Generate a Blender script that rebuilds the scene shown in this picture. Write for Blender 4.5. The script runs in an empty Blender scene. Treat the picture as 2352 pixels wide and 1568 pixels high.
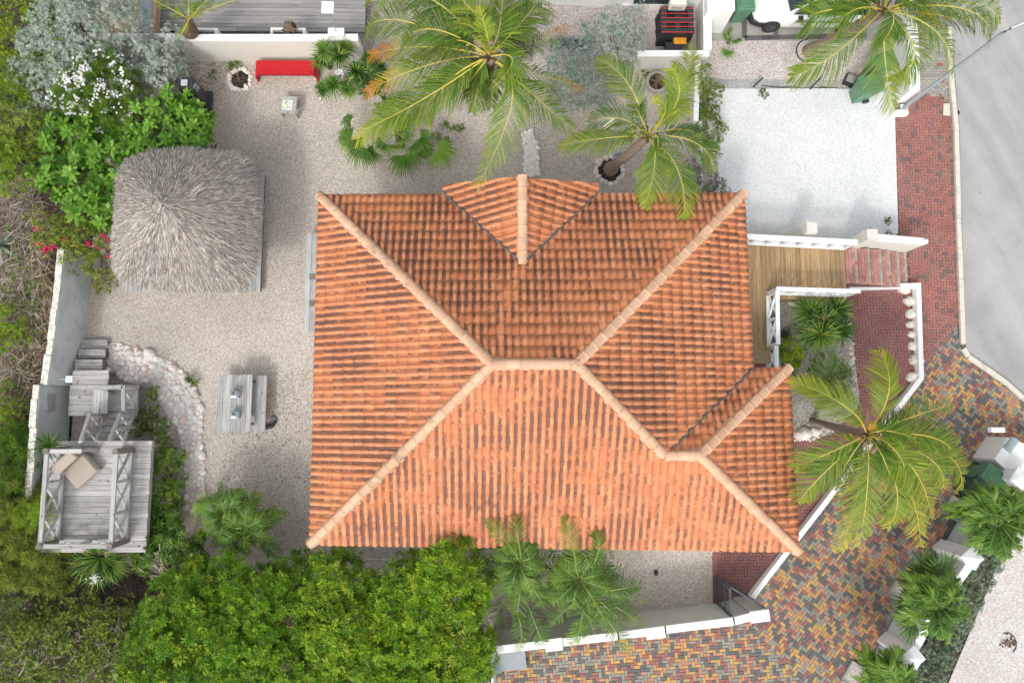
import bpy, math, random
import numpy as np
from mathutils import Matrix, Vector
random.seed(7); rng = np.random.default_rng(7)
SC = bpy.context.scene; COL = SC.collection
# ------------------------------------------------------------------ camera, sky, sun, exposure
FPX = 1568.0; HC = 22.0
_d = np.array([-21., -166., -FPX]); _d /= np.linalg.norm(_d)
_z = -_d; _x = np.array([1., 0, 0]); _x -= _x.dot(_z)*_z; _x /= np.linalg.norm(_x); _y = np.cross(_z, _x)
RC = np.array([_x, _y, _z])
cam = bpy.data.objects.new('camera', bpy.data.cameras.new('camera')); COL.objects.link(cam)
cam.data.sensor_width = 36; cam.data.lens = 24; cam.data.clip_end = 2000; cam.data.clip_start = .1
m4 = Matrix.Identity(4)
for i in range(3):
    for j in range(3): m4[i][j] = RC[i][j]
m4[2][3] = HC; cam.matrix_world = m4; SC.camera = cam
SUN_EL = math.radians(46); SUN_AZ = math.atan2(.41, .91)
w = bpy.data.worlds.new('World'); SC.world = w; w.use_nodes = True
wn = w.node_tree.nodes; wl = w.node_tree.links; bg = wn['Background']
sky = wn.new('ShaderNodeTexSky'); sky.sky_type = 'NISHITA'; sky.sun_disc = False
sky.sun_elevation = SUN_EL; sky.sun_rotation = SUN_AZ+math.pi; sky.air_density = 1.0; sky.dust_density = 3.0; sky.ozone_density = 1.0
hs = wn.new('ShaderNodeHueSaturation'); hs.inputs['Saturation'].default_value = .18
wl.new(sky.outputs[0], hs.inputs['Color']); wl.new(hs.outputs[0], bg.inputs['Color']); bg.inputs['Strength'].default_value = .15
sd = bpy.data.lights.new('sun', 'SUN'); sd.energy = .62; sd.angle = math.radians(7); sd.color = (1, .965, .91)
sun = bpy.data.objects.new('sun', sd); COL.objects.link(sun)
sun.rotation_euler = Vector((math.sin(SUN_AZ)*math.cos(SUN_EL), math.cos(SUN_AZ)*math.cos(SUN_EL), -math.sin(SUN_EL))).to_track_quat('-Z', 'Y').to_euler()
vs = SC.view_settings; vs.view_transform = 'Standard'; vs.look = 'None'; vs.gamma = 1; vs.exposure = .80; vs.use_curve_mapping = False
SC.cycles.max_bounces = 6; SC.cycles.transparent_max_bounces = 8
# ------------------------------------------------------------------ survey helpers (photo survey point + height -> world)
def P(u, v, z=0.0):
    r = RC @ np.array([u-1176., 784.-v, -FPX]); t = (z-HC)/r[2]
    return np.array([r[0]*t, r[1]*t, z])
OFF = {'R1': (0, 0), 'R2': (593.2, 0), 'R3': (1186.5, 0), 'R4': (1723.9, 0), 'R5': (0, 383.9), 'R6': (0, 767.7), 'R7': (0, 1149.5), 'R8': (593.2, 1149.5),
       'S1': (1186.5, 1149.5), 'S2': (1723.9, 1149.5), 'S3': (1723.9, 767.7), 'S4': (1723.9, 383.9), 'S5': (697.9, 383.9), 'S6': (1256.3, 383.9)}
def D(k, x, y): return OFF[k][0]+x*.26707, OFF[k][1]+y*.26707
def Z(k, x, y, z=0.0):
    u, v = D(k, x, y); return P(u, v, z)
def nrm(a):
    a = np.asarray(a, float); return a/(np.linalg.norm(a)+1e-9)
def inpoly(x, y, poly):
    c = False; n = len(poly); j = n-1
    for i in range(n):
        xi, yi = poly[i][0], poly[i][1]; xj, yj = poly[j][0], poly[j][1]
        if (yi > y) != (yj > y) and x < (xj-xi)*(y-yi)/(yj-yi)+xi: c = not c
        j = i
    return c
# ------------------------------------------------------------------ materials
def nmat(name):
    m = bpy.data.materials.new(name); m.use_nodes = True
    nt = m.node_tree; return m, nt, nt.nodes['Principled BSDF']
def N(nt, t, **k):
    n = nt.nodes.new('ShaderNode'+t)
    for a, b in k.items():
        if a.startswith('i_'):
            key = a[2:]; key = int(key) if key.isdigit() else key
            n.inputs[key].default_value = b
        else: setattr(n, a, b)
    return n
def LK(nt, a, b): nt.links.new(a, b)
def c4(c): return (c[0], c[1], c[2], 1)
def ramp(nt, stops, fac, interp='LINEAR'):
    r = N(nt, 'ValToRGB'); r.color_ramp.interpolation = interp; e = r.color_ramp.elements
    while len(e) < len(stops): e.new(.5)
    for q, (p, c) in zip(e, stops): q.position = p; q.color = c4(c)
    LK(nt, fac, r.inputs[0]); return r.outputs[0]
def rndval(nt, obj=True):
    a = N(nt, 'Attribute', attribute_name='rnd')
    if not obj: return a.outputs['Fac']
    o = N(nt, 'ObjectInfo'); s = N(nt, 'Math', operation='ADD'); LK(nt, a.outputs['Fac'], s.inputs[0]); LK(nt, o.outputs['Random'], s.inputs[1])
    f = N(nt, 'Math', operation='FRACT'); LK(nt, s.outputs[0], f.inputs[0]); return f.outputs[0]
def pos(nt, scale=(1, 1, 1)):
    g = N(nt, 'NewGeometry')
    if scale == (1, 1, 1): return g.outputs['Position']
    v = N(nt, 'VectorMath', operation='MULTIPLY'); v.inputs[1].default_value = scale; LK(nt, g.outputs['Position'], v.inputs[0]); return v.outputs[0]
def noise(nt, scale, detail=3, vec=None, rough=.6):
    n = N(nt, 'TexNoise'); n.inputs['Scale'].default_value = scale; n.inputs['Detail'].default_value = detail; n.inputs['Roughness'].default_value = rough
    LK(nt, vec if vec is not None else pos(nt), n.inputs['Vector']); return n.outputs['Fac']
def mix(nt, fac, a, b, mode='MIX'):
    m = N(nt, 'Mix', data_type='RGBA', blend_type=mode)
    for s, v in ((0, fac), (6, a), (7, b)):
        if isinstance(v, (tuple, list)): m.inputs[s].default_value = c4(v)
        elif isinstance(v, (int, float)): m.inputs[s].default_value = v
        else: LK(nt, v, m.inputs[s])
    return m.outputs[2]
def bump(nt, h, bs, s=.3, d=.01):
    b = N(nt, 'Bump'); b.inputs['Strength'].default_value = s; b.inputs['Distance'].default_value = d
    LK(nt, h, b.inputs['Height']); LK(nt, b.outputs[0], bs.inputs['Normal'])
def simple(name, col, rough=.6, metal=0, var=.12, ns=8, bmp=0):
    m, nt, b = nmat(name)
    n = noise(nt, ns, 4); c = ramp(nt, [(.3, tuple(x*(1-var) for x in col)), (.7, tuple(min(1, x*(1+var)) for x in col))], n)
    LK(nt, c, b.inputs['Base Color']); b.inputs['Roughness'].default_value = rough; b.inputs['Metallic'].default_value = metal
    if bmp: bump(nt, noise(nt, ns*6, 3), b, bmp)
    return m
def leafm(name, stops, trans=.3, rough=.45, obj=True, patch=.0):
    m, nt, b = nmat(name)
    f = rndval(nt, obj)
    c = ramp(nt, stops, f)
    if patch: c = mix(nt, 1.0, c, ramp(nt, [(.35, (1-patch,)*3), (.65, (1+patch*.4,)*3)], noise(nt, 1.3, 2)), 'MULTIPLY')
    LK(nt, c, b.inputs['Base Color']); b.inputs['Roughness'].default_value = rough; b.inputs['Specular IOR Level'].default_value = .22
    t = N(nt, 'BsdfTranslucent'); LK(nt, c, t.inputs[0]); mx = N(nt, 'MixShader'); mx.inputs[0].default_value = trans
    LK(nt, b.outputs[0], mx.inputs[1]); LK(nt, t.outputs[0], mx.inputs[2]); LK(nt, mx.outputs[0], nt.nodes['Material Output'].inputs[0])
    return m
def gravelm(name, cols, scale=38, patch=((.9,)*3, (1.08,)*3), ps=.5, specks=None, bs=.35, mid=.16):
    m, nt, b = nmat(name)
    v = N(nt, 'TexVoronoi'); v.inputs['Scale'].default_value = scale; LK(nt, pos(nt), v.inputs['Vector'])
    s = N(nt, 'SeparateColor'); LK(nt, v.outputs['Color'], s.inputs[0])
    k = len(cols); c = ramp(nt, [(i/(k-1), cols[i]) for i in range(k)], s.outputs[0])
    c = mix(nt, 1.0, c, ramp(nt, [(.35, patch[0]), (.65, patch[1])], noise(nt, ps, 5, rough=.65)), 'MULTIPLY')
    c = mix(nt, 1.0, c, ramp(nt, [(.3, (1-mid*1.2,)*3), (.7, (1+mid,)*3)], noise(nt, 14, 3)), 'MULTIPLY')
    if specks:
        n2 = noise(nt, 22, 2); mk = ramp(nt, [(specks[1], (0,)*3), (specks[1]+.05, (1,)*3)], n2); c = mix(nt, mk, c, specks[0])
    LK(nt, c, b.inputs['Base Color']); b.inputs['Roughness'].default_value = .9; bump(nt, v.outputs['Distance'], b, bs, .012)
    return m
def woodm(name, c1, c2, axis=0, knots=True, stain=None):
    m, nt, b = nmat(name)
    sc = (1.2, 26, 26) if axis == 0 else (26, 1.2, 26)
    o = N(nt, 'ObjectInfo'); mu = N(nt, 'Math', operation='MULTIPLY'); mu.inputs[1].default_value = 37; LK(nt, rndval(nt), mu.inputs[0])
    ad = N(nt, 'VectorMath', operation='ADD'); LK(nt, pos(nt, sc), ad.inputs[0]); LK(nt, mu.outputs[0], ad.inputs[1])
    n1 = noise(nt, 1.0, 5, ad.outputs[0], .7)
    c = ramp(nt, [(.3, c1), (.68, c2)], n1)
    c = mix(nt, 1.0, c, ramp(nt, [(0, (.78,)*3), (1, (1.15,)*3)], rndval(nt)), 'MULTIPLY')
    if knots: c = mix(nt, ramp(nt, [(.70, (0,)*3), (.75, (.7,)*3)], noise(nt, 7, 1)), c, tuple(x*.35 for x in c1))
    if stain: c = mix(nt, ramp(nt, [(.55, (0,)*3), (.72, (.55,)*3)], noise(nt, .9, 3)), c, stain)
    LK(nt, c, b.inputs['Base Color']); b.inputs['Roughness'].default_value = .8; bump(nt, n1, b, .35, .006)
    return m
def paverm(name, stops, interp='CONSTANT', dirt=.25):
    m, nt, b = nmat(name)
    c = ramp(nt, stops, rndval(nt), interp)
    c = mix(nt, 1.0, c, ramp(nt, [(.3, (1-dirt,)*3), (.7, (1.12,)*3)], noise(nt, 1.1, 6, rough=.7)), 'MULTIPLY')
    c = mix(nt, 1.0, c, ramp(nt, [(.3, (.85,)*3), (.7, (1.15,)*3)], noise(nt, 45, 2)), 'MULTIPLY')
    c = mix(nt, ramp(nt, [(.38, (.02,)*3), (.70, (.22,)*3)], noise(nt, .7, 6, rough=.7)), c, (.34, .315, .285))
    c = mix(nt, ramp(nt, [(.66, (0,)*3), (.76, (.5,)*3)], noise(nt, .55, 4)), c, (.09, .085, .085))
    LK(nt, c, b.inputs['Base Color']); b.inputs['Roughness'].default_value = .82; bump(nt, noise(nt, 60, 2), b, .2, .004)
    return m
def plasterm(name, col, dirt=(.45, .43, .38), amt=.35, th=.58, ns=2.2):
    m, nt, b = nmat(name)
    c = mix(nt, ramp(nt, [(th, (0,)*3), (th+.15, (amt,)*3)], noise(nt, ns, 6, rough=.7)), col, dirt)
    c = mix(nt, 1.0, c, ramp(nt, [(.3, (.95,)*3), (.7, (1.03,)*3)], noise(nt, 9, 4)), 'MULTIPLY')
    LK(nt, c, b.inputs['Base Color']); b.inputs['Roughness'].default_value = .8; bump(nt, noise(nt, 40, 3), b, .15, .004)
    return m
def tilem(name, base, hi, stain, dark):
    m, nt, b = nmat(name)
    c = ramp(nt, [(0, base), (.55, tuple((x+y)/2 for x, y in zip(base, hi))), (1, hi)], rndval(nt))
    c = mix(nt, 1.0, c, ramp(nt, [(.3, (.86,)*3), (.7, (1.10,)*3)], noise(nt, 3.0, 4)), 'MULTIPLY')
    pa = N(nt, 'Attribute', attribute_name='pan')
    # lichen: patchy at house scale, strongest in the pans, broken up at centimetre scale
    ad = N(nt, 'Math', operation='MULTIPLY_ADD'); ad.inputs[1].default_value = .34; LK(nt, pa.outputs['Fac'], ad.inputs[0]); LK(nt, noise(nt, .55, 3), ad.inputs[2])
    a2 = N(nt, 'Math', operation='MULTIPLY_ADD'); a2.inputs[1].default_value = .85; LK(nt, noise(nt, 7, 6, rough=.75), a2.inputs[0]); LK(nt, ad.outputs[0], a2.inputs[2])
    px = N(nt, 'SeparateXYZ'); LK(nt, pos(nt), px.inputs[0])
    a3 = N(nt, 'Math', operation='MULTIPLY_ADD'); a3.inputs[1].default_value = -.011; LK(nt, px.outputs[0], a3.inputs[0]); LK(nt, a2.outputs[0], a3.inputs[2])
    rm = N(nt, 'Math', operation='MULTIPLY_ADD'); rm.inputs[1].default_value = .16; LK(nt, rndval(nt), rm.inputs[0]); LK(nt, a3.outputs[0], rm.inputs[2]); a3 = rm
    sb_ = N(nt, 'Math', operation='SUBTRACT'); sb_.inputs[1].default_value = dark; LK(nt, a3.outputs[0], sb_.inputs[0])
    f1 = ramp(nt, [(0, (0,)*3), (.07, (.45,)*3), (.19, (.88,)*3)], sb_.outputs[0])
    c = mix(nt, f1, c, stain)
    LK(nt, c, b.inputs['Base Color']); b.inputs['Roughness'].default_value = .75; bump(nt, noise(nt, 30, 4), b, .25, .005)
    return m
MT = {}
def mk():
    g = MT
    g['yard'] = gravelm('yard_gravel', [(.22, .18, .155), (.42, .365, .315), (.53, .47, .41), (.62, .57, .505), (.72, .68, .62)], 62, ((.84, .82, .81), (1.07, 1.06, 1.04)), .24, ((.14, .10, .07), .73), .25)
    g['white'] = gravelm('white_gravel', [(.50, .51, .51), (.68, .695, .70), (.75, .765, .77), (.82, .83, .83)], 60, ((.94,)*3, (1.03,)*3), .45, ((.50, .48, .43), .79), .2, .05)
    g['pink'] = gravelm('pink_gravel', [(.30, .25, .225), (.54, .475, .44), (.68, .61, .57), (.79, .735, .70)], 50, ((.86, .84, .83), (1.05,)*3), .7, ((.16, .10, .08), .70))
    g['pale'] = gravelm('pale_side_gravel', [(.36, .32, .295), (.55, .51, .475), (.66, .62, .585), (.76, .73, .70)], 55, ((.86, .85, .84), (1.05,)*3), .5, ((.2, .14, .1), .76))
    g['bed'] = gravelm('bed_gravel', [(.16, .14, .12), (.36, .33, .28), (.48, .44, .38), (.62, .58, .52)], 40, ((.8,)*3, (1.08,)*3), .9)
    g['soil'] = gravelm('dark_soil', [(.012, .008, .005), (.035, .022, .014), (.06, .04, .028), (.10, .075, .055)], 20, ((.6,)*3, (1.3,)*3), 1.2)
    g['scrub'] = gravelm('dry_scrub_ground', [(.025, .018, .012), (.09, .06, .04), (.18, .13, .09), (.30, .24, .18)], 22, ((.6,)*3, (1.3,)*3), 1.0)
    g['ground'] = gravelm('open_ground', [(.20, .17, .14), (.34, .30, .26), (.46, .41, .36)], 30, ((.7,)*3, (1.2,)*3), .1)
    g['mortar'] = simple('joint_sand', (.16, .10, .085), .95, ns=20)
    g['mortar2'] = simple('joint_sand_grey', (.17, .155, .14), .95, ns=20)
    g['conc'] = plasterm('concrete', (.42, .40, .36), (.25, .24, .22), .6, .45, 1.4)
    g['kerb'] = plasterm('kerb_concrete', (.66, .62, .53), (.3, .28, .24), .6, .55, 4)
    g['gstrip'] = gravelm('grey_concrete', [(.30, .29, .28), (.42, .41, .40), (.5, .49, .47)], 50, ((.85,)*3, (1.05,)*3), 1.5)
    m, nt, b = nmat('asphalt')
    s = pos(nt, (1, 1, 1)); mp = N(nt, 'Mapping'); mp.vector_type = 'TEXTURE'; mp.inputs['Rotation'].default_value = (0, 0, math.radians(27)); mp.inputs['Scale'].default_value = (.8, 9, 1); LK(nt, s, mp.inputs[0])
    c = ramp(nt, [(.34, (.335, .33, .32)), (.52, (.375, .37, .36)), (.70, (.435, .43, .415))], noise(nt, 1.0, 5, mp.outputs[0], .55))
    c = mix(nt, 1.0, c, ramp(nt, [(.3, (.9,)*3), (.7, (1.07,)*3)], noise(nt, 1.1, 5)), 'MULTIPLY')
    c = mix(nt, 1.0, c, ramp(nt, [(.25, (.72,)*3), (.75, (1.25,)*3)], noise(nt, 90, 2)), 'MULTIPLY')
    c = mix(nt, ramp(nt, [(.73, (0,)*3), (.78, (.6,)*3)], noise(nt, 2.4, 2)), c, (.17, .165, .16))
    LK(nt, c, b.inputs['Base Color']); b.inputs['Roughness'].default_value = .9; bump(nt, noise(nt, 120, 2), b, .3, .004); g['asphalt'] = m
    g['red'] = paverm('red_paver', [(0, (.33, .13, .105)), (.4, (.39, .15, .12)), (.84, (.30, .12, .105)), (.93, (.20, .12, .115)), (1, (.16, .10, .10))], 'LINEAR')
    g['redc'] = paverm('red_court_paver', [(0, (.27, .105, .095)), (.5, (.32, .12, .105)), (1, (.24, .10, .095))], 'LINEAR')
    g['redl'] = paverm('red_step_paver', [(0, (.36, .15, .12)), (.5, (.46, .20, .165)), (1, (.54, .25, .20))], 'LINEAR')
    g['greyp'] = paverm('grey_paver', [(0, (.34, .325, .28)), (.5, (.40, .385, .33)), (.93, (.28, .27, .24)), (.97, (.45, .10, .07))], 'CONSTANT')
    g['mixp'] = paverm('coloured_paver', [(0, (.53, .315, .095)), (.15, (.49, .235, .13)), (.31, (.32, .115, .09)), (.49, (.265, .255, .21)), (.74, (.11, .11, .11))], 'CONSTANT', .2)
    g['darkp'] = paverm('dark_border_paver', [(0, (.06, .06, .065)), (.5, (.10, .10, .10)), (1, (.13, .12, .12))], 'LINEAR')
    g['tile'] = tilem('clay_tile', (.53, .188, .080), (.645, .262, .122), (.125, .06, .043), 1.21)
    g['ridge'] = tilem('ridge_tile_clay', (.58, .345, .215), (.68, .43, .28), (.30, .19, .12), 1.13)
    g['rmortar'] = simple('roof_mortar', (.54, .33, .21), .9, ns=14, var=.25, bmp=.5)
    g['flash'] = simple('lead_flashing', (.13, .14, .15), .5, .3, .4, 12)
    g['under'] = simple('roof_underlay', (.16, .07, .04), .9)
    g['wall'] = plasterm('cream_render', (.66, .64, .57))
    g['wallw'] = plasterm('white_render', (.80, .80, .78), amt=.15)
    g['gwall'] = plasterm('grey_render', (.62, .66, .66), (.42, .46, .46), .6, .45, 1.2)
    g['pwall'] = plasterm('beige_grey_render', (.52, .52, .47), (.42, .42, .38), .5, .5, 1.5)
    g['cope'] = plasterm('white_coping', (.86, .86, .84), (.4, .39, .35), .5, .60, 4)
    g['stonec'] = plasterm('rough_stone_coping', (.70, .68, .62), (.30, .28, .22), .8, .48, 9)
    g['wood_x'] = woodm('weathered_wood_x', (.26, .245, .23), (.58, .565, .54), 0, True, (.42, .44, .38))
    g['wood_y'] = woodm('weathered_wood_y', (.25, .245, .235), (.56, .56, .54), 1, True)
    g['gdeck'] = woodm('grey_hardwood', (.22, .21, .205), (.42, .405, .39), 0, False)
    g['ydeck'] = woodm('honey_decking', (.25, .15, .07), (.52, .36, .19), 1, True, (.30, .22, .14))
    g['ydeckx'] = woodm('honey_decking_x', (.25, .16, .085), (.46, .34, .2), 0, True)
    g['tan'] = woodm('tan_timber', (.33, .19, .11), (.5, .33, .21), 1, False)
    g['log'] = woodm('log_wood', (.10, .085, .07), (.28, .25, .21), 0, True)
    g['wpaint'] = simple('white_paint', (.84, .86, .87), .45, var=.03)
    g['stone'] = gravelm('pale_coral_stone', [(.72, .64, .59), (.82, .78, .74), (.86, .83, .80)], 3, ((.88, .86, .84), (1.03,)*3), 6, None, .2)
    nt = g['stone'].node_tree; b = nt.nodes['Principled BSDF']; src = b.inputs['Base Color'].links[0].from_socket
    LK(nt, mix(nt, 1.0, src, ramp(nt, [(0, (1.0, .84, .78)), (.3, (1.02, 1.0, .97)), (.75, (1.06, 1.05, 1.03)), (1, (.80, .78, .76))], rndval(nt)), 'MULTIPLY'), b.inputs['Base Color'])
    g['smort'] = simple('stone_bed_mortar', (.74, .71, .67), .95, ns=12, var=.2, bmp=.4)
    g['dkst'] = simple('dark_basalt', (.055, .06, .065), .5, ns=6, var=.35)
    g['black'] = simple('black_plastic', (.025, .026, .028), .5)
    g['bgreen'] = simple('green_bin_plastic', (.095, .225, .13), .4, ns=4)
    g['dgreen'] = simple('dark_green_metal', (.015, .06, .05), .5)
    g['redp'] = simple('red_plastic', (.50, .006, .014), .35, var=.04)
    g['redtrim'] = simple('red_strip', (.60, .04, .04), .5)
    g['yellow'] = simple('yellow_crate_plastic', (.80, .36, .02), .45)
    g['metal'] = simple('galvanised_steel', (.42, .48, .50), .4, .5, .15)
    g['gate'] = simple('grey_gate_steel', (.10, .12, .14), .45, .4, .3)
    g['carw'] = simple('white_car_paint', (.82, .85, .85), .25, var=.02)
    g['glass'] = simple('dark_glass', (.03, .045, .05), .08, var=.2)
    g['lampg'] = simple('lamp_glass', (.62, .66, .68), .15, var=.3, ns=30)
    g['rub'] = simple('tyre_rubber', (.035, .03, .028), .8)
    g['cush'] = simple('beige_cushion_fabric', (.42, .36, .30), .95, var=.05, ns=3)
    g['ccush'] = simple('grey_cushion_fabric', (.27, .31, .34), .9, var=.06, ns=3)
    g['reed'] = woodm('reed_mat', (.30, .19, .10), (.62, .46, .31), 0, False)
    g['slab'] = plasterm('grey_slab', (.36, .39, .41), (.27, .29, .31), .6, .45, 1.5)
    g['rope'] = simple('blue_rope', (.08, .16, .28), .8)
    g['trunk'] = simple('palm_trunk_bark', (.27, .20, .145), .9, ns=14, var=.35, bmp=.6)
    g['fibre'] = simple('palm_fibre', (.15, .10, .065), .95, ns=20, var=.5, bmp=.6)
    g['twig'] = leafm('grey_twig', [(0, (.17, .125, .09)), (.5, (.36, .30, .24)), (1, (.54, .48, .41))], 0, .9)
    g['dry'] = leafm('dead_palm_leaf', [(0, (.14, .09, .055)), (.4, (.30, .21, .13)), (.75, (.44, .34, .23)), (1, (.40, .18, .06))], .1, .9)
    g['litter'] = leafm('leaf_litter', [(0, (.06, .035, .02)), (.6, (.18, .11, .07)), (1, (.30, .22, .14))], 0, .9)
    g['palm'] = leafm('palm_leaflet', [(0, (.035, .095, .016)), (.3, (.11, .21, .025)), (.6, (.30, .38, .04)), (.82, (.56, .48, .045)), (1, (.54, .19, .02))], .3, .4, False)
    g['palmd'] = leafm('dark_palm_leaflet', [(0, (.03, .08, .018)), (.4, (.09, .19, .03)), (.75, (.22, .34, .045)), (1, (.46, .48, .09))], .25, .38, False)
    g['rach'] = simple('yellow_rachis', (.56, .45, .08), .5, ns=5)
    g['rachg'] = simple('green_rachis', (.20, .28, .06), .5, ns=5)
    g['yucca'] = leafm('yucca_blade', [(0, (.025, .075, .016)), (.5, (.075, .17, .028)), (.9, (.19, .31, .06)), (1, (.34, .38, .09))], .15, .35)
    g['hedge'] = leafm('hedge_leaf', [(0, (.05, .14, .012)), (.45, (.14, .29, .018)), (.8, (.25, .42, .025)), (1, (.45, .53, .03))], .22, .4, True, .2)
    g['silver'] = leafm('silver_leaf', [(0, (.16, .22, .165)), (.5, (.33, .40, .32)), (1, (.56, .62, .54))], .15, .6)
    g['silver2'] = leafm('bluish_silver_leaf', [(0, (.15, .21, .17)), (.5, (.31, .38, .32)), (1, (.52, .58, .50))], .15, .6)
    g['lime'] = leafm('lime_leaf', [(0, (.07, .15, .012)), (.5, (.21, .34, .02)), (1, (.42, .52, .05))], .35, .5)
    g['olive'] = leafm('olive_leaf', [(0, (.055, .09, .02)), (.5, (.16, .22, .04)), (1, (.31, .38, .08))], .3, .5)
    g['scrubg'] = leafm('scrub_leaf', [(0, (.06, .10, .015)), (.5, (.17, .26, .03)), (1, (.38, .48, .07))], .3, .5)
    g['bougl'] = leafm('bougainvillea_leaf', [(0, (.07, .12, .015)), (.5, (.19, .26, .03)), (1, (.42, .44, .06))], .3, .5)
    g['broad'] = leafm('broad_leaf', [(0, (.04, .12, .010)), (.5, (.105, .24, .018)), (1, (.21, .38, .05))], .2, .32)
    g['mid'] = leafm('mid_green_leaf', [(0, (.04, .10, .012)), (.5, (.115, .225, .02)), (1, (.23, .37, .04))], .3, .45)
    g['ash'] = leafm('grey_green_leaf', [(0, (.06, .10, .06)), (.5, (.15, .215, .135)), (1, (.32, .39, .26))], .2, .5)
    g['fern'] = leafm('feathery_leaf', [(0, (.05, .10, .015)), (.5, (.16, .24, .03)), (1, (.38, .42, .06))], .3, .5)
    g['wfl'] = leafm('white_petal', [(0, (.80, .80, .78)), (1, (.92, .92, .92))], .2, .6)
    g['rfl'] = leafm('magenta_petal', [(0, (.50, .01, .08)), (1, (.72, .03, .16))], .2, .6)
    g['pfl'] = leafm('purple_petal', [(0, (.25, .04, .18)), (1, (.42, .12, .32))], .2, .6)
    g['coco'] = simple('orange_coconut', (.66, .28, .02), .45, var=.2)
    g['straw'] = leafm('thatch_straw', [(0, (.19, .165, .145)), (.35, (.36, .325, .29)), (.75, (.54, .50, .45)), (.95, (.64, .58, .48)), (1, (.62, .44, .24))], .05, .85)
    g['thatchu'] = simple('thatch_under', (.24, .20, .17), .95, ns=10, var=.3)
    m, nt, b = nmat('mosaic_tiles')
    v = N(nt, 'TexVoronoi'); v.inputs['Scale'].default_value = 26; LK(nt, pos(nt), v.inputs['Vector']); s = N(nt, 'SeparateColor'); LK(nt, v.outputs['Color'], s.inputs[0])
    LK(nt, ramp(nt, [(0, (.75, .75, .70)), (.35, (.78, .72, .25)), (.6, (.25, .45, .65)), (.72, (.8, .8, .76)), (.88, (.65, .22, .12)), (.94, (.15, .35, .2))], s.outputs[0], 'CONSTANT'), b.inputs['Base Color'])
    b.inputs['Roughness'].default_value = .3; g['mosaic'] = m
mk()
# ------------------------------------------------------------------ mesh helpers
ORG = {}
def tag(o, label=None, cat=None, group=None, kind=None):
    if label: o['label'] = label
    if cat: o['category'] = cat
    if group: o['group'] = group
    if kind: o['kind'] = kind
    return o
def thing(name, label, cat, at=(0, 0, 0), group=None):
    o = bpy.data.objects.new(name, None); COL.objects.link(o); o.location = at; o.empty_display_size = .2
    ORG[o] = np.array(at, float); tag(o, label, cat, group); return o
def rawmesh(name, V, F, mats, M=None, A=None, smooth=False, pan=None):
    me = bpy.data.meshes.new(name); V = np.asarray(V, dtype=np.float32).reshape(-1, 3)
    if isinstance(F, np.ndarray):
        k = F.shape[1]; nf = len(F); idx = F.astype(np.int32).ravel(); ls = np.arange(nf, dtype=np.int32)*k
    else:
        ln = np.array([len(f) for f in F], dtype=np.int32); nf = len(F); idx = np.fromiter((i for f in F for i in f), dtype=np.int32); ls = np.concatenate([[0], np.cumsum(ln)[:-1]]).astype(np.int32) if nf else ln
    me.vertices.add(len(V)); me.vertices.foreach_set('co', V.ravel()); me.loops.add(len(idx)); me.loops.foreach_set('vertex_index', idx)
    me.polygons.add(nf); me.polygons.foreach_set('loop_start', ls)
    for x in mats: me.materials.append(MT[x] if isinstance(x, str) else x)
    if M is not None: me.polygons.foreach_set('material_index', np.asarray(M, dtype=np.int32))
    me.polygons.foreach_set('use_smooth', np.full(nf, bool(smooth)))
    if A is not None: a = me.attributes.new('rnd', 'FLOAT', 'FACE'); a.data.foreach_set('value', np.asarray(A, dtype=np.float32))
    if pan is not None: a = me.attributes.new('pan', 'FLOAT', 'POINT'); a.data.foreach_set('value', np.asarray(pan, dtype=np.float32))
    me.update(calc_edges=True); me.validate(); return me
def place(name, me, parent=None, at=None, rot=None, scale=None, kind=None):
    o = bpy.data.objects.new(name, me); COL.objects.link(o)
    org = ORG.get(parent, np.zeros(3)) if parent else np.zeros(3)
    if parent: o.parent = parent
    if at is not None: o.location = np.asarray(at)-org
    if rot is not None: o.rotation_euler = rot
    if scale is not None: o.scale = scale
    if kind: o['kind'] = kind
    return o
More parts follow.
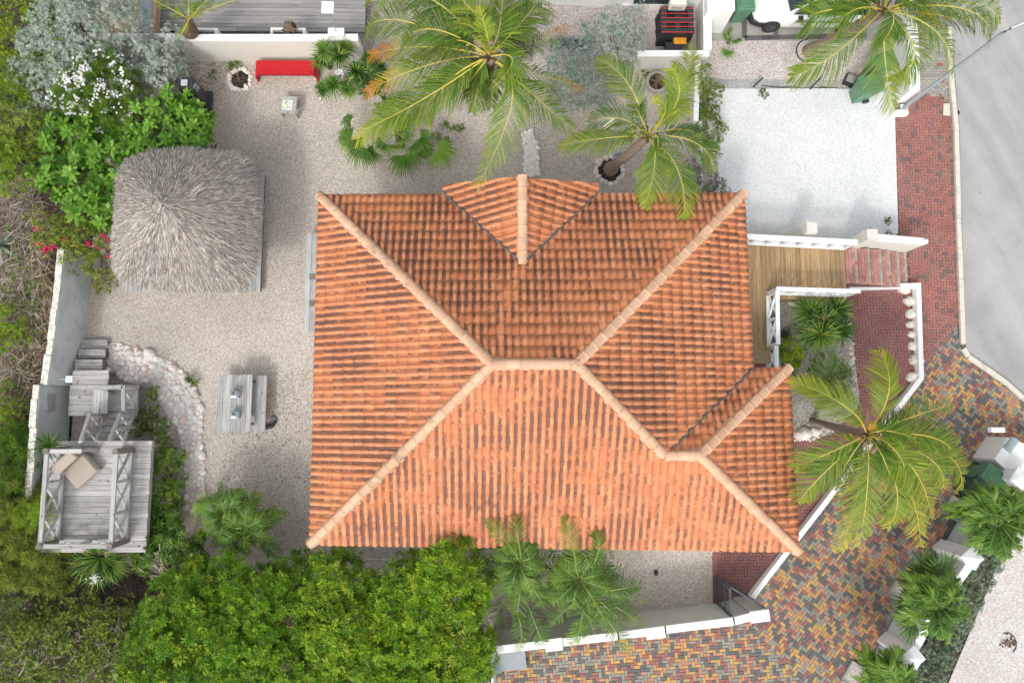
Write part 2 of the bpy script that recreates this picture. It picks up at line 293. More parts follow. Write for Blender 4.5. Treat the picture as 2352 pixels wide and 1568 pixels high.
class MB:
    def __init__(s): s.V = []; s.F = []; s.M = []; s.A = []
    def add(s, vs, fs, m=0, a=None):
        b = len(s.V); s.V.extend([tuple(map(float, v)) for v in vs]); a = random.random() if a is None else a
        for f in fs: s.F.append(tuple(b+i for i in f)); s.M.append(m); s.A.append(a)
    def box(s, c, sz, ax=None, m=0, a=None, taper=1.0):
        X, Y, Zz = ax if ax is not None else np.eye(3)
        X, Y, Zz = map(np.asarray, (X, Y, Zz)); c = np.asarray(c, float); v = []
        for k in (-1, 1):
            t = taper if k > 0 else 1
            for i, j in ((-1, -1), (1, -1), (1, 1), (-1, 1)): v.append(c+X*i*sz[0]/2*t+Y*j*sz[1]/2*t+Zz*k*sz[2]/2)
        s.add(v, [(0, 3, 2, 1), (4, 5, 6, 7), (0, 1, 5, 4), (1, 2, 6, 5), (2, 3, 7, 6), (3, 0, 4, 7)], m, a)
    def beam(s, p, q, w, h, m=0, a=None):
        p = np.asarray(p, float); q = np.asarray(q, float); X = nrm(q-p); up = np.array([0, 0, 1.]) if abs(X[2]) < .95 else np.array([1., 0, 0])
        Y = nrm(np.cross(up, X)); s.box((p+q)/2, (np.linalg.norm(q-p), w, h), (X, Y, np.cross(X, Y)), m, a)
    def prism(s, poly, z0, z1, m=0, a=None):
        n = len(poly); v = [(p[0], p[1], z0) for p in poly]+[(p[0], p[1], z1) for p in poly]
        ar = sum(poly[i][0]*poly[(i+1) % n][1]-poly[(i+1) % n][0]*poly[i][1] for i in range(n))
        f = [tuple(range(n, 2*n))]+[(i, (i+1) % n, n+(i+1) % n, n+i) for i in range(n)]+[tuple(range(n-1, -1, -1))]
        if ar < 0: f = [x[::-1] for x in f]
        s.add(v, f, m, a)
    def tube(s, pts, rad, n=8, m=0, a=None, cap=True):
        pts = [np.asarray(p, float) for p in pts]; K = len(pts); rad = [rad]*K if np.isscalar(rad) else rad; v = []
        for i, p in enumerate(pts):
            t = nrm(pts[min(i+1, K-1)]-pts[max(i-1, 0)]); u = np.array([0, 0, 1.]) if abs(t[2]) < .9 else np.array([1., 0, 0])
            x = nrm(np.cross(u, t)); y = np.cross(t, x)
            for k in range(n): v.append(p+rad[i]*(math.cos(6.2832*k/n)*x+math.sin(6.2832*k/n)*y))
        f = [(i*n+k, i*n+(k+1) % n, (i+1)*n+(k+1) % n, (i+1)*n+k) for i in range(K-1) for k in range(n)]
        if cap: f += [tuple(range(n-1, -1, -1)), tuple(range((K-1)*n, K*n))]
        s.add(v, f, m, a)
    def disc(s, c, r, n=20, m=0, h=0): s.tube([c, np.asarray(c)+[0, 0, h or .01]], r, n, m)
    def build(s, name, mats, parent=None, smooth=False, kind=None, label=None, cat=None, group=None, org=None):
        if isinstance(mats, (str,)): mats = [mats]
        o0 = ORG.get(parent, np.zeros(3)) if parent is not None else (np.asarray(org, float) if org is not None else np.zeros(3))
        V = np.array(s.V)-o0; me = rawmesh(name, V, s.F, mats, s.M, s.A, smooth)
        o = bpy.data.objects.new(name, me); COL.objects.link(o)
        if parent is not None: o.parent = parent; ORG[o] = o0
        else: o.location = o0; ORG[o] = o0
        if smooth:
            try: me.set_sharp_from_angle(angle=math.radians(40))
            except Exception: pass
        tag(o, label, cat, group, kind); return o
def sheet(name, pts, z, m, parent=None, kind='structure'):
    b = MB(); pts = [p if len(p) == 2 else p for p in pts]; w_ = [P(u, v, z) for u, v in pts]; n = len(w_)
    ar = sum(w_[i][0]*w_[(i+1) % n][1]-w_[(i+1) % n][0]*w_[i][1] for i in range(n)); b.add(w_ if ar > 0 else w_[::-1], [tuple(range(n))])
    return b.build(name, m, parent, kind=kind)
def rot_to(axis, spin):
    """(N,3) axis, (N,) spin -> (N,3,3) frames whose third column is axis"""
    a = axis/np.linalg.norm(axis, axis=1, keepdims=True); h = np.where(np.abs(a[:, 2:3]) > .95, np.array([[1., 0, 0]]), np.array([[0, 0, 1.]]))
    x = np.cross(h, a); x /= np.linalg.norm(x, axis=1, keepdims=True); y = np.cross(a, x); c = np.cos(spin)[:, None]; s = np.sin(spin)[:, None]
    return np.stack([x*c+y*s, -x*s+y*c, a], axis=2)
def scatter(V, F, pos_, axis, scale, spin=None):
    n = len(pos_); spin = rng.uniform(0, 6.28, n) if spin is None else spin
    R = rot_to(axis, spin); VV = np.einsum('nij,vj->nvi', R, V)*scale[:, None, None]+pos_[:, None, :]
    FF = F[None]+(np.arange(n)*len(V))[:, None, None]
    return VV.reshape(-1, 3), FF.reshape(-1, F.shape[1])
def sprig(nl=9, L=1.0, W=.22, e0=.1, e1=1.1, fold=.06):
    V = []; F = []
    for i in range(nl):
        az = i*2.39996+random.uniform(-.3, .3); el = random.uniform(e0, e1); l = L*random.uniform(.7, 1.1)
        d = np.array([math.cos(az)*math.cos(el), math.sin(az)*math.cos(el), math.sin(el)]); sd_ = np.array([-math.sin(az), math.cos(az), 0]); up = np.cross(d, sd_)*-1
        b = len(V); o = d*.06*L
        V += [o, o+d*l*.5+sd_*W*L/2+up*fold*L, o+d*l-np.array([0, 0, .12*l]), o+d*l*.5-sd_*W*L/2+up*fold*L]; F += [(b, b+1, b+2), (b, b+2, b+3)]
    return np.array(V), np.array(F)
def lobes_of(lst):
    out = []
    for l in lst:
        u, v, r, zt = l[:4]; h = l[4] if len(l) > 4 else min(zt*.5, .9)
        c = P(u, v, zt-h*.5); rm = r*(HC-zt)/FPX; out.append((c[0], c[1], zt-h, rm, rm*random.uniform(.9, 1.1), h))
    return np.array(out)
def foliage_pts(lobes, dens, rc, per, core=.35):
    PP = []; AA = []
    for i, (x, y, z, rx, ry, rz) in enumerate(lobes):
        n = max(6, int(dens*math.pi*rx*ry*1.6)); d = rng.normal(size=(n, 3)); d[:, 2] = np.abs(d[:, 2])*1.1-.25; d /= np.linalg.norm(d, axis=1, keepdims=True)
        rr = np.where(rng.random(n) < core, rng.uniform(.45, .9, n), rng.uniform(.92, 1.12, n))
        c = np.array([x, y, z])+d*rr[:, None]*[rx, ry, rz]; ok = np.ones(n, bool)
        for j, (a, b_, c_, ra, rb, rcz) in enumerate(lobes):
            if j != i: ok &= (((c-[a, b_, c_])/[ra, rb, rcz])**2).sum(1) > .55
        c = c[ok]; dd = d[ok]; n = len(c)
        if not n: continue
        rs = rc*rng.uniform(.6, 1.3, n); e = rng.normal(size=(n, per, 3)); e[:, :, 2] = np.abs(e[:, :, 2]); e += dd[:, None, :]*.5; e /= np.linalg.norm(e, axis=2, keepdims=True)
        q = c[:, None, :]+e*rs[:, None, None]*np.array([1, 1, .7]); PP.append(q.reshape(-1, 3)); AA.append((e*.8+dd[:, None, :]*.3+np.array([0, 0, .6])+rng.normal(0, .25, e.shape)).reshape(-1, 3))
    PP = np.concatenate(PP); AA = np.concatenate(AA); k = PP[:, 2] > .03; return PP[k], AA[k]
def foliage(parent, name, lobes, mat_, dens=12, rc=.22, per=7, size=.11, sp=(9, 1.0, .22), core=.35, kind='stuff', tone=(0, 1)):
    PP, AA = foliage_pts(lobes, dens, rc, per, core); vs_ = []; fs = []; rs = []; b = 0
    w_ = rng.integers(0, 4, len(PP))
    for k in range(4):
        V, F = sprig(*sp); i = w_ == k
        if not i.any(): continue
        n = i.sum(); VV, FF = scatter(V, F, PP[i], AA[i], size*rng.uniform(.7, 1.25, n)); vs_.append(VV); fs.append(FF+b); b += len(VV)
        t = rng.beta(2, 2.4, n)*(tone[1]-tone[0])+tone[0]; rs.append(np.repeat(t, len(F))+rng.uniform(-.06, .06, n*len(F)))
    V = np.concatenate(vs_)-ORG[parent]; me = rawmesh(name, V, np.concatenate(fs), [mat_], A=np.clip(np.concatenate(rs), 0.001, .999)); o = place(name, me, parent, kind=kind); return o
def blossoms(parent, name, lobes, mat_, n, size=.03, clus=5, rcl=.07, lift=1.06):
    V = []; F = []
    for i in range(5):
        a = i*1.2566; V += [(0, 0, 0), (math.cos(a-.5)*.8, math.sin(a-.5)*.8, .15), (math.cos(a)*1.1, math.sin(a)*1.1, .1), (math.cos(a+.5)*.8, math.sin(a+.5)*.8, .15)]; F.append((i*4, i*4+1, i*4+2, i*4+3))
    V = np.array(V); F = np.array(F); pp = []
    ar = lobes[:, 3]*lobes[:, 4]; pick = rng.choice(len(lobes), n, p=ar/ar.sum())
    for i in pick:
        x, y, z, rx, ry, rz = lobes[i]; d = rng.normal(size=3); d[2] = abs(d[2])+.3; d = nrm(d); c = np.array([x, y, z])+d*[rx, ry, rz]*lift+np.array([0, 0, .06])
        for _ in range(random.randint(2, clus)): pp.append(c+rng.normal(0, rcl*.5, 3)*[1, 1, .4])
    pp = np.array(pp); ax = rng.normal(0, .35, pp.shape)+[0, 0, 1]; VV, FF = scatter(V, F, pp, ax, size*rng.uniform(.8, 1.2, len(pp)))
    me = rawmesh(name, VV-ORG[parent], FF, [mat_], A=rng.random(len(FF))); return place(name, me, parent, kind='stuff')
def branches(parent, base, tips, r=.03, mat_='twig', name='branch_work', wob=.08):
    b = MB(); base = np.asarray(base, float)
    for t in tips:
        t = np.asarray(t, float); m_ = (base*.5+t*.5)+rng.normal(0, wob, 3); m_[2] = max(m_[2], .05); b.tube([base, m_, t], [r, r*.6, r*.25], 5)
    return b.build(name, mat_, parent)
def shrub(name, label, cat, lst, mat_, stem=True, group=None, fname='foliage', **k):
    lb = lobes_of(lst); c = lb[:, :3].mean(0); t = thing(name, label, cat, (c[0], c[1], 0), group)
    foliage(t, fname, lb, mat_, **k)
    if stem: branches(t, (c[0], c[1], 0), [(l[0], l[1], l[2]+l[5]*.6) for l in lb], .035, 'twig', 'stem')
    return t, lb
# ================================================================== THE SETTING
gb = MB(); gb.add([(-300, -300, -.03), (300, -300, -.03), (300, 300, -.03), (-300, 300, -.03)], [(0, 1, 2, 3)]); ground = gb.build('ground', 'ground', kind='structure')
sheet('garden_soil', [(-700, 300), (-700, 2000), (1140, 2000), (1135, 1480), (700, 1420), (300, 1300), (150, 1200), (190, 880), (213, 613), (270, 360), (430, 160), (430, -200), (-700, -200)], -.012, 'soil')
sheet('dry_scrub_ground', [(-600, 350), (70, 380), (140, 590), (110, 760), (60, 1160), (-600, 1200)], -.006, 'scrub')
YARD = [(205, 600), (255, 330), (300, 141), (1600, 141), (1640, 430), (1700, 560), (1700, 1100), (1638, 1300), (1638, 1420), (1136, 1500), (1120, 1420), (430, 1330), (330, 1260), (150, 1190), (172, 888)]
sheet('gravel_yard', YARD, 0, 'yard')
sheet('neighbour_gravel_yard', [(1225, -60), (1612, -60), (1612, 141), (1225, 141)], -.004, 'pink')
sheet('white_gravel_lot', [(1616, 204), (1955, 203), (2056, 215), (2056, 276), (2064, 560), (1960, 600), (1700, 600), (1640, 450)], .027, 'white')
sheet('pink_gravel_lot', [(1612, 90), (2060, 90), (2060, 215), (1955, 204.5), (1612, 184)], 0, 'pink')
sheet('concrete_strip', [(1618, 181), (1930, 185), (1935, 199), (1618, 206)], .008, 'gstrip')
sheet('parking_concrete', [(1612, -200), (2060, -200), (2060, 94), (1612, 94)], .006, 'conc')
sheet('garden_bed_gravel', [(1780, 672), (1942, 680), (1962, 800), (1975, 930), (1905, 1000), (1815, 1014), (1780, 1014)], .028, 'bed')
sheet('side_gravel_lot', [(2600, 1080), (2352, 1190), (2300, 1270), (2262, 1370), (2165, 1600), (2100, 1800), (2700, 1800)], .004, 'pale')
sheet('hedge_bed_soil', [(2600, 950), (2340, 1090), (2230, 1230), (2100, 1430), (1985, 1640), (2100, 1800), (2165, 1600), (2262, 1370), (2300, 1270), (2352, 1190), (2600, 1080)], 0, 'soil')
sheet('street', [(2172, -400), (2176, 0), (2184, 62), (2193, 172), (2204, 300), (2206, 400), (2212, 600), (2219, 800), (2224, 812), (2290, 856), (2316, 876), (2350, 908), (2700, 1160), (4200, 1160), (4200, -400)], -.002, 'asphalt')
def kerb(name, line, wid=.15, seg=.9, z=.10):
    o = bpy.data.objects.new(name, None); COL.objects.link(o); o['kind'] = 'structure'; ORG[o] = np.zeros(3)
    pts = [P(u, v, z) for u, v in line]
    for a, b in zip(pts[:-1], pts[1:]):
        L = np.linalg.norm(b-a); n = max(1, round(L/seg)); d = (b-a)/L; s = np.array([-d[1], d[0], 0])
        for i in range(n):
            q = MB(); c = a+d*L*(i+.5)/n+s*random.uniform(-.006, .006); w2 = wid*random.uniform(.94, 1.04); q.box(c-[0, 0, z*.55], (L/n-.012, w2, z*1.1+.01), (d, s, (0, 0, 1))); q.build('kerb_stone', 'kerb', o)
kerb('street_kerb', [(2180, 62), (2186, 172), (2198, 300), (2203, 500), (2208, 640), (2213, 790)])
kerb('corner_kerb', [(2214, 800), (2226, 819), (2288, 861), (2314, 880), (2352, 914), (2500, 1010)])
# ---- paving: every paver is a body of its own; the 300 nearest the camera are objects
def brickmesh(name, mats, z0, h):
    V = []; g = .003; c = .006
    for x, y, z in ((-.5, -.5, 0), (.5, -.5, 0), (.5, .5, 0), (-.5, .5, 0)): V.append((x*(.2-2*g), y*(.1-2*g), z))
    for x, y in ((-.5, -.5), (.5, -.5), (.5, .5), (-.5, .5)): V.append((x*(.2-2*g-2*c), y*(.1-2*g-2*c), h))
    F = [(4, 5, 6, 7), (0, 1, 5, 4), (1, 2, 6, 5), (2, 3, 7, 6), (3, 0, 4, 7)]
    return V, F
def paving(name, poly, mat_, ang=0, z=.004, base='mortar', excl=None, parent=None, u=.1, h=.014, order='herring', within=None, kind='structure'):
    W = [P(a, b, z)[:2] for a, b in poly]; root = sheet(name, poly, z, base) if parent is None else parent
    ca, sa = math.cos(ang), math.sin(ang); loc = [(p[0]*ca+p[1]*sa, -p[0]*sa+p[1]*ca) for p in W]
    x0, x1 = min(p[0] for p in loc), max(p[0] for p in loc); y0, y1 = min(p[1] for p in loc), max(p[1] for p in loc)
    B = []
    for i in range(int(x0/u)-2, int(x1/u)+3):
        for j in range(int(y0/u)-2, int(y1/u)+3):
            k = (i-j) % 4
            if order == 'herring':
                if k == 0: c, a = ((i+1)*u, (j+.5)*u), 0
                elif k == 3: c, a = ((i+.5)*u, (j+1)*u), math.pi/2
                else: continue
            else:
                if i % 2: continue
                if order == 'run': c, a = ((i+1+(j % 2))*u, (j+.5)*u), 0
            if not inpoly(c[0], c[1], loc): continue
            wx_, wy_ = c[0]*ca-c[1]*sa, c[0]*sa+c[1]*ca
            if excl and any(inpoly(wx_, wy_, e) for e in excl): continue
            if within and not inpoly(wx_, wy_, within): continue
            B.append((wx_, wy_, a+ang))
    return root, B
def lay(root, B, mat_, z, h=.014, name='brick', limit=300):
    B.sort(key=lambda b: b[0]**2+b[1]**2+(40 if not (-17 < b[0] < 17.5 and -8.3 < b[1] < 14) else 0)); V, F = brickmesh(name, mat_, z, h); me = [rawmesh(name, V, F, [mat_], A=[0]*5) for _ in range(1)]
    for x, y, a in B[:limit]:
        o = place(name, me[0], root, (x, y, z), (random.uniform(-.006, .006), random.uniform(-.006, .006), a)); o.location.z += random.uniform(0, .003)-ORG.get(root, np.zeros(3))[2]*0
    R_ = B[limit:]
    if R_:
        n = len(R_); A = np.array(R_); c, s = np.cos(A[:, 2]), np.sin(A[:, 2]); Vn = np.array(V)
        tx = rng.uniform(-.008, .008, (n, 1)); ty = rng.uniform(-.008, .008, (n, 1))
        X = Vn[:, 0]*c[:, None]-Vn[:, 1]*s[:, None]+A[:, 0:1]; Y = Vn[:, 0]*s[:, None]+Vn[:, 1]*c[:, None]+A[:, 1:2]; Zq = z+Vn[:, 2]+rng.uniform(0, .003, (n, 1))+Vn[:, 0]*tx+Vn[:, 1]*ty
        FF = np.array(F)[None]+(np.arange(n)*8)[:, None, None]
        place(name+'s_beyond', rawmesh(name+'s_beyond', np.stack([X, Y, Zq], 2).reshape(-1, 3), FF.reshape(-1, 4), [mat_], A=np.repeat(rng.random(n), 5)), root, kind='stuff')
SIDE = [(2054, 274), (2087, 214), (2168, 220), (2171, 240), (2181, 267), (2190, 400), (2197, 560), (2202, 700), (2203, 738), (2120, 850), (2118, 834), (2111, 656), (2085, 655), (2085, 580), (2095, 560), (2064, 555)]
r, B = paving('red_sidewalk', SIDE, 'red', math.radians(-1.5), .004); lay(r, B, 'red', .006)
COURT = [(1640, 1200), (1640, 1390), (1712, 1372), (1838, 1230), (2024, 992), (2100, 885), (2112, 850), (2106, 662), (1935, 664), (1937, 700), (1962, 800), (1976, 930), (1907, 1000), (1822, 1012), (1700, 1060)]
r, B = paving('red_court', COURT, 'redc', math.radians(1), .006); lay(r, B, 'redc', .008)
r, B = paving('porch_paving', [(1722, 786), (1768, 786), (1768, 850), (1722, 850)], 'redc', 0, .004); lay(r, B, 'redc', .006)
GREYW = [(2050, -40), (2168, -40), (2177, 60), (2184, 172), (2181, 222), (2087, 216), (2085, 130), (2050, 100)]
r, B = paving('grey_sidewalk', GREYW, 'greyp', 0, .003, 'mortar2', order='run'); lay(r, B, 'greyp', .005)
DRIVE = [(2196, 748), (2206, 800), (2220, 822), (2285, 868), (2350, 921), (2600, 1100), (2600, 1160), (2350, 1130), (2250, 1110), (2200, 1180), (2146, 1272), (2056, 1370), (2020, 1463), (1977, 1568), (1900, 1760), (1100, 1760), (1150, 1545), (1208, 1496), (1258, 1475), (1500, 1448), (1752, 1422), (1722, 1385), (1900, 1165), (2118, 862), (2122, 842)]
SPLIT = [P(u, v)[:2] for u, v in [(1722, 1380), (1728, 1440), (1840, 1566), (1960, 1760), (2700, 1760), (2700, 600), (1722, 600)]]
r, B = paving('coloured_driveway', DRIVE, 'mixp', math.radians(52.5), .004, 'mortar2', within=SPLIT)
_, B2 = paving('coloured_driveway', DRIVE, 'mixp', math.radians(4), .004, 'mortar2', parent=r, within=[p for p in [P(u, v)[:2] for u, v in [(1722, 1380), (1728, 1440), (1840, 1566), (1960, 1760), (900, 1760), (900, 1380)]]])
lay(r, B+B2, 'mixp', .006)
# dark border course of the driveway along the kerbs and curbs
def course(name, line, mat_, wid=.1, seg=.2, z=.008, dbl=1):
    b = MB(); pts = [P(u, v, z) for u, v in line]; root = None
    for a, c in zip(pts[:-1], pts[1:]):
        L = np.linalg.norm(c-a); n = max(1, round(L/seg)); d = (c-a)/L; s = np.array([-d[1], d[0], 0])
        for k in range(dbl):
            for i in range(n): b.box(a+d*L*(i+.5)/n+s*k*wid, (L/n-.006, wid-.006, .024), (d, s, (0, 0, 1)))
    return b.build(name, mat_, kind='structure')
course('dark_border_course', [(2118, 848), (2204, 740), (2207, 795), (2222, 823), (2287, 868), (2352, 920)], 'darkp')
course('dark_curb_border', [(2212, 1178), (2190, 1200), (2165, 1240), (2146, 1272)], 'darkp', .12, .25, .02)
course('dark_curb_border_low', [(2044, 1449), (2020, 1490), (1999, 1531), (1970, 1590)], 'darkp', .12, .25, .02)
course('court_edge_course', [(1640, 1268), (1641, 1390)], 'redc', .1, .2, .012)
course('court_diagonal_course', [(1708, 1362), (1826, 1222), (2014, 984), (2094, 880)], 'redc', .1, .2, .014)
course('concrete_dark_band', [(1709, 34), (1710, 88), (1790, 86), (1900, 84), (1990, 82)], 'darkp', .17, .3, .012)
course('concrete_dark_cross_band', [(1781, 62), (1782, 80)], 'darkp', .17, .3, .012); course('concrete_dark_cross_band.001', [(1851, 55), (1852, 78)], 'darkp', .17, .3, .012)
course('dark_step_band', [(1710, -60), (1709, 30)], 'darkp', .17, .3, .012)
# ================================================================== THE HOUSE
ze = 3.0
E_ = dict(NW=(733, 449), NE=(1708, 444), SW=(713, 1249), SE=(1833, 1265))
hNW, hNE, hSW, hSE = [P(*E_[k], ze) for k in ('NW', 'NE', 'SW', 'SE')]; hXN = P(1812, 845, ze); hJN = P(1728, 847, ze)
R1 = P(1130, 836, 5.2); R2 = P(1325, 836, 5.2)
class Plane:
    def __init__(s, a, b, c):   # a,b on the eave, c above
        s.o = a; s.e = nrm(b-a); n = np.cross(s.e, c-a); s.n = nrm(n); s.n = s.n if s.n[2] > 0 else -s.n; s.s = np.cross(s.n, s.e); s.s = s.s if s.s[2] > 0 else -s.s
    def z(s, p): return s.o[2]-(s.n[0]*(p[0]-s.o[0])+s.n[1]*(p[1]-s.o[1]))/s.n[2]
    def loc(s, p): d = np.array([p[0], p[1], s.z(p)])-s.o; return d.dot(s.e), d.dot(s.s)
    def at(s, e, t, h=0): return s.o+s.e*e+s.s*t+s.n*h
def onp(pl, u, v, z):
    p = P(u, v, z)
    for _ in range(6): p = P(u, v, pl.z(p))
    return p
pS = Plane(hSW, hSE, (R1+R2)/2); pN = Plane(hNW, hNE, (R1+R2)/2); pW = Plane(hNW, hSW, R1); pE = Plane(hNE, hJN, R2)
J1 = onp(pS, 1526, 1045, 4.1); J2 = onp(pS, 1607, 1045, 4.1); pXE = Plane(hXN, hSE, J2); pXN = Plane(hJN, hXN, (J1+J2)/2)
G1 = onp(pN, 1200, 607, 4.0); zg = G1[2]; G0 = P(1205, 411, zg); G0[0] = G1[0]; gL = P(1019, 424, ze); gR = P(1374, 422, ze); gVL = onp(pN, 1022, 447, ze); gVR = onp(pN, 1371, 447, ze)
pGL = Plane(gL, gVL, G1); pGR = Plane(gR, gVR, G1)
house = thing('tiled_house', 'single-storey house under an orange clay tile hipped roof with pale ridge tiles', 'house', (0, 0, 0))
faces = [  # plane, polygon, valley cuts
    (pS, [hSW, hSE, J2, J1, R2, R1]), (pW, [hNW, hSW, R1]), (pN, [hNW, gVL, G1, R1]), (pN, [G1, gVR, hNE, R2, R1]), (pE, [hNE, hJN, J1, R2]),
    (pXE, [hXN, hSE, J2]), (pXN, [hJN, hXN, J2, J1]), (pGL, [gL, gVL, G1, G0]), (pGR, [gR, gVR, G1, G0])]
ub = MB()
for pl, poly in faces:
    w_ = [np.array([p[0], p[1], pl.z(p)])-pl.n*.05 for p in poly]; ar = sum(w_[i][0]*w_[(i+1) % len(w_)][1]-w_[(i+1) % len(w_)][0]*w_[i][1] for i in range(len(w_)))
    ub.add(w_ if ar > 0 else w_[::-1], [tuple(range(len(w_)))])
ub.build('roof_underlay', 'under', house)
TW, TL = .2015, .335
prof = [(0, .004, 1), (.30, .003, 1), (.38, .007, .8), (.46, .024, .25), (.57, .037, 0), (.70, .041, 0), (.83, .036, 0), (.93, .022, .3), (1.0, .008, .9)]
def tile_local():
    V = []; F = []; pan = []
    for k, (sv, dh, wd) in enumerate(((-.02, .026, 1), (.5, .014, .97), (1.06, .0, .94))):
        for x, h, pv in prof: V.append((((x-.70)*(1.10 if k == 0 else .97 if k == 1 else .86)+.70)*TW if .3 < x < .99 else x*TW, sv*TL, h+dh)); pan.append(pv)
    n = len(prof)
    for r_ in range(2):
        for i in range(n-1): F.append((r_*n+i, r_*n+i+1, (r_+1)*n+i+1, (r_+1)*n+i))
    b = len(V)
    for x, h, pv in prof: V.append(((x-.5)*TW+.5*TW, -.02*TL, h+.002)); pan.append(max(pv, .5))
    for i in range(n-1): F.append((b+i, b+i+1, i+1, i))
    return V, F, pan
tv, tf, tp = tile_local()
def clipq(poly, planes):
    """poly: list of (e,t,h,pan); planes: (a,b,c) keep a*e+b*t>=c"""
    for a, b, c in planes:
        out = []; n = len(poly)
        for i in range(n):
            p, q = poly[i], poly[(i+1) % n]; dp = a*p[0]+b*p[1]-c; dq = a*q[0]+b*q[1]-c
            if dp >= 0: out.append(p)
            if (dp >= 0) != (dq >= 0): t = dp/(dp-dq); out.append(tuple(x+(y-x)*t for x, y in zip(p, q)))
        poly = out
        if len(poly) < 3: return []
    return poly
whole = []; SV = []; SF = []; SP = []; SA = []
for fi, (pl, poly) in enumerate(faces):
    L2 = [pl.loc(p) for p in poly]; ar = sum(L2[i][0]*L2[(i+1) % len(L2)][1]-L2[(i+1) % len(L2)][0]*L2[i][1] for i in range(len(L2))); LL = L2 if ar > 0 else L2[::-1]
    edges = []
    for i in range(len(LL)):
        p, q = LL[i], LL[(i+1) % len(LL)]; d = np.array([q[0]-p[0], q[1]-p[1]]); d /= np.linalg.norm(d); nn = (-d[1], d[0]); edges.append((nn[0], nn[1], nn[0]*p[0]+nn[1]*p[1], p, q))
    e0, e1 = min(p[0] for p in LL), max(p[0] for p in LL); t1 = max(p[1] for p in LL)
    flip = 1 if np.cross(pl.e, pl.s)[2] > 0 else -1
    for j in range(0, int(t1/TL)+2):
        for i in range(int(e0/TW)-2, int(e1/TW)+3):
            cx, cy = (i+.5)*TW, (j+.5)*TL; cs = [(i*TW, j*TL), (i*TW+TW, j*TL), (i*TW+TW, j*TL+TL), (i*TW, j*TL+TL)]
            ins = [inpoly(x*.995+cx*.005, max(.01, y*.995+cy*.005), LL) for x, y in cs]
            if not any(ins) and not inpoly(cx, cy, LL): continue
            jx, jy, jh = random.uniform(-.004, .004), random.uniform(-.008, .008), random.uniform(0, .006)
            if all(ins): whole.append((pl, i*TW+jx, j*TL+jy, jh, fi)); continue
            # clip by the edges that pass close to the tile
            near = []
            for a, b_, c, p, q in edges:
                if abs(a*cx+b_*cy-c) < .26 and abs(p[1]-q[1])+abs(p[0]-q[0]) > .1:
                    if p[1] < .02 and q[1] < .02: continue
                    pr = ((cx-p[0])*(q[0]-p[0])+(cy-p[1])*(q[1]-p[1]))/((q[0]-p[0])**2+(q[1]-p[1])**2)
                    if -.06 < pr < 1.06: near.append((a, b_, c))
            rr = random.random()
            for f in tf:
                pg = clipq([(tv[k][0]+i*TW+jx, tv[k][1]+j*TL+jy, tv[k][2]+jh, tp[k]) for k in f], near)
                if len(pg) >= 3:
                    if flip < 0: pg = pg[::-1]
                    b0 = len(SV); SV += [tuple(pl.at(q[0], q[1], q[2])) for q in pg]; SP += [q[3] for q in pg]; SF.append(tuple(range(b0, b0+len(pg)))); SA.append(rr)
def dcam(w_): p = w_[0].at(w_[1], w_[2]); return np.linalg.norm(p-np.array([0, 0, HC]))
whole.sort(key=dcam)
tl = [rawmesh('roof_tile', tv, tf, ['tile'], A=[0]*len(tf), smooth=True, pan=tp)]
tvm = [(-x+TW, y, z) for x, y, z in tv]; tl.append(rawmesh('roof_tile', tvm, [f[::-1] for f in tf], ['tile'], A=[0]*len(tf), pan=tp, smooth=True))
for k, (pl, e, t, h, fi) in enumerate(whole):
    flip = np.cross(pl.e, pl.s)[2] > 0
    if k < 300:
        o = place('roof_tile', tl[0 if flip else 1], house); p = pl.at(e, t, h) if flip else pl.at(e+TW, t, h)
        X = pl.e if flip else -pl.e; mm = Matrix.Identity(4)
        for r_ in range(3): mm[r_][0], mm[r_][1], mm[r_][2], mm[r_][3] = X[r_], pl.s[r_], pl.n[r_], p[r_]
        o.matrix_local = mm
    else:
        b0 = len(SV); SV += [tuple(pl.at(e+x, t+y, h+z)) for x, y, z in tv]; SP += tp; rr = random.random()
        for f in tf: SF.append(tuple(b0+q for q in (f if flip else f[::-1]))); SA.append(rr)
place('roof_tiles_beyond', rawmesh('roof_tiles_beyond', SV, SF, ['tile'], A=SA, pan=SP, smooth=True), house, kind='stuff')
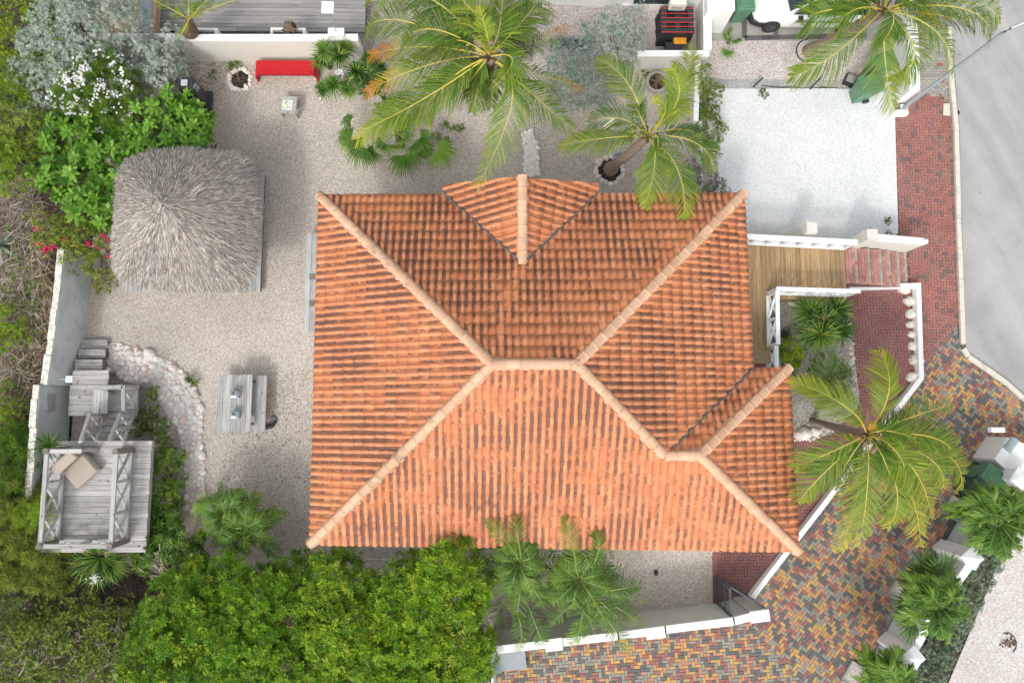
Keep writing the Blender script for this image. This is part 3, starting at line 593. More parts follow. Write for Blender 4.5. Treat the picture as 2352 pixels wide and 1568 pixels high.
# ridge and hip tiles
def ridgeline(a, b, off=.085, rad=.118, step=.36, over=.12, mort=True):
    a = np.array(a, float)+[0, 0, off]; b = np.array(b, float)+[0, 0, off]; d = nrm(b-a); a = a-d*over; L = np.linalg.norm(b-a); n = max(1, round(L/step)); s = nrm(np.cross([0, 0, 1.], d)); up = np.cross(d, s)
    mb_ = MB()
    for i in range(n):
        q = MB(); V = []; K = 7; j0 = random.uniform(-.006, .006)
        for t, rr, lift in ((0, 1.04, .008), (.10, 1.04, .008), (.13, 1.0, 0), (1.05, .96, -.002)):
            for k in range(K): an = math.pi*k/(K-1); V.append(a+d*L*(i+t)/n+s*math.cos(an)*rad*rr+up*(math.sin(an)*rad*.5*rr+lift-.03)+s*j0)
        b0 = len(V)
        for k in range(K): V.append(V[k]-up*0+d*.02-(V[k]-(a+d*L*i/n))*.18)
        F = [(r_*K+k+1, r_*K+k, (r_+1)*K+k, (r_+1)*K+k+1) for r_ in range(3) for k in range(K-1)]+[(b0+k, k, k+1, b0+k+1)[::-1] for k in range(K-1)]
        q.add(V, F); o = q.build('ridge_tile', 'ridge', house, smooth=True)
        o.data.attributes['rnd'].data.foreach_set('value', np.full(len(F), random.random(), dtype=np.float32))
    m2 = int(L/.07); rowL = []; rowR = []; V = []; F = []
    for i in range(m2+1):
        t = i/m2; w1 = rad*random.uniform(1.05, 1.5); w2 = rad*random.uniform(1.05, 1.5); c = a+d*L*t
        V += [c+s*w1-up*.10, c+s*rad*.8+up*.0, c-s*rad*.8+up*.0, c-s*w2-up*.10]
        if i: b0 = 4*i; F += [(b0-4, b0, b0+1, b0-3), (b0-3, b0+1, b0+2, b0-2), (b0-2, b0+2, b0+3, b0-1)]
    mb_.add(V, [f[::-1] for f in F]); mb_.build('ridge_mortar', 'rmortar', house)
RR = [(hNW, R1), (hSW, R1), (hNE, R2), (R2, J1), (J2, hSE) and (hSE, J2), (hXN, J2), (np.array([G0[0], G0[1], max(pGL.z(G0), pGR.z(G0))+.02]), G1)]
for a, b in RR: ridgeline(a, b, over=.01 if b is G1 else .05)
ridgeline(R1, R2, over=0); ridgeline(J1, J2, over=0)
def valley(a, b):
    a = np.array(a)+[0, 0, .065]; b = np.array(b)+[0, 0, .065]; d = b-a; s = nrm(np.cross([0, 0, 1.], d)); pts = [a+d*t+s*random.uniform(-.02, .02) for t in np.linspace(-.01, 1.0, 22)]; q = MB(); q.tube(pts, [random.uniform(.022, .04) for _ in pts], 6)
    q.build('valley_flashing', 'flash', house)
valley(gVL, G1); valley(gVR, G1); valley(hJN, J1)
hb = MB()
for a, b in ((hNW, hNE), (hSW, hSE)): pass
wi = .55
wp = [hNW+[wi, -wi, 0], hNE+[-wi, -wi, 0], P(1728, 847, ze)+[-wi, -.2, 0], P(1812, 845, ze)+[-wi, -wi, 0], hSE+[-wi, wi, 0], hSW+[wi, wi, 0]]
hb.prism(wp, 0, 2.86); hb.build('wall', 'wallw', house)
pb = MB(); pb.prism([G0+[-1.2, -.35, 0], G0+[1.2, -.35, 0], G0+[1.2, -1.6, 0], G0+[-1.2, -1.6, 0]], 0, 2.9); pb.build('porch_wall', 'wallw', house)
gb_ = MB(); gb_.add([G0+[-2.0, -.3, -(zg-ze)-.06], G0+[2.0, -.3, -(zg-ze)-.06], G0+[0, -.3, -.09]], [(0, 1, 2)]); gb_.build('gable', 'wallw', house)
fb = MB()
for a, b in ((hNW, hNE), (hNE, hJN), (hXN, hSE), (hSE, hSW), (hSW, hNW)): fb.beam(a-[0, 0, .12], b-[0, 0, .12], .03, .12)
fb.build('eaves_fascia', 'wpaint', house)
dp = MB(); x0 = P(797, 1262, 2.8); dp.tube([x0+[0, .35, 0], x0, P(795, 1280, 1.6)], .035, 8); dp.build('green_drainpipe', 'dgreen', house)
# ================================================================== WALLS
def wall(name, label, line, h, wid, mat_, cope, cw=None, ch=.06, side=1, blocks=0, rough=0, cat='wall'):
    """line: base line (survey points at z=0) of the visible face; the wall stands behind it"""
    pts = [P(u, v, 0) for u, v in line]; t = thing(name, label, cat, pts[0]); cw = cw or wid+.05
    b = MB()
    for a, c in zip(pts[:-1], pts[1:]):
        d = nrm(c-a); s = np.array([-d[1], d[0], 0])*side; e = d*wid*.0
        q = [a-e, c+e, c+e+s*wid, a-e+s*wid]; b.prism(q, 0, h)
    b.build('wall_body', mat_, t)
    for a, c in zip(pts[:-1], pts[1:]):
        d = nrm(c-a); s = np.array([-d[1], d[0], 0])*side; L = np.linalg.norm(c-a); n = max(1, round(L/blocks)) if blocks else 1
        for i in range(n):
            k = MB(); m_ = a+d*L*(i+.5)/n+s*(wid/2+random.uniform(-rough, rough)); k.box(m_+[0, 0, h+ch/2+.002], (L/n-(.012 if blocks else -.05), cw+random.uniform(-rough, rough), ch+random.uniform(0, rough*.5)), (d, s, (0, 0, 1))); k.build('coping_stone' if blocks else 'coping', cope, t)
    return t
t = wall('boundary_wall', 'grey rendered boundary wall beside the thatched hut with a rough stone coping', [(213.6, 596), (208, 655), (196, 760), (179, 888)], 1.42, .2, 'gwall', 'stonec', .19, .05, -1, .45, .02)
t = wall('boundary_wall', 'taller grey rendered boundary wall beside the raised wooden deck with a brown vent board', [(165, 888), (157, 1010), (150, 1140), (143, 1215)], 1.50, .2, 'gwall', 'stonec', .19, .05, -1, .4, .02)
vb = MB(); a = P(172, 978, .55); c = P(167, 1012, .55)
vb.box(P(116, 924, .98)+[.03, 0, 0], (.05, .52, .34)); vb.build('vent_board', 'wood_y', t)
t = wall('garden_wall', 'long cream garden wall with white coping behind the red bench', [(280, 141), (430, 141.5), (700, 141.5), (841, 141)], 1.26, .2, 'wall', 'cope', .22, .05, 1, 3.2, .02)
t = wall('corner_wall', 'white L-shaped wall around the pallet stack of the neighbour yard', [(1453, 161), (1610, 161)], .86, .2, 'wall', 'cope', .2, .04, 1)
b = MB(); a0 = P(1612, 160, 0); a1 = P(1612, -80, 0); b.prism([a0+[-.2, .19, 0], a1+[-.2, 0, 0], a1+[.05, 0, 0], a0+[.05, .19, 0]], 0, .86); b.build('wall_body', 'wall', t)
b = MB(); b.prism([a0+[-.2, .21, 0], a1+[-.22, 0, 0], a1+[.07, 0, 0], a0+[.07, .21, 0]], .862, .905); b.build('coping', 'cope', t)
t = wall('planter_wall', 'slim white wall running down from the corner wall beside the leafy planter', [(1577, 300), (1582, 170)], .80, .16, 'wall', 'cope', .16, .04, -1)
t = wall('planter_wall', 'low white planter wall between green shrubs and white gravel', [(1598, 440), (1597, 200)], .35, .12, 'wallw', 'cope', .12, .03, -1)
t = wall('street_wall', 'white wall under the palm beside the two green bins', [(2056, 236), (2050, 30)], .8, .34, 'wallw', 'cope', .36, .04, -1)
t = wall('driveway_wall', 'long cream wall with white coping between the side gravel and the coloured driveway', [(1712, 1367), (1646, 1384), (1500, 1402), (1400, 1415), (1128, 1446)], 1.5, .2, 'pwall', 'cope', .22, .06, 1)
for u, v, k in ((1478, 1407, 0), (1700, 1372, 1)):
    q = MB(); p = P(u, v, 0); d = nrm(P(1400, 1415)-P(1646, 1384)); s = np.array([-d[1], d[0], 0]); q.box(p+s*.10+[0, 0, .79], (.52, .30, 1.58), (d, s, (0, 0, 1)), 0); q.build('pier', 'pwall', t)
    q = MB(); q.box(p+s*.10+[0, 0, 1.61], (.55, .32, .06), (d, s, (0, 0, 1))); q.build('coping', 'cope', t)
q = MB(); p = P(1262, 1432, 0); q.box(p+s*.1+[0, 0, .79], (.45, .3, 1.58), (d, s, (0, 0, 1))); q.build('pier', 'pwall', t)
q = MB(); q.box(p+s*.1+[0, 0, 1.61], (.5, .34, .06), (d, s, (0, 0, 1))); q.build('coping', 'cope', t)
b = MB(); ln = [P(u, v, .27) for u, v in [(1951, 660), (2110, 655), (2117, 868), (1718, 1385)]]
def thickline(b, pts, wid, z0, z1, m=0):
    n = len(pts); off = []
    for i in range(n):
        d1 = nrm(pts[i]-pts[i-1]) if i else nrm(pts[1]-pts[0]); d2 = nrm(pts[i+1]-pts[i]) if i < n-1 else d1
        m_ = nrm(d1+d2); s = np.array([-m_[1], m_[0], 0])/max(.4, float(np.dot(m_, d1))); off.append(s*wid/2)
    for i in range(n-1): b.prism([pts[i]-off[i], pts[i+1]-off[i+1], pts[i+1]+off[i+1], pts[i]+off[i]], z0, z1, m)
thickline(b, ln, .155, 0, .27); b.build('court_edging_wall', 'cope', label='low white edging wall turning diagonally between the red court and the coloured driveway', cat='wall')
# entrance stairs, deck and rails
DKZ = .90
t = thing('timber_deck', 'honey-coloured timber entrance deck beside the east eave', 'deck', P(1724, 571, 0))
A = P(1700, 548, DKZ); Bx = P(1941, 571, DKZ)[0]; y1 = P(1830, 556, DKZ)[1]; y0 = P(1830, 687, DKZ)[1]; yb = P(1740, 768, DKZ)[1]; x2 = P(1764, 700, DKZ)[0]; x = A[0]; pw = .158
while x < Bx-.05:
    q = MB(); lo = y0 if x > x2-.05 else yb-(x-A[0])*.75; lo2 = y0 if x > x2-.05 else yb-(x+pw-A[0])*.75; yt = y1-(x-A[0])*.04+.1
    q.prism([(x, lo), (x+pw-.008, lo2), (x+pw-.008, yt-.006), (x, yt)], DKZ-.04, DKZ+random.uniform(0, .004)); q.build('plank', 'ydeck', t); x += pw
for i in range(6):
    q = MB(); yy = yb-.02-i*.15; xa = A[0]; k = max(0, (yb-yy)); q.prism([(xa+.25, yy-.142), (x2+.02, yy-.142), (x2+.02, yy), (xa+.1, yy)], DKZ-.05, DKZ-.012); q.build('plank', 'ydeckx', t)
q = MB(); q.prism([(A[0]+.1, y0+.04), (Bx-.02, y0+.04), (Bx-.02, y1-.02), (A[0]+.1, y1-.02)], 0, DKZ-.05); q.build('deck_base', 'ydeckx', t)
st = thing('brick_steps', 'red brick entrance steps with pale nosings descending to the sidewalk', 'steps', P(1960, 610, 0))
ys1, ys0 = P(1990, 571, .6)[1], P(1990, 655, .6)[1]; xn = [P(u, 610, DKZ-.15*i)[0] for i, u in enumerate((1969.6, 1999, 2025.7, 2045.7, 2065.8, 2083))]; xs = Bx-.01
for i, xe in enumerate(xn):
    z = DKZ-.15*i; q = MB(); q.prism([(xs, ys0), (xe-.0, ys0), (xe-.0, ys1), (xs, ys1)], 0, z-.02); q.build('step_core', 'mortar', st)
    q = MB(); m_ = int((ys1-ys0)/.11)
    for k in range(m_): q.box((xe-.035, ys0+(k+.5)*(ys1-ys0)/m_, z-.03), (.07, (ys1-ys0)/m_-.006, .06)); 
    q.build('nosing', 'greyp', st)
    nr = max(1, round((xe-.07-xs)/.1)); wd = (xe-.07-xs)/nr
    for r_ in range(nr):
        y = ys0-(.1 if (r_+i) % 2 else 0)
        while y < ys1-.05:
            a_, c_ = max(y, ys0), min(y+.2, ys1-.02)
            if c_-a_ > .04: q = MB(); q.box((xs+(r_+.5)*wd, (a_+c_)/2, z-.012), (wd-.007, c_-a_-.007, .026+random.uniform(0, .004))); q.build('brick', 'redl', st)
            y += .2
    xs = xe
sw = thing('stair_wall', 'cream stepped parapet wall with a rounded end beside the entrance steps', 'wall', P(1960, 590, 0))
q = MB(); yA = P(2000, 571, .5)[1]; xa = P(1967, 580, .75)[0]; xb = P(2071, 580, 0)[0]+.05; q.add([(xa, yA, 0), (xb, yA-.03, 0), (xb, yA+.17, 0), (xa, yA+.2, 0), (xa, yA, 1.55), (xb, yA-.03, 1.12), (xb, yA+.17, 1.12), (xa, yA+.2, 1.55)], [(4, 5, 6, 7), (0, 1, 5, 4), (1, 2, 6, 5), (2, 3, 7, 6), (3, 0, 4, 7)]); q.build('parapet', 'wall', sw)
q = MB(); q.add([(xa, yA-.01, 1.552), (xb, yA-.04, 1.122), (xb, yA+.18, 1.122), (xa, yA+.21, 1.552), (xa, yA-.01, 1.60), (xb, yA-.04, 1.17), (xb, yA+.18, 1.17), (xa, yA+.21, 1.60)], [(4, 5, 6, 7), (0, 1, 5, 4), (1, 2, 6, 5), (2, 3, 7, 6), (3, 0, 4, 7)]); q.build('coping', 'cope', sw)
q = MB(); q.tube([(xb-.45, yA+.07, 1.18), (xb+.07, yA+.07, 1.15)], .085, 12); q.build('rounded_end', 'wpaint', sw, smooth=True)
for u, v in ((1959, 569), (1826, 554)):
    q = MB(); p = P(u, v, DKZ); q.box(p+[.12, .18, .45-DKZ/2+.03], (.33, .33, .96+DKZ), taper=.98); q.build('pier', 'wall', sw)
def xrail(name, label, p, q, z0, hh, panels, matn, topw=.14, both='', post=.07, cat='railing', mats_b=None, par=None, braces=True, lw=.07, posts=True, topt=.05):
    t = par or thing(name, label, cat, (p[0], p[1], z0)); p = np.array([p[0], p[1], 0]); q = np.array([q[0], q[1], 0]); d = nrm(q-p); L = np.linalg.norm(q-p); s = np.array([-d[1], d[0], 0])
    k = MB(); k.box((p+q)/2+[0, 0, z0+hh], (L+.08, topw, topt), (d, s, (0, 0, 1))); k.build('top_rail', matn, t)
    k = MB(); k.box((p+q)/2+[0, 0, z0+.10], (L, lw+.04, .05), (d, s, (0, 0, 1))); k.build('bottom_rail', matn, t)
    for i in range(panels+1):
        if posts: k = MB(); k.box(p+d*L*i/panels+[0, 0, z0+hh/2-.02], (post, post, hh-.02), (d, s, (0, 0, 1))); k.build('post', matn, t)
    if braces:
        for i in range(panels):
            a = p+d*(L*i/panels+.03); c = p+d*(L*(i+1)/panels-.03)
            k = MB(); k.beam(a+[0, 0, z0+.13]+s*.012, c+[0, 0, z0+hh-.03]+s*.012, lw, .022); k.build('brace', matn, t)
            k = MB(); k.beam(c+[0, 0, z0+.13]-s*.012, a+[0, 0, z0+hh-.03]-s*.012, lw, .022); k.build('brace', matn, t)
    return t
RZ = .82
xrail('white_railing', 'white cross-braced railing along the street side of the honey-coloured deck', P(1706, 543, DKZ+RZ), P(1966, 557, DKZ+RZ), DKZ, RZ, 7, 'wpaint', .17)
xrail('white_railing', 'white cross-braced railing between the honey-coloured deck and the yucca bed', P(1786, 663, DKZ+RZ), P(1973, 669, DKZ+RZ), DKZ, RZ, 4, 'wpaint', .12)
xrail('white_railing', 'short white cross-braced railing turning south beside the garden bed', P(1785, 670, DKZ+RZ), P(1787, 788, DKZ+RZ), DKZ, RZ, 2, 'wpaint', .12)
xrail('white_railing', 'lower white railing beside the gable corner and the lime shrub', P(1782, 797, 1.2), P(1783, 848, 1.2), .45, .78, 1, 'wpaint', .13)
# ================================================================== RAISED WOODEN LOOKOUT, landing, steps
def planks(t, a, b, z, wid, mat_, th=.035, along='x', gap=.008, jit=.01):
    x0, x1 = min(a[0], b[0]), max(a[0], b[0]); y0, y1 = min(a[1], b[1]), max(a[1], b[1]); n = max(1, round((y1-y0)/wid if along == 'x' else (x1-x0)/wid))
    for i in range(n):
        q = MB()
        if along == 'x': w_ = (y1-y0)/n; q.box(((x0+x1)/2+random.uniform(-jit, jit), y0+(i+.5)*w_, z-th/2+random.uniform(0, .003)), (x1-x0, w_-gap, th))
        else: w_ = (x1-x0)/n; q.box((x0+(i+.5)*w_, (y0+y1)/2+random.uniform(-jit, jit), z-th/2+random.uniform(0, .003)), (w_-gap, y1-y0, th))
        q.build('plank', mat_, t)
for k, (x0, x1, y0, y1) in enumerate(((700, 921, 45, 122), (674, 899, 126, 206), (647, 874, 214, 302))):
    z = .15+.15*k; a, b = Z('R6', x0, y0, z), Z('R6', x1, y1, z); lab = ['lowest', 'middle', 'topmost'][k]
    t = thing('wooden_step', f'{lab} grey two-plank step beside the grey wall leading up to the landing', 'step', ((a[0]+b[0])/2, (a[1]+b[1])/2, 0), 'two-plank steps up to the landing')
    planks(t, a, b, z, .11, 'wood_x'); q = MB(); q.box(((a[0]+b[0])/2, (a[1]+b[1])/2, (z-.04)/2), (abs(b[0]-a[0])-.06, abs(a[1]-b[1])-.06, z-.04)); q.build('step_frame', 'log', t)
LZ = .62
t = thing('wooden_landing', 'grey plank landing beside the wall between the two-plank steps and the lookout stairs', 'deck', Z('R6', 800, 500))
planks(t, Z('R6', 628, 306, LZ), Z('R6', 929, 432, LZ), LZ, .155, 'wood_x'); planks(t, Z('R6', 603, 434, LZ), Z('R6', 1178, 700, LZ), LZ, .155, 'wood_x')
for x_, y_ in ((640, 330), (900, 330), (1140, 450), (1140, 680), (620, 680)):
    p = Z('R6', x_, y_, LZ); q = MB(); q.tube([(p[0], p[1], 0), (p[0], p[1], LZ-.05)], .06, 8); q.build('post', 'log', t)
for y_ in (470, 655):
    a, b = Z('R6', 1100, y_, .3), Z('R6', 1288, y_, .3); q = MB(); q.beam(a, b, .12, .12); q.build('beam', 'log', t)
zt = LZ+.8; xrail('landing_railing', 'weathered grey cross-braced railing at the east end of the landing', Z('R6', 1062, 452, zt), Z('R6', 1062, 648, zt), LZ, .8, 1, 'wood_y', .11)
t = xrail('landing_railing', 'weathered grey rail along the north edge of the landing', Z('R6', 812, 462, zt), Z('R6', 1045, 450, zt), LZ, .8, 1, 'wood_x', .11, braces=False)
t = thing('wooden_bench', 'wide weathered board seat standing across the plank landing', 'bench', Z('R6', 860, 580, LZ))
planks(t, Z('R6', 803, 478, 1.05), Z('R6', 919, 680, 1.05), 1.05, .22, 'wood_y', along='y', jit=0)
for y_ in (500, 660): a, b = Z('R6', 815, y_, 1.0), Z('R6', 908, y_, 1.0); q = MB(); q.box(((a[0]+b[0])/2, a[1], (1.0+LZ)/2), (abs(b[0]-a[0]), .05, 1.0-LZ)); q.build('leg', 'wood_y', t)
TZ = 1.6
t = thing('lookout_stairs', 'weathered grey stairs with cross-braced handrails climbing from the landing to the lookout deck', 'stairs', Z('R6', 1000, 800))
for i in range(5):
    z = LZ+.17*(i+1)-.04; a, b = Z('R6', 930-i*32, 680+i*57, z), Z('R6', 1150-i*24, 722+i*57, z); planks(t, a, b, z, .3, 'wood_x')
    q = MB(); q.box(((a[0]+b[0])/2, min(a[1], b[1])+.01, z-.09), (abs(b[0]-a[0]), .02, .12)); q.build('riser', 'wood_x', t)
for xa, xb, dx, dyy in ((770, 690, 110, 5), (1030, 935, 100, 5)):
    p0 = Z('R6', xa, 690, LZ+.9); p1 = Z('R6', xb, 925, TZ+.85); q = MB(); q.beam(p0, p1, .11, .05); q.build('handrail', 'wood_y', t)
    l0 = p0.copy(); l0[2] = LZ+.15; l1 = p1.copy(); l1[2] = TZ+.1; q = MB(); q.beam(l0, l1, .07, .05); q.build('lower_rail', 'wood_y', t)
    m0 = p0*.5+p1*.5; ml = l0*.5+l1*.5
    for a, b in ((l0, m0), (p0, ml), (ml, p1), (m0, l1)): q = MB(); q.beam(a, b, .06, .025); q.build('brace', 'wood_y', t)
    for a, b in ((l0-[0, 0, .12], p0+[0, 0, .02]), (ml-[0, 0, .3], m0)): q = MB(); q.beam(a, b, .08, .08); q.build('post', 'wood_y', t)
t = thing('lookout_deck', 'raised square lookout deck of weathered grey planks with cross-braced rails', 'deck', P(220, 1140))
dA, dB = P(111, 1012, TZ), P(334.5, 1268, TZ); planks(t, dA, dB, TZ, .157, 'wood_x', .04)
q = MB(); x0_, x1_ = dA[0], dB[0]; yA_, yB_ = dA[1], dB[1]
for a, b in (((x0_+.02, yA_-.05), (x1_-.02, yA_-.05)), ((x0_+.02, yB_+.05), (x1_-.02, yB_+.05)), ((x0_+.05, yA_), (x0_+.05, yB_)), ((x1_-.05, yA_), (x1_-.05, yB_))): q.beam((*a, TZ-.13), (*b, TZ-.13), .05, .16)
q.build('joist_frame', 'wood_x', t)
for x_, y_ in ((x0_+.2, yA_-.2), (x1_-.2, yA_-.2), (x0_+.2, yB_+.2), (x1_-.2, yB_+.2)): q = MB(); q.tube([(x_, y_, 0), (x_, y_, TZ-.2)], .08, 10); q.build('support_post', 'log', t)
zt = TZ+.85; xE = P(267, 1040, zt)[0]; xW = P(107.5, 1040, zt)[0]+.0; yN = P(150, 1036, zt)[1]; yS = P(150, 1254, zt)[1]; yG1, yG2 = P(185, 1036, zt)[0], P(243, 1036, zt)[0]
xrail('', '', (xE, yN), (xE, yS), TZ, .85, 3, 'wood_y', .12, par=t, lw=.08); xrail('', '', (xW, yN), (xW, yS), TZ, .85, 3, 'wood_y', .12, par=t, lw=.08)
xrail('', '', (xW, yN), (yG1, yN), TZ, .85, 1, 'wood_x', .12, par=t, lw=.08); xrail('', '', (yG2, yN), (xE, yN), TZ, .85, 1, 'wood_x', .12, par=t, lw=.08, braces=False); xrail('', '', (xW, yS), (xE, yS), TZ, .85, 2, 'wood_x', .12, par=t, lw=.08)
for x_, y_ in ((xE, yN), (xW, yN), (xE, yS), (xW, yS)): q = MB(); q.tube([(x_, y_, TZ-.1), (x_, y_, TZ+.93)], .085, 12); q.build('log_post', 'log', t, smooth=True)
t = thing('lounge_seat', 'beige foam fold-out lounge seat on the raised lookout deck', 'seat', P(240, 1190, TZ))
def rbox(b, c, sz, ax, r=.04, m=0):
    X, Y, Zz = [np.asarray(a, float) for a in ax]; c = np.asarray(c, float); v = []
    for zf, ins in ((-.5, r), (-.5+r/sz[2], 0), (.5-r/sz[2], 0), (.5, r)):
        for i, j in ((-1, -1), (1, -1), (1, 1), (-1, 1)): v.append(c+X*i*(sz[0]/2-ins)+Y*j*(sz[1]/2-ins)+Zz*zf*sz[2])
    f = [(3, 2, 1, 0), (12, 13, 14, 15)]+[(k*4+i, k*4+(i+1) % 4, k*4+4+(i+1) % 4, k*4+4+i) for k in range(3) for i in range(4)]; b.add(v, f, m)
c0 = Z('R6', 683, 1175, TZ+.3); X = nrm(Z('R6', 810, 1165, 1.9)-Z('R6', 660, 1300, 1.9)); Y = np.array([-X[1], X[0], 0])
q = MB(); rbox(q, c0-[0, 0, .14]+Y*.0, (.78, .66, .28), (X, Y, (0, 0, 1))); q.build('seat_cushion', 'cush', t)
q = MB(); rbox(q, c0+Y*.46+[0, 0, .10], (.78, .30, .66), (X, nrm(Y+np.array([0, 0, .42])), nrm(np.array([0, 0, 1.])-Y*.42))); q.build('back_cushion', 'cush', t)
q = MB(); q.box(c0+Y*.31-[0, 0, .06], (.77, .04, .05), (X, Y, (0, 0, 1))); q.build('strap', 'ccush', t)
# ================================================================== THATCHED HUT
OUT = [(u_+random.uniform(-3, 3), v_+random.uniform(-3, 3)) for u_, v_ in [(285, 365), (345, 343), (430, 339), (490, 345), (548, 349), (575, 372), (588, 410), (594, 470), (592, 535), (588, 600), (578, 645), (556, 669), (490, 672), (430, 668), (370, 664), (305, 654), (272, 645), (258, 610), (257, 560), (262, 500), (262, 450), (270, 400)]]
hz = 2.1; ap = P(373, 468, 3.55); t = thing('thatched_hut', 'square open hut under a shaggy grey palm-thatch roof', 'hut', (ap[0], ap[1], 0))
O = np.array([P(u, v, hz)[:2] for u, v in OUT]); cen = ap[:2]
def edge_at(ang):
    d = np.array([math.cos(ang), math.sin(ang)]); best = 1
    for i in range(len(O)):
        p, q = O[i]-cen, O[(i+1) % len(O)]-cen; den = d[0]*(q[1]-p[1])-d[1]*(q[0]-p[0])
        if abs(den) < 1e-9: continue
        tt = (p[0]*(q[1]-p[1])-p[1]*(q[0]-p[0]))/den; uu = (p[0]*d[1]-p[1]*d[0])/den
        if tt > 0 and 0 <= uu <= 1: best = tt
    return best
EA = np.array([edge_at(a) for a in np.linspace(0, 2*math.pi, 361)])
def hh_(r): return 3.55-(3.55-hz)*(.90*r+.10*r**3)
q = MB(); V = []; F = []; K = 72; RR_ = 8
for j in range(RR_+1):
    for i in range(K): a = 2*math.pi*i/K; r = j/RR_*.96; e = EA[int(i*360/K)]; V.append((cen[0]+math.cos(a)*e*r, cen[1]+math.sin(a)*e*r, hh_(r)-.05))
F = [(j*K+i, (j+1)*K+i, (j+1)*K+(i+1) % K, j*K+(i+1) % K) for j in range(RR_) for i in range(K)]; q.add(V, F); q.build('thatch_base', 'thatchu', t, smooth=True)
n = 38000; a = rng.uniform(0, 2*math.pi, n); r = np.sqrt(rng.uniform(.0, 1, n)); e = EA[(a/(2*math.pi)*360).astype(int)]; L = rng.uniform(.16, .38, n); da = rng.normal(0, .30, n)
base = np.stack([cen[0]+np.cos(a)*e*r*.95, cen[1]+np.sin(a)*e*r*.95, hh_(r*.95)+rng.uniform(-.02, .03, n)], 1)
dr = np.stack([np.cos(a+da), np.sin(a+da), -(.55+.25*r)*np.ones(n)+rng.normal(0, .10, n)], 1); dr /= np.linalg.norm(dr, axis=1, keepdims=True); sd2 = np.stack([-np.sin(a), np.cos(a), rng.normal(0, .3, n)], 1); wv = rng.uniform(.006, .014, n)[:, None]
V = np.stack([base-sd2*wv, base+sd2*wv, base+dr*L[:, None]*.6+sd2*wv*.8+[0, 0, .012], base+dr*L[:, None]*.6-sd2*wv*.8+[0, 0, .012], base+dr*L[:, None]], 1)
F = np.concatenate([np.array([[0, 1, 2], [0, 2, 3], [3, 2, 4]])[None]+(np.arange(n)*5)[:, None, None]]).reshape(-1, 3)
pn = np.sin(a*3+1)*.06+np.sin(a*7+r*5)*.06; me = rawmesh('thatch', V.reshape(-1, 3)-ORG[t], F, ['straw'], A=np.clip(np.repeat(rng.beta(2, 2, n)*.9+pn, 3), .001, .93)); place('thatch', me, t, kind='stuff')
q = MB()
for _ in range(9): a_ = random.uniform(-.35, .35)+.9; p0 = P(440, 447, 3.2)+rng.normal(0, .05, 3)*[1, 1, 0]; d_ = np.array([math.cos(a_), math.sin(a_), -.35])*.42; s_ = np.array([-math.sin(a_), math.cos(a_), 0])*.012; q.add([p0-s_, p0+s_, p0+d_+s_*.4, p0+d_-s_*.4], [(0, 1, 2, 3)], 0, .97)
q.build('loose_straw', 'straw', t)
q = MB(); cr = P(372, 471.5, 3.42); pts = [cr+np.array([math.cos(x)*.285, math.sin(x)*.285, .03*math.sin(x*2)]) for x in np.linspace(0, 2*math.pi, 33)]; q.tube(pts, .007, 5, cap=False); q.build('wire_ring', 'black', t)
q = MB(); q.tube([ap-[0, 0, .1], ap+[.02, 0, .06]], .02, 6); q.build('centre_peg', 'dry', t)
for u, v in ((330, 420), (535, 410), (540, 610), (320, 610)): p = P(u, v, .2); q = MB(); q.tube([p, (p[0], p[1], 2.2)], .07, 8); q.build('post', 'log', t)
t = thing('hut_floor_deck', 'grey timber floor deck showing along the east and south edges of the thatched hut', 'deck', P(440, 530)); z = .22
a, b = P(300, 395, z), P(598, 671, z); planks(t, (a[0], a[1]), (b[0]-.52, b[1]), z, .15, 'wood_y', along='y'); planks(t, (b[0]-.51, a[1]), (b[0]-.16, b[1]), z, .12, 'wood_y', along='y'); planks(t, (b[0]-.15, a[1]+.02), (b[0], b[1]), z+.03, .14, 'wood_y', along='y')
q = MB(); q.prism([(a[0]+.05, b[1]+.05), (b[0]-.05, b[1]+.05), (b[0]-.05, a[1]-.05), (a[0]+.05, a[1]-.05)], 0, z-.04); q.build('deck_frame', 'log', t)
# ================================================================== STONES
def stonemesh(seed, flat=.85, n=9):
    r_ = random.Random(seed); V = []; F = []; rings = [(0, .0), (.0, .95), (.55, .80), (.85, .42)]
    rad = [r_.uniform(.72, 1.12) for _ in range(n)]
    for z, rr in rings[1:]:
        for k in range(n): a_ = 2*math.pi*k/n+r_.uniform(-.12, .12); V.append((math.cos(a_)*rad[k]*rr*.5, math.sin(a_)*rad[k]*rr*.5*.85, (z+r_.uniform(-.06, .06))*flat*.5))
    V.append((0, 0, .95*flat*.5)); F = [(r1*n+k, r1*n+(k+1) % n, (r1+1)*n+(k+1) % n, (r1+1)*n+k) for r1 in range(2) for k in range(n)]+[(2*n+k, 2*n+(k+1) % n, 3*n) for k in range(n)]
    return V, F
SM = [stonemesh(i) for i in range(8)]; SME = [rawmesh('stone', V, F, ['stone'], A=[0]*len(F)) for V, F in SM]
def stones(parent, pts, name='stone', limit=300):
    for k, (p, s) in enumerate(pts[:limit]): place(name, random.choice(SME), parent, p, (random.uniform(-.15, .15), random.uniform(-.15, .15), random.uniform(0, 6.28)), (s*random.uniform(.9, 1.2), s*random.uniform(.85, 1.1), s*random.uniform(.7, 1.1)))
    if len(pts) > limit:
        q = MB()
        for p, s in pts[limit:]:
            V, F = random.choice(SM); a_ = random.uniform(0, 6.28); c_, s_ = math.cos(a_), math.sin(a_); q.add([(p[0]+s*(x*c_-y*s_), p[1]+s*(x*s_+y*c_), p[2]+s*zz) for x, y, zz in V], F)
        q.build(name+'s_beyond', 'stone', parent, kind='stuff')
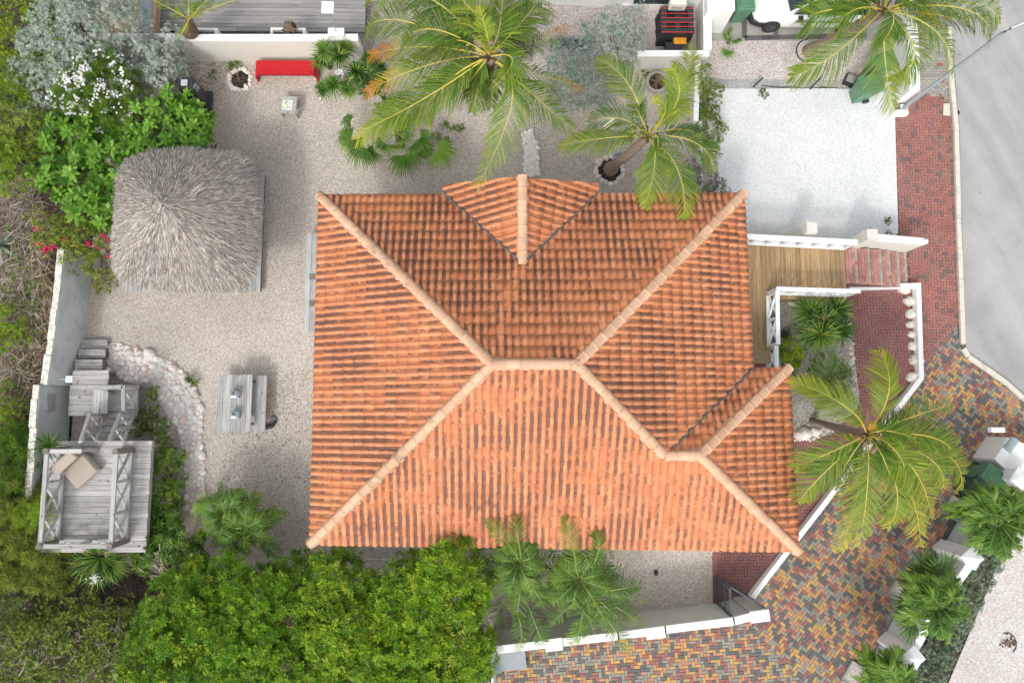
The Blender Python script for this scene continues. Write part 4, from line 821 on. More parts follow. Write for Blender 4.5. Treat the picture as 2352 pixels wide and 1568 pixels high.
def poisson(poly, r, z, rv=.3, tries=9000):
    W = [P(u, v, z)[:2] for u, v in poly]; x0, x1 = min(p[0] for p in W), max(p[0] for p in W); y0, y1 = min(p[1] for p in W), max(p[1] for p in W); out = []
    for _ in range(tries):
        x, y = random.uniform(x0, x1), random.uniform(y0, y1); s = r*random.uniform(1-rv, 1+rv)
        if not inpoly(x, y, W): continue
        if all((x-p[0])**2+(y-p[1])**2 > ((s+q)*.43)**2 for p, q in out): out.append(((x, y), s))
    return [(np.array([p[0], p[1], z]), s*1.12) for p, s in out]
BAND = [D('R6', x, y) for x, y in [(930, 75), (1010, 68), (1180, 130), (1300, 160), (1400, 210), (1480, 240), (1600, 350), (1690, 480), (1735, 640), (1745, 760), (1722, 850), (1740, 960), (1755, 1120), (1750, 1250), (1765, 1390), (1720, 1440), (1640, 1530), (1595, 1490), (1600, 1380), (1585, 1250), (1580, 1110), (1560, 980), (1540, 880), (1520, 800), (1440, 690), (1380, 600), (1350, 500), (1325, 440), (1290, 400), (1180, 430), (1060, 400), (960, 340), (900, 290), (915, 180)]]
t = thing('stone_border', 'curved raised border of pale pink and white stones beside the steps', 'stone border', P(400, 950))
q = MB(); wq = [P(u, v, .05)[:2] for u, v in BAND]; q.prism(wq, 0, .03); q.build('mortar_bed', 'smort', t)
S_ = poisson(BAND, .235, .03, .45, 16000); S_.sort(key=lambda a: -a[1]); stones(t, S_)
extra = [(Z('R6', random.uniform(1300, 1480), random.uniform(700, 900), .01), random.uniform(.08, .17)) for _ in range(22)]
t = thing('stone_edging', 'straight strip of flat pale stones running north from the porch gable', 'stone edging', P(1218, 350))
STR = [(1200, 302), (1222, 300), (1228, 318), (1236, 340), (1237, 372), (1238, 404), (1200, 404), (1203, 370), (1204, 345), (1200, 325)]
q = MB(); q.prism([P(u, v, .08)[:2] for u, v in STR], 0, .08); q.build('mortar_bed', 'smort', t); stones(t, poisson(STR, .20, .06, .35, 3000))
t = thing('loose_stones', 'scattered pale stones around the potted plant beside the curved border', 'stones', Z('R6', 1380, 800)); stones(t, extra)
def ring(name, label, u, v, r, n, s0, fill='soil', cat='stone ring'):
    t = thing(name, label, cat, P(u, v)); c = P(u, v); pts = [(c+np.array([math.cos(a_)*r*random.uniform(.93, 1.08), math.sin(a_)*r*random.uniform(.93, 1.08), 0]), s0*random.uniform(.8, 1.25)) for a_ in np.linspace(0, 2*math.pi, n, endpoint=False)]
    q = MB(); q.disc(c, r*.92, 20, 0, .012); q.build('soil_bed', fill, t); stones(t, pts); return t
t = ring('stone_ring', 'ring of white stones around a dead stump near the red bench', 551, 184, .36, 16, .21)
q = MB(); c = P(551, 184)
for k in range(14): a_ = random.uniform(0, 6.28); q.beam(c+[0, 0, .03], c+np.array([math.cos(a_)*.2, math.sin(a_)*.2, random.uniform(.03, .16)]), .02, .015)
q.tube([c, c+[0, 0, .14]], [.09, .05], 7); q.build('stump', 'fibre', t)
ring('stone_ring', 'ring of white stones around the rope-tied palm near the porch', 1400, 391, .43, 17, .25)
t = thing('round_planter', 'round concrete planter ring holding a cut palm stump under the white wall', 'planter', P(1507, 192)); c = P(1507, 192)
q = MB(); pts = [c+np.array([math.cos(x)*.33, math.sin(x)*.33, .12]) for x in np.linspace(0, 2*math.pi, 25)]; q.tube(pts, .06, 8, cap=False); q.build('concrete_ring', 'conc', t, smooth=True)
q = MB(); q.disc(c, .3, 20, 0, .06); q.build('soil', 'soil', t); q = MB()
for k in range(16): a_ = random.uniform(0, 6.28); q.beam(c+[0, 0, .1], c+np.array([math.cos(a_)*.26, math.sin(a_)*.26, .16]), .07, .03)
q.build('stump', 'fibre', t)
BL = [(2076, 667, .36), (2087, 692, .36), (2092, 722, .36), (2090, 745, .28), (2092, 768, .28), (2096, 795, .32), (2103, 828, .42), (2096, 866, .40)]
BN = ['boulder at the north end of the row, beside the brick steps', 'second boulder of the row from the brick steps', 'pointed third boulder of the row from the brick steps', 'small fourth boulder of the row against the white edging', 'small bluish-white fifth boulder of the row', 'sixth boulder of the row, just above the largest ones', 'large seventh boulder of the row, near the wall corner', 'last boulder of the row, where the edging turns diagonal']
for (u, v, s), lb in zip(BL, BN):
    V, F = stonemesh(int(u*v) % 97, 1.0, 11); q = MB(); p = P(u, v); q.add([(p[0]+x*s*1.35, p[1]+y*s*1.25, zz*s*1.1) for x, y, zz in V], F); q.build('boulder', 'stone', smooth=False, label='pale '+lb, cat='boulder', group='boulders along the white edging of the red court', org=p)
def lone(name, label, u, v, s, mat_='stone', ax=(1.3, 1.1, 1), cat='boulder'):
    V, F = stonemesh(int(u*7+v) % 89, 1.0, 11); q = MB(); p = P(u, v); q.add([(p[0]+x*s*ax[0], p[1]+y*s*ax[1], zz*s*ax[2]) for x, y, zz in V], F); q.build(name, mat_, label=label, cat=cat, org=p)
lone('boulder', 'large squarish white boulder beside the coconut palm foot', 1844, 996, .52); lone('boulder', 'pinkish boulder next to the squarish one in the garden bed', 1873, 991, .36)
lone('boulder', 'flat slab of pale rock beside the yucca under the white railing', 1836, 694, .75, ax=(1.3, .8, .4)); lone('boulder', 'round pinkish rock beside the discarded box and green bins', 1976, 166, .34)
t = thing('stone_border', 'line of small white stones closing the garden bed by the court', 'stone border', P(1885, 1010)); stones(t, [(P(1822+i*4.4+random.uniform(-2, 2), 1009-max(0, i-10)*2.1+random.uniform(-3, 3)), random.uniform(.08, .15)) for i in range(22)]+[(P(1898+random.uniform(-10, 10), 984+random.uniform(-12, 10)), random.uniform(.1, .16)) for _ in range(9)])
t = thing('stone_border', 'pale edging rocks between the yucca bed and the red court', 'stone border', P(1950, 820)); stones(t, [(P(1944+random.uniform(-6, 6)+12*math.sin(i*.28), 745+i*11), random.uniform(.15, .28)) for i in range(17)])
t = thing('stone_border', 'short line of white stones at the foot of the yucca clump near the red bench', 'stone border', P(727, 210)); stones(t, [(P(727+random.uniform(-3, 3)+(i > 3)*4*(i-3), 172+i*9), random.uniform(.10, .16)) for i in range(8)])
# ================================================================== FURNITURE AND SMALL THINGS
t = thing('picnic_table', 'weathered grey picnic table with two plank benches on the gravel', 'picnic table', P(548, 925))
TBZ = .74
def slabs(t, k, x0, x1, y0, y1, z, nm, n, mat_='wood_y', th=.04):
    a, b = Z(k, x0, y0, z), Z(k, x1, y1, z); w_ = (b[0]-a[0])/n
    for i in range(n): q = MB(); q.box((a[0]+(i+.5)*w_, (a[1]+b[1])/2+random.uniform(-.012, .012), z-th/2), (w_-.008, abs(a[1]-b[1]), th)); q.build(nm, mat_, t)
    return a, b
ta, tb = slabs(t, 'R6', 1956, 2152, 348, 836, TBZ, 'table_plank', 5); b1a, b1b = slabs(t, 'R6', 1879, 1952, 356, 838, .45, 'bench_plank', 2); b2a, b2b = slabs(t, 'R6', 2200, 2279, 352, 834, .45, 'bench_plank', 2)
for f in (.12, .88):
    y = ta[1]*(1-f)+tb[1]*f; q = MB(); q.beam((b1a[0]+.02, y, .385), (b2b[0]-.02, y, .385), .05, .09); q.build('seat_beam', 'log', t)
    q = MB(); q.beam((ta[0]+.02, y+.05, TBZ-.08), (tb[0]-.02, y+.05, TBZ-.08), .05, .09); q.build('table_beam', 'log', t)
    for s_ in (-1, 1): c = (ta[0]+tb[0])/2; q = MB(); q.beam((c+s_*.55, y+.05, 0), (c+s_*.22, y+.05, TBZ-.06), .05, .09); q.build('leg', 'log', t)
for (x, y), lb in (((2033, 515), 'silver-framed glass lantern nearer the stone steps end of the picnic table'), ((2035, 690), 'silver-framed glass lantern at the southern half of the picnic table, near the cat')):
    p = Z('R6', x, y, TBZ+.01); t = thing('lantern', lb, 'lantern', p, 'lanterns on the picnic table')
    q = MB(); q.box(p+[0, 0, .01], (.21, .21, .02)); q.build('base', 'metal', t)
    for i, j in ((-1, -1), (1, -1), (1, 1), (-1, 1)): q = MB(); q.box(p+[i*.095, j*.095, .11], (.018, .018, .2)); q.build('corner_post', 'metal', t)
    q = MB(); [q.box(p+[i*.09, j*.09, .11], (.004 if i else .17, .004 if j else .17, .18)) for i, j in ((1, 0), (-1, 0), (0, 1), (0, -1))]; q.build('glass_pane', 'lampg', t)
    q = MB(); q.add([p+[i*.11, j*.11, .215] for i, j in ((-1, -1), (1, -1), (1, 1), (-1, 1))]+[p+[i*.04, j*.04, .26] for i, j in ((-1, -1), (1, -1), (1, 1), (-1, 1))], [(i, (i+1) % 4, 4+(i+1) % 4, 4+i) for i in range(4)]); q.build('roof', 'metal', t)
    q = MB(); q.tube([p+[0, 0, .02], p+[0, 0, .12]], .035, 10); q.build('candle', 'mid', t)
    q = MB(); q.tube([p+np.array([-.07*math.cos(x_), 0, .25+.06*math.sin(x_)]) for x_ in np.linspace(0, math.pi, 9)], .006, 5); q.build('handle', 'metal', t)
# black cat lying beside the bench
def skin(name, mat_, chains, parent=None, label=None, cat=None, org=(0, 0, 0), sub=2):
    V = []; E = []; R = []
    for ch in chains:
        prev = None
        for x, y, z, r in ch:
            k = next((i for i, q in enumerate(V) if abs(q[0]-x)+abs(q[1]-y)+abs(q[2]-z) < 1e-6), None)
            if k is None: V.append((x, y, z)); R.append(r); k = len(V)-1
            if prev is not None: E.append((prev, k))
            prev = k
    me = bpy.data.meshes.new(name); me.from_pydata(V, E, []); o = bpy.data.objects.new(name, me); COL.objects.link(o); o.location = org
    md = o.modifiers.new('skin', 'SKIN')
    for i, r in enumerate(R): me.skin_vertices[0].data[i].radius = (r, r)
    me.skin_vertices[0].data[0].use_root = True; sb_ = o.modifiers.new('sub', 'SUBSURF'); sb_.levels = sub; sb_.render_levels = sub; me.materials.append(MT[mat_])
    if parent: o.parent = parent
    tag(o, label, cat); return o
cp = Z('R6', 2306, 800, 0)
for x in ('x',):
    me0 = bpy.data.meshes.new('tmp'); o0 = bpy.data.objects.new('tmp', me0); o0.modifiers.new('s', 'SKIN'); bpy.data.objects.remove(o0)
def cat_():
    ch = [[(.0, 0, .10, .075), (.10, .04, .12, .085), (.20, .10, .13, .075)], [(0, 0, .10, .075), (-.10, -.03, .13, .05), (-.16, -.05, .17, .055), (-.21, -.065, .16, .03)],
          [(.20, .10, .13, .075), (.26, .17, .09, .022), (.27, .27, .05, .02), (.22, .35, .04, .018), (.13, .37, .04, .016), (.09, .32, .04, .012)],
          [(-.10, -.03, .13, .05), (-.11, -.10, .06, .028), (-.16, -.14, .02, .022)], [(-.10, -.03, .13, .05), (-.10, .05, .06, .028), (-.15, .08, .02, .022)],
          [(.20, .10, .13, .075), (.16, .02, .06, .04), (.09, -.01, .02, .024)], [(.20, .10, .13, .075), (.25, .16, .05, .036), (.18, .19, .02, .022)],
          [(-.16, -.05, .17, .055), (-.155, -.085, .225, .012)], [(-.16, -.05, .17, .055), (-.17, -.015, .225, .012)]]
    me = bpy.data.meshes.new('cat'); V = []; E = []; R = []
    for c in ch:
        pv = None
        for x, y, z, r in c:
            k = next((i for i, q in enumerate(V) if q == (x, y, z)), None)
            if k is None: V.append((x, y, z)); R.append(r); k = len(V)-1
            if pv is not None: E.append((pv, k))
            pv = k
    me.from_pydata(V, E, []); o = bpy.data.objects.new('cat', me); COL.objects.link(o); o.location = cp; md = o.modifiers.new('skin', 'SKIN')
    if me.skin_vertices:
        for i, r in enumerate(R): me.skin_vertices[0].data[i].radius = (r, r)
        me.skin_vertices[0].data[0].use_root = True
    s_ = o.modifiers.new('sub', 'SUBSURF'); s_.levels = 1; s_.render_levels = 1; me.materials.append(MT['black']); tag(o, 'black cat with curled tail beside the picnic bench', 'cat')
cat_()
# plank bench under the west eave
t = thing('plank_bench', 'two-plank grey bench half hidden under the west eave of the house', 'bench', P(715, 650)); z = .42
a, b = P(704, 535, z), P(742, 761, z); w_ = (P(727, 650, z)[0]-a[0])/2
for i in range(2): q = MB(); q.box((a[0]+w_*(i+.5), (a[1]+b[1])/2, z-.025), (w_-.01, abs(a[1]-b[1]), .05)); q.build('plank', 'wood_y', t)
q = MB(); q.box((a[0]+w_*2.5+.1, (a[1]+b[1])/2, z-.025), (w_+.1, abs(a[1]-b[1]), .05)); q.build('plank', 'wood_y', t)
for v in (636, 697): p = P(717, v, z); q = MB(); q.box(p+[0, 0, .012], (.17, .19, .02)); q.build('bracket_plate', 'log', t)
for v in (560, 740): p = P(722, v, z); q = MB(); q.box((p[0], p[1], .19), (.4, .08, .38)); q.build('leg', 'log', t)
# red bench
t = thing('red_bench', 'bright red moulded bench standing against the cream garden wall', 'bench', P(654, 175)); z = .44
L0, L1 = P(590, 138, z), P(718, 171, z); pts = [(L0[0]-.10, 0), (L0[0]-.09, .30), (L0[0]-.03, .41), (L0[0]+.09, .44), (L1[0]-.09, .44), (L1[0]+.03, .41), (L1[0]+.09, .30), (L1[0]+.10, 0)]
q = MB(); V = []; ya, yb_ = P(650, 139, z)[1], P(650, 172, z)[1]
for (x, zz) in pts:
    V += [(x, yb_-(.44-zz)*.1, zz), (x, ya, zz)]
for (x, zz), (cx_, cz) in zip(pts, [(.04, 0), (.04, -.02), (.04, -.04), (.0, -.05), (0, -.05), (-.04, -.04), (-.04, -.02), (-.04, 0)]): V += [(x+cx_, yb_-(.44-zz)*.1, max(0, zz+cz)), (x+cx_, ya, max(0, zz+cz))]
F = []
for i in range(7): F += [(2*i, 2*i+2, 2*i+3, 2*i+1), (16+2*i, 16+2*i+1, 16+2*i+3, 16+2*i+2), (2*i, 16+2*i, 16+2*i+2, 2*i+2), (2*i+1, 2*i+3, 16+2*i+3, 16+2*i+1)]
q.add(V, F); q.build('bench_shell', 'redp', t); q = MB(); q.beam((L0[0]+.02, yb_+.01, .40), (L1[0]-.02, yb_+.01, .40), .02, .05); q.build('front_lip', 'redp', t)
# mosaic tables
def mosaic(name, label, k, cx, cy, s, z, rot):
    c = Z(k, cx, cy, z); t = thing(name, label, 'side table', (c[0], c[1], 0)); X = np.array([math.cos(rot), math.sin(rot), 0]); Y = np.array([-X[1], X[0], 0]); w_ = s*.2
    for dx, dy, lx, ly in ((0, s/2-w_/2, s, w_), (0, -s/2+w_/2, s, w_), (s/2-w_/2, 0, w_, s-2*w_-.01), (-s/2+w_/2, 0, w_, s-2*w_-.01)):
        q = MB(); q.box(c+X*dx+Y*dy-[0, 0, .02], (lx-.006, ly-.006, .04), (X, Y, (0, 0, 1))); q.build('frame_board', 'wood_x', t)
    q = MB(); q.box(c-[0, 0, .018], (s-2*w_-.01, s-2*w_-.01, .03), (X, Y, (0, 0, 1))); q.build('mosaic_top', 'mosaic', t)
    for i, j in ((-1, -1), (1, -1), (1, 1), (-1, 1)): q = MB(); q.box(np.array([c[0], c[1], (z-.04)/2])+X*i*(s/2-.06)+Y*j*(s/2-.06), (.07, .07, z-.04)); q.build('leg', 'wood_x', t)
mosaic('mosaic_table', 'small square timber table with a colourful mosaic top on open gravel', 'R2', 249, 902, .60, .42, math.radians(-4)); mosaic('mosaic_table', 'mosaic-topped table half hidden beneath the rope-tied coconut palm', 'R3', 790, 1060, .72, .42, math.radians(2))
# dark stone fountain columns
def zs(x, y, z=0.): return P((560+x*.1488)/1.43283, (220+y*.1488)/1.43283, z)
t = thing('stone_column', 'dark grey stone pillar with a white lamp beside the silver shrub', 'column', zs(560, 620))
c = zs(345, 375, 1.25); q = MB(); q.box((c[0], c[1], .65), (.42, .42, 1.24)); q.build('column_body', 'dkst', t); q = MB(); q.box((c[0]+.0, c[1], .04), (.66, .66, .1)); q.build('base_plate', 'dkst', t)
q = MB(); q.box((c[0]-.02, c[1]+.0, 1.31), (.19, .19, .05)); q.build('lamp_head', 'wpaint', t)
for i in range(3): q = MB(); q.box((c[0]+.24+i*.03, c[1]-.1-i*.01+.06*i, 1.1), (.018, .06, .32)); q.build('spout_fin', 'metal', t)
t = thing('stone_column', 'second dark stone block with a sloping top half covered by broad leaves', 'column', Z('R1', 1720, 1000)); c = Z('R1', 1700, 985, .4)
q = MB(); q.box((c[0], c[1], .22), (.36, .4, .44), taper=.8); q.build('column_body', 'dkst', t); q = MB(); q.box((c[0], c[1], .03), (.56, .56, .06)); q.build('base_plate', 'dkst', t)
t = thing('garden_sprinkler', 'small dark sprinkler head in the side gravel south of the house', 'sprinkler', Z('S1', 1198, 612)); q = MB(); c = Z('S1', 1198, 612); q.disc(c, .075, 14, 0, .04); q.build('body', 'black', t); q = MB(); q.disc(c+[.0, -.06, 0], .05, 10, 0, .05); q.build('nozzle', 'dgreen', t)
# wall lamps
def walllamp(label, p, d, head):
    t = thing('wall_lamp', label, 'lamp', p); q = MB(); q.beam(p, p+d, .03, .03); q.build('arm', 'metal', t); q = MB(); q.box(p+d+[0, 0, .0], (head, head, .05)); q.build('lamp_head', 'wpaint', t); q = MB(); q.box(p+d+[0, 0, .032], (head*.6, head*.6, .012)); q.build('lens', 'lampg', t); return t
p = Z('R6', 440, 381, 1.5); walllamp('small white square lamp fixed to the grey boundary wall', p+[.0, 0, -.35], np.array([.32, 0, 0.]), .20)
p = Z('R2', 675, 295, 1.3); t = walllamp('white square lamp on a slender pole above the cream garden wall', p+[0, 0, .05], np.array([0, .18, 1.1]), .36); q = MB(); q.box(p+[0, 0, .05], (.5, .28, .14)); q.build('base_box', 'cope', t)
# ---- neighbour's deck, planters
t = thing('neighbour_deck', 'grey hardwood terrace of the neighbour behind the cream garden wall', 'deck', P(600, 40)); z = .30
a, b = P(352, -60, z), P(838, 74, z); y_ = b[1]; i = 0
while y_ < a[1]:
    cuts = sorted([a[0], b[0]]+[random.uniform(a[0]+.6, b[0]-.6) for _ in range(2)])
    for c_, d_ in zip(cuts[:-1], cuts[1:]):
        if d_-c_ > .1: q = MB(); q.box(((c_+d_)/2, y_+.068, z-.015), (d_-c_-.006, .128, .03)); q.build('plank', 'gdeck', t)
    y_ += .14
for (k, x0, x1, y0, y1), lb in ((('R1', 1590, 1864, 240, 330), 'white planter box with a thick palm stump behind the garden wall'), (('R2', 105, 402, 238, 300), 'white planter box with a short shaggy stump near the pole lamp')):
    zt = .9; a, b = Z(k, x0, y0, zt), Z(k, x1, y1+20, zt); t = thing('planter_box', lb, 'planter', ((a[0]+b[0])/2, (a[1]+b[1])/2, 0)); cx_, cy_ = (a[0]+b[0])/2, (a[1]+b[1])/2; W_, H_ = b[0]-a[0], a[1]-b[1]
    for c_, s_ in (((cx_, a[1]-.04), (W_, .08)), ((cx_, b[1]+.04), (W_, .08)), ((a[0]+.04, cy_), (.08, H_-.16)), ((b[0]-.04, cy_), (.08, H_-.16))): q = MB(); q.box((*c_, zt/2), (*s_, zt)); q.build('side', 'cope', t)
    q = MB(); q.box((cx_, cy_, zt*.42), (W_-.16, H_-.16, zt*.84)); q.build('soil', 'soil', t)
t = thing('neighbour_pergola', 'reed-covered pergola roof edge with a grey cushion strip beside the hardwood terrace', 'pergola', P(290, 30)); z = 1.0
a, b = P(225, -80, z), P(326, 80, z); y_ = b[1]
while y_ < a[1]: q = MB(); q.box(((a[0]+b[0])/2, y_+.03, z), (b[0]-a[0], .052, .03)); q.build('reed_slat', 'reed', t); y_ += .06
a, b = P(327, -80, z), P(349, 76, z); q = MB(); rbox(q, ((a[0]+b[0])/2, (a[1]+b[1])/2+.12, z), (b[0]-a[0], a[1]-b[1]-.24, .16), np.eye(3)); q.build('cushion', 'ccush', t); q = MB(); rbox(q, ((a[0]+b[0])/2, b[1]+.11, z+.01), (b[0]-a[0], .2, .15), np.eye(3)); q.build('end_cushion', 'ccush', t)
q = MB(); q.box((b[0]+.06, (a[1]+b[1])/2, z-.1), (.1, a[1]-b[1], .3)); q.build('side_beam', 'tan', t)
# ---- neighbour yard, pallets, crate, bin
t = thing('neighbour_house', 'white rendered corner of the neighbouring house at the top edge', 'house', P(1500, 0)); q = MB(); pA, pB, pC = P(1225, 8), P(1420, 20), P(1600, 24)
q.prism([pA, pB, pC, pC+[0, 4, 0], pA+[0, 4, 0]], 0, 3.0); q.build('wall', 'wallw', t); q = MB(); q.box(P(1500, 22)+[0, -.03, .28], (2.2, .06, .10)); q.build('sill', 'cope', t); q = MB(); q.box(P(1500, 22)+[-.0, -.012, .75], (1.5, .04, .8)); q.build('window', 'glass', t)
t = thing('air_conditioner', 'cream air-conditioning unit mounted above the black pallets', 'air conditioner', P(1556, 25)); c = P(1556, 10, 1.2); q = MB(); rbox(q, c, (.52, .22, .36), np.eye(3), .02); q.build('case', 'wall', t); q = MB(); q.box(c-[0, .12, .05], (.4, .02, .2)); q.build('vent_slot', 'conc', t)
zt = .85; a, b = Z('R3', 1237, 57, zt), Z('R3', 1524, 288, zt); cx_, cy_ = (a[0]+b[0])/2, (a[1]+b[1])/2; W_, H_ = b[0]-a[0], a[1]-b[1]
for k in range(6):
    z0 = k*.142; t = thing('plastic_pallet', ['lowest black plastic pallet of the stack', 'second black pallet from the ground in the stack', 'third black pallet from the ground in the stack', 'fourth black pallet from the ground in the stack', 'black pallet directly under the topmost one', 'topmost black plastic pallet with red anti-slip strips and square holes'][k], 'pallet', (cx_, cy_, z0), 'black pallets stacked in the neighbour yard')
    dx, dy = random.uniform(-.03, .02), random.uniform(-.03, .03); q = MB()
    for i in range(3): q.box((cx_+dx, cy_+dy+(i-1)*H_*.44, z0+.055), (W_, H_*.12, .09))
    q.build('runner', 'black', t); q = MB(); nx, ny = 12, 12; cw_, ch_ = W_/nx, H_/ny
    hole = {(i, j) for i in (2, 3, 4, 7, 8, 9) for j in (2, 3, 4, 7, 8, 9)} if k == 5 else set()
    for i in range(nx):
        for j in range(ny):
            if (i, j) in hole:
                x_, yy = cx_+dx-W_/2+(i+.5)*cw_, cy_+dy-H_/2+(j+.5)*ch_; q.box((x_, yy-ch_*.42, z0+.118), (cw_, ch_*.16, .034)); q.box((x_-cw_*.42, yy+ch_*.08, z0+.118), (cw_*.16, ch_*.84, .034))
            elif k == 5: q.box((cx_+dx-W_/2+(i+.5)*cw_, cy_+dy-H_/2+(j+.5)*ch_, z0+.118), (cw_, ch_, .034))
    if k < 5: q.box((cx_+dx, cy_+dy, z0+.118), (W_, H_, .034))
    q.build('deck_grid', 'black', t)
    if k == 5:
        for f in (.03, .23, .39, .56, .72, .93): q = MB(); q.box((cx_+dx, cy_+dy+H_/2-f*H_-.03, z0+.138), (W_, .022, .012)); q.build('red_strip', 'redtrim', t)
c = Z('R3', 1408, 340, .62); t = thing('plastic_crate', 'orange-yellow plastic crate tipped upright beside the black pallets', 'crate', (c[0], c[1], 0)); q = MB()
q.box(c-[0, 0, .02], (.40, .30, .02))
for i in range(4): q.box(c+[-.2, -.12+i*.08, -.25], (.02, .03, .5)); q.box(c+[.2, -.12+i*.08, -.25], (.02, .03, .5)); q.box(c+[-.14+i*.093, -.15, -.25], (.03, .02, .5))
for zz in (-.48, -.3, -.12): q.box(c+[0, -.15, zz], (.4, .02, .04)); q.box(c+[-.2, 0, zz], (.02, .3, .04)); q.box(c+[.2, 0, zz], (.02, .3, .04))
q.build('crate_shell', 'yellow', t); q = MB()
for i in range(4): q.box(c+[-.14+i*.093, 0, .0], (.04, .24, .025))
q.build('base_ribs', 'yellow', t)
c = Z('R3', 1375, 420, .5); t = thing('black_bin', 'black rounded bin below the yellow crate', 'bin', (c[0], c[1], 0)); q = MB(); q.box(c-[0, 0, .25], (.66, .36, .5), taper=1.1); q.build('bin_body', 'black', t); q = MB(); rbox(q, c+[0, .02, .04], (.76, .40, .12), np.eye(3), .05); q.build('lid', 'black', t)
# ---- wheelie bins
def wbin(label, p, rot, group='green wheelie bins', mat_='bgreen'):
    t = thing('wheelie_bin', label, 'wheelie bin', p, group); X = np.array([math.cos(rot), math.sin(rot), 0]); Y = np.array([-X[1], X[0], 0]); Zv = np.array([0, 0, 1.]); p = np.array(p)
    q = MB(); V = []
    for z, wx_, wy_ in ((.04, .42, .44), (.95, .56, .68)):
        for i, j in ((-1, -1), (1, -1), (1, 1), (-1, 1)): V.append(p+X*i*wx_/2+Y*(j*wy_/2)+Zv*z)
    q.add(V, [(3, 2, 1, 0), (0, 1, 5, 4), (1, 2, 6, 5), (2, 3, 7, 6), (3, 0, 4, 7)]); q.box(p+Zv*.93, (.62, .74, .06), (X, Y, Zv)); q.build('bin_body', mat_, t)
    q = MB(); rbox(q, p+Zv*1.0, (.60, .74, .08), (X, Y, Zv), .03); rbox(q, p+Zv*1.045-Y*.02, (.42, .52, .04), (X, Y, Zv), .02); q.build('lid', mat_, t)
    q = MB(); q.tube([p+X*-.27+Y*.40+Zv*.97, p+X*.27+Y*.40+Zv*.97], .018, 8); q.build('handle', mat_, t)
    for s_ in (-1, 1): q = MB(); c = p+X*s_*.26+Y*.22+Zv*.11; q.tube([c-X*.03, c+X*.03], .11, 14); q.build('wheel', 'black', t)
    return t
wbin('green wheelie bin standing on the edge of the white gravel lot under the palm', P(1966, 224), math.radians(-78)); wbin('green wheelie bin directly behind the one on the white gravel, shaded by the palm', P(1996, 176), math.radians(-70))
wbin('pale green wheelie bin between the white pillar and the parked car', P(1688, 40), math.radians(3)); wbin('green wheelie bin against the white gate block, right of the coconut palm', P(2232, 1090), math.radians(232)); wbin('dark green wheelie bin in the shade beside the lighter bin near the gate block', P(2206, 1118), math.radians(228), mat_='dgreen')
t = thing('discarded_box', 'old weathered box lying beside the round rock and bins', 'box', Z('R4', 865, 680)); c = Z('R4', 865, 680, .2); X = nrm([1, -.45, 0]); Y = np.array([-X[1], X[0], 0]); q = MB(); q.box(c-[0, 0, .1], (.36, .34, .22), (X, Y, (0, 0, 1))); q.build('case', 'black', t); q = MB(); q.box(c+[0, 0, .02], (.30, .27, .02), (X, Y, (0, 0, 1))); q.build('cover', 'conc', t)
# pillar, board
t = thing('white_pillar', 'thick white rendered pillar beside the pale green bin', 'pillar', P(1660, 60)); a, b = Z('R3', 1640, -60, 1.3), Z('R3', 1872, 95, 1.3); q = MB(); q.box(((a[0]+b[0])/2, (a[1]+b[1])/2, .65), (b[0]-a[0], a[1]-b[1], 1.3)); q.build('pillar_body', 'wallw', t); q = MB(); q.box(((a[0]+b[0])/2, (a[1]+b[1])/2, 1.32), (b[0]-a[0]+.03, a[1]-b[1]+.03, .04)); q.build('pillar_cap', 'cope', t)
q = MB(); p = [Z('R3', 1640, 155, .3), Z('R3', 1702, 155, .3), Z('R3', 1655, 312, .04), Z('R3', 1640, 312, .04)]; q.add(p+[x+[0, 0, .03] for x in p], [(3, 2, 1, 0), (7, 6, 5, 4), (4, 5, 6, 7), (0, 1, 5, 4), (1, 2, 6, 5), (2, 3, 7, 6), (3, 0, 4, 7)]); q.build('leaning_board', 'log', label='brown wooden board leaning at the foot of the white pillar', cat='board', org=P(1625, 62))
# posts and chain
for (x0, y0, x1, y1), lb in (((25, 750, 102, 672), 'dark green post between the gravel lots, nearer the planter hedge'), ((510, 770, 617, 653), 'dark green post between the gravel lots, nearer the green bins')):
    a, b = Z('R4', x0, y0), Z('R4', x1, y1, .78); q = MB(); q.tube([a, b], .03, 8); q.build('green_post', 'dgreen', label=lb, cat='post', org=a, group='green posts between the gravel lots')
for (pts, lb) in (([(95, 738), (180, 745), (260, 752), (330, 748), (392, 748)], 'dark green chain lying between the two green posts'), ([(590, 748), (660, 755), (730, 758), (800, 765), (852, 760)], 'dark green chain lying between a post and the discarded box')):
    q = MB(); W = [Z('R4', *p, .02) for p in pts]
    for a, b in zip(W[:-1], W[1:]):
        n = int(np.linalg.norm(b-a)/.045)
        for i in range(n): c = a+(b-a)*i/n; e = c+(b-a)/n*1.1; k = .012*(1 if i % 2 else -1); q.beam(c+[0, k, 0], e+[0, k, .01], .016, .016)
    q.build('chain', 'dgreen', label=lb, cat='chain', org=W[0])
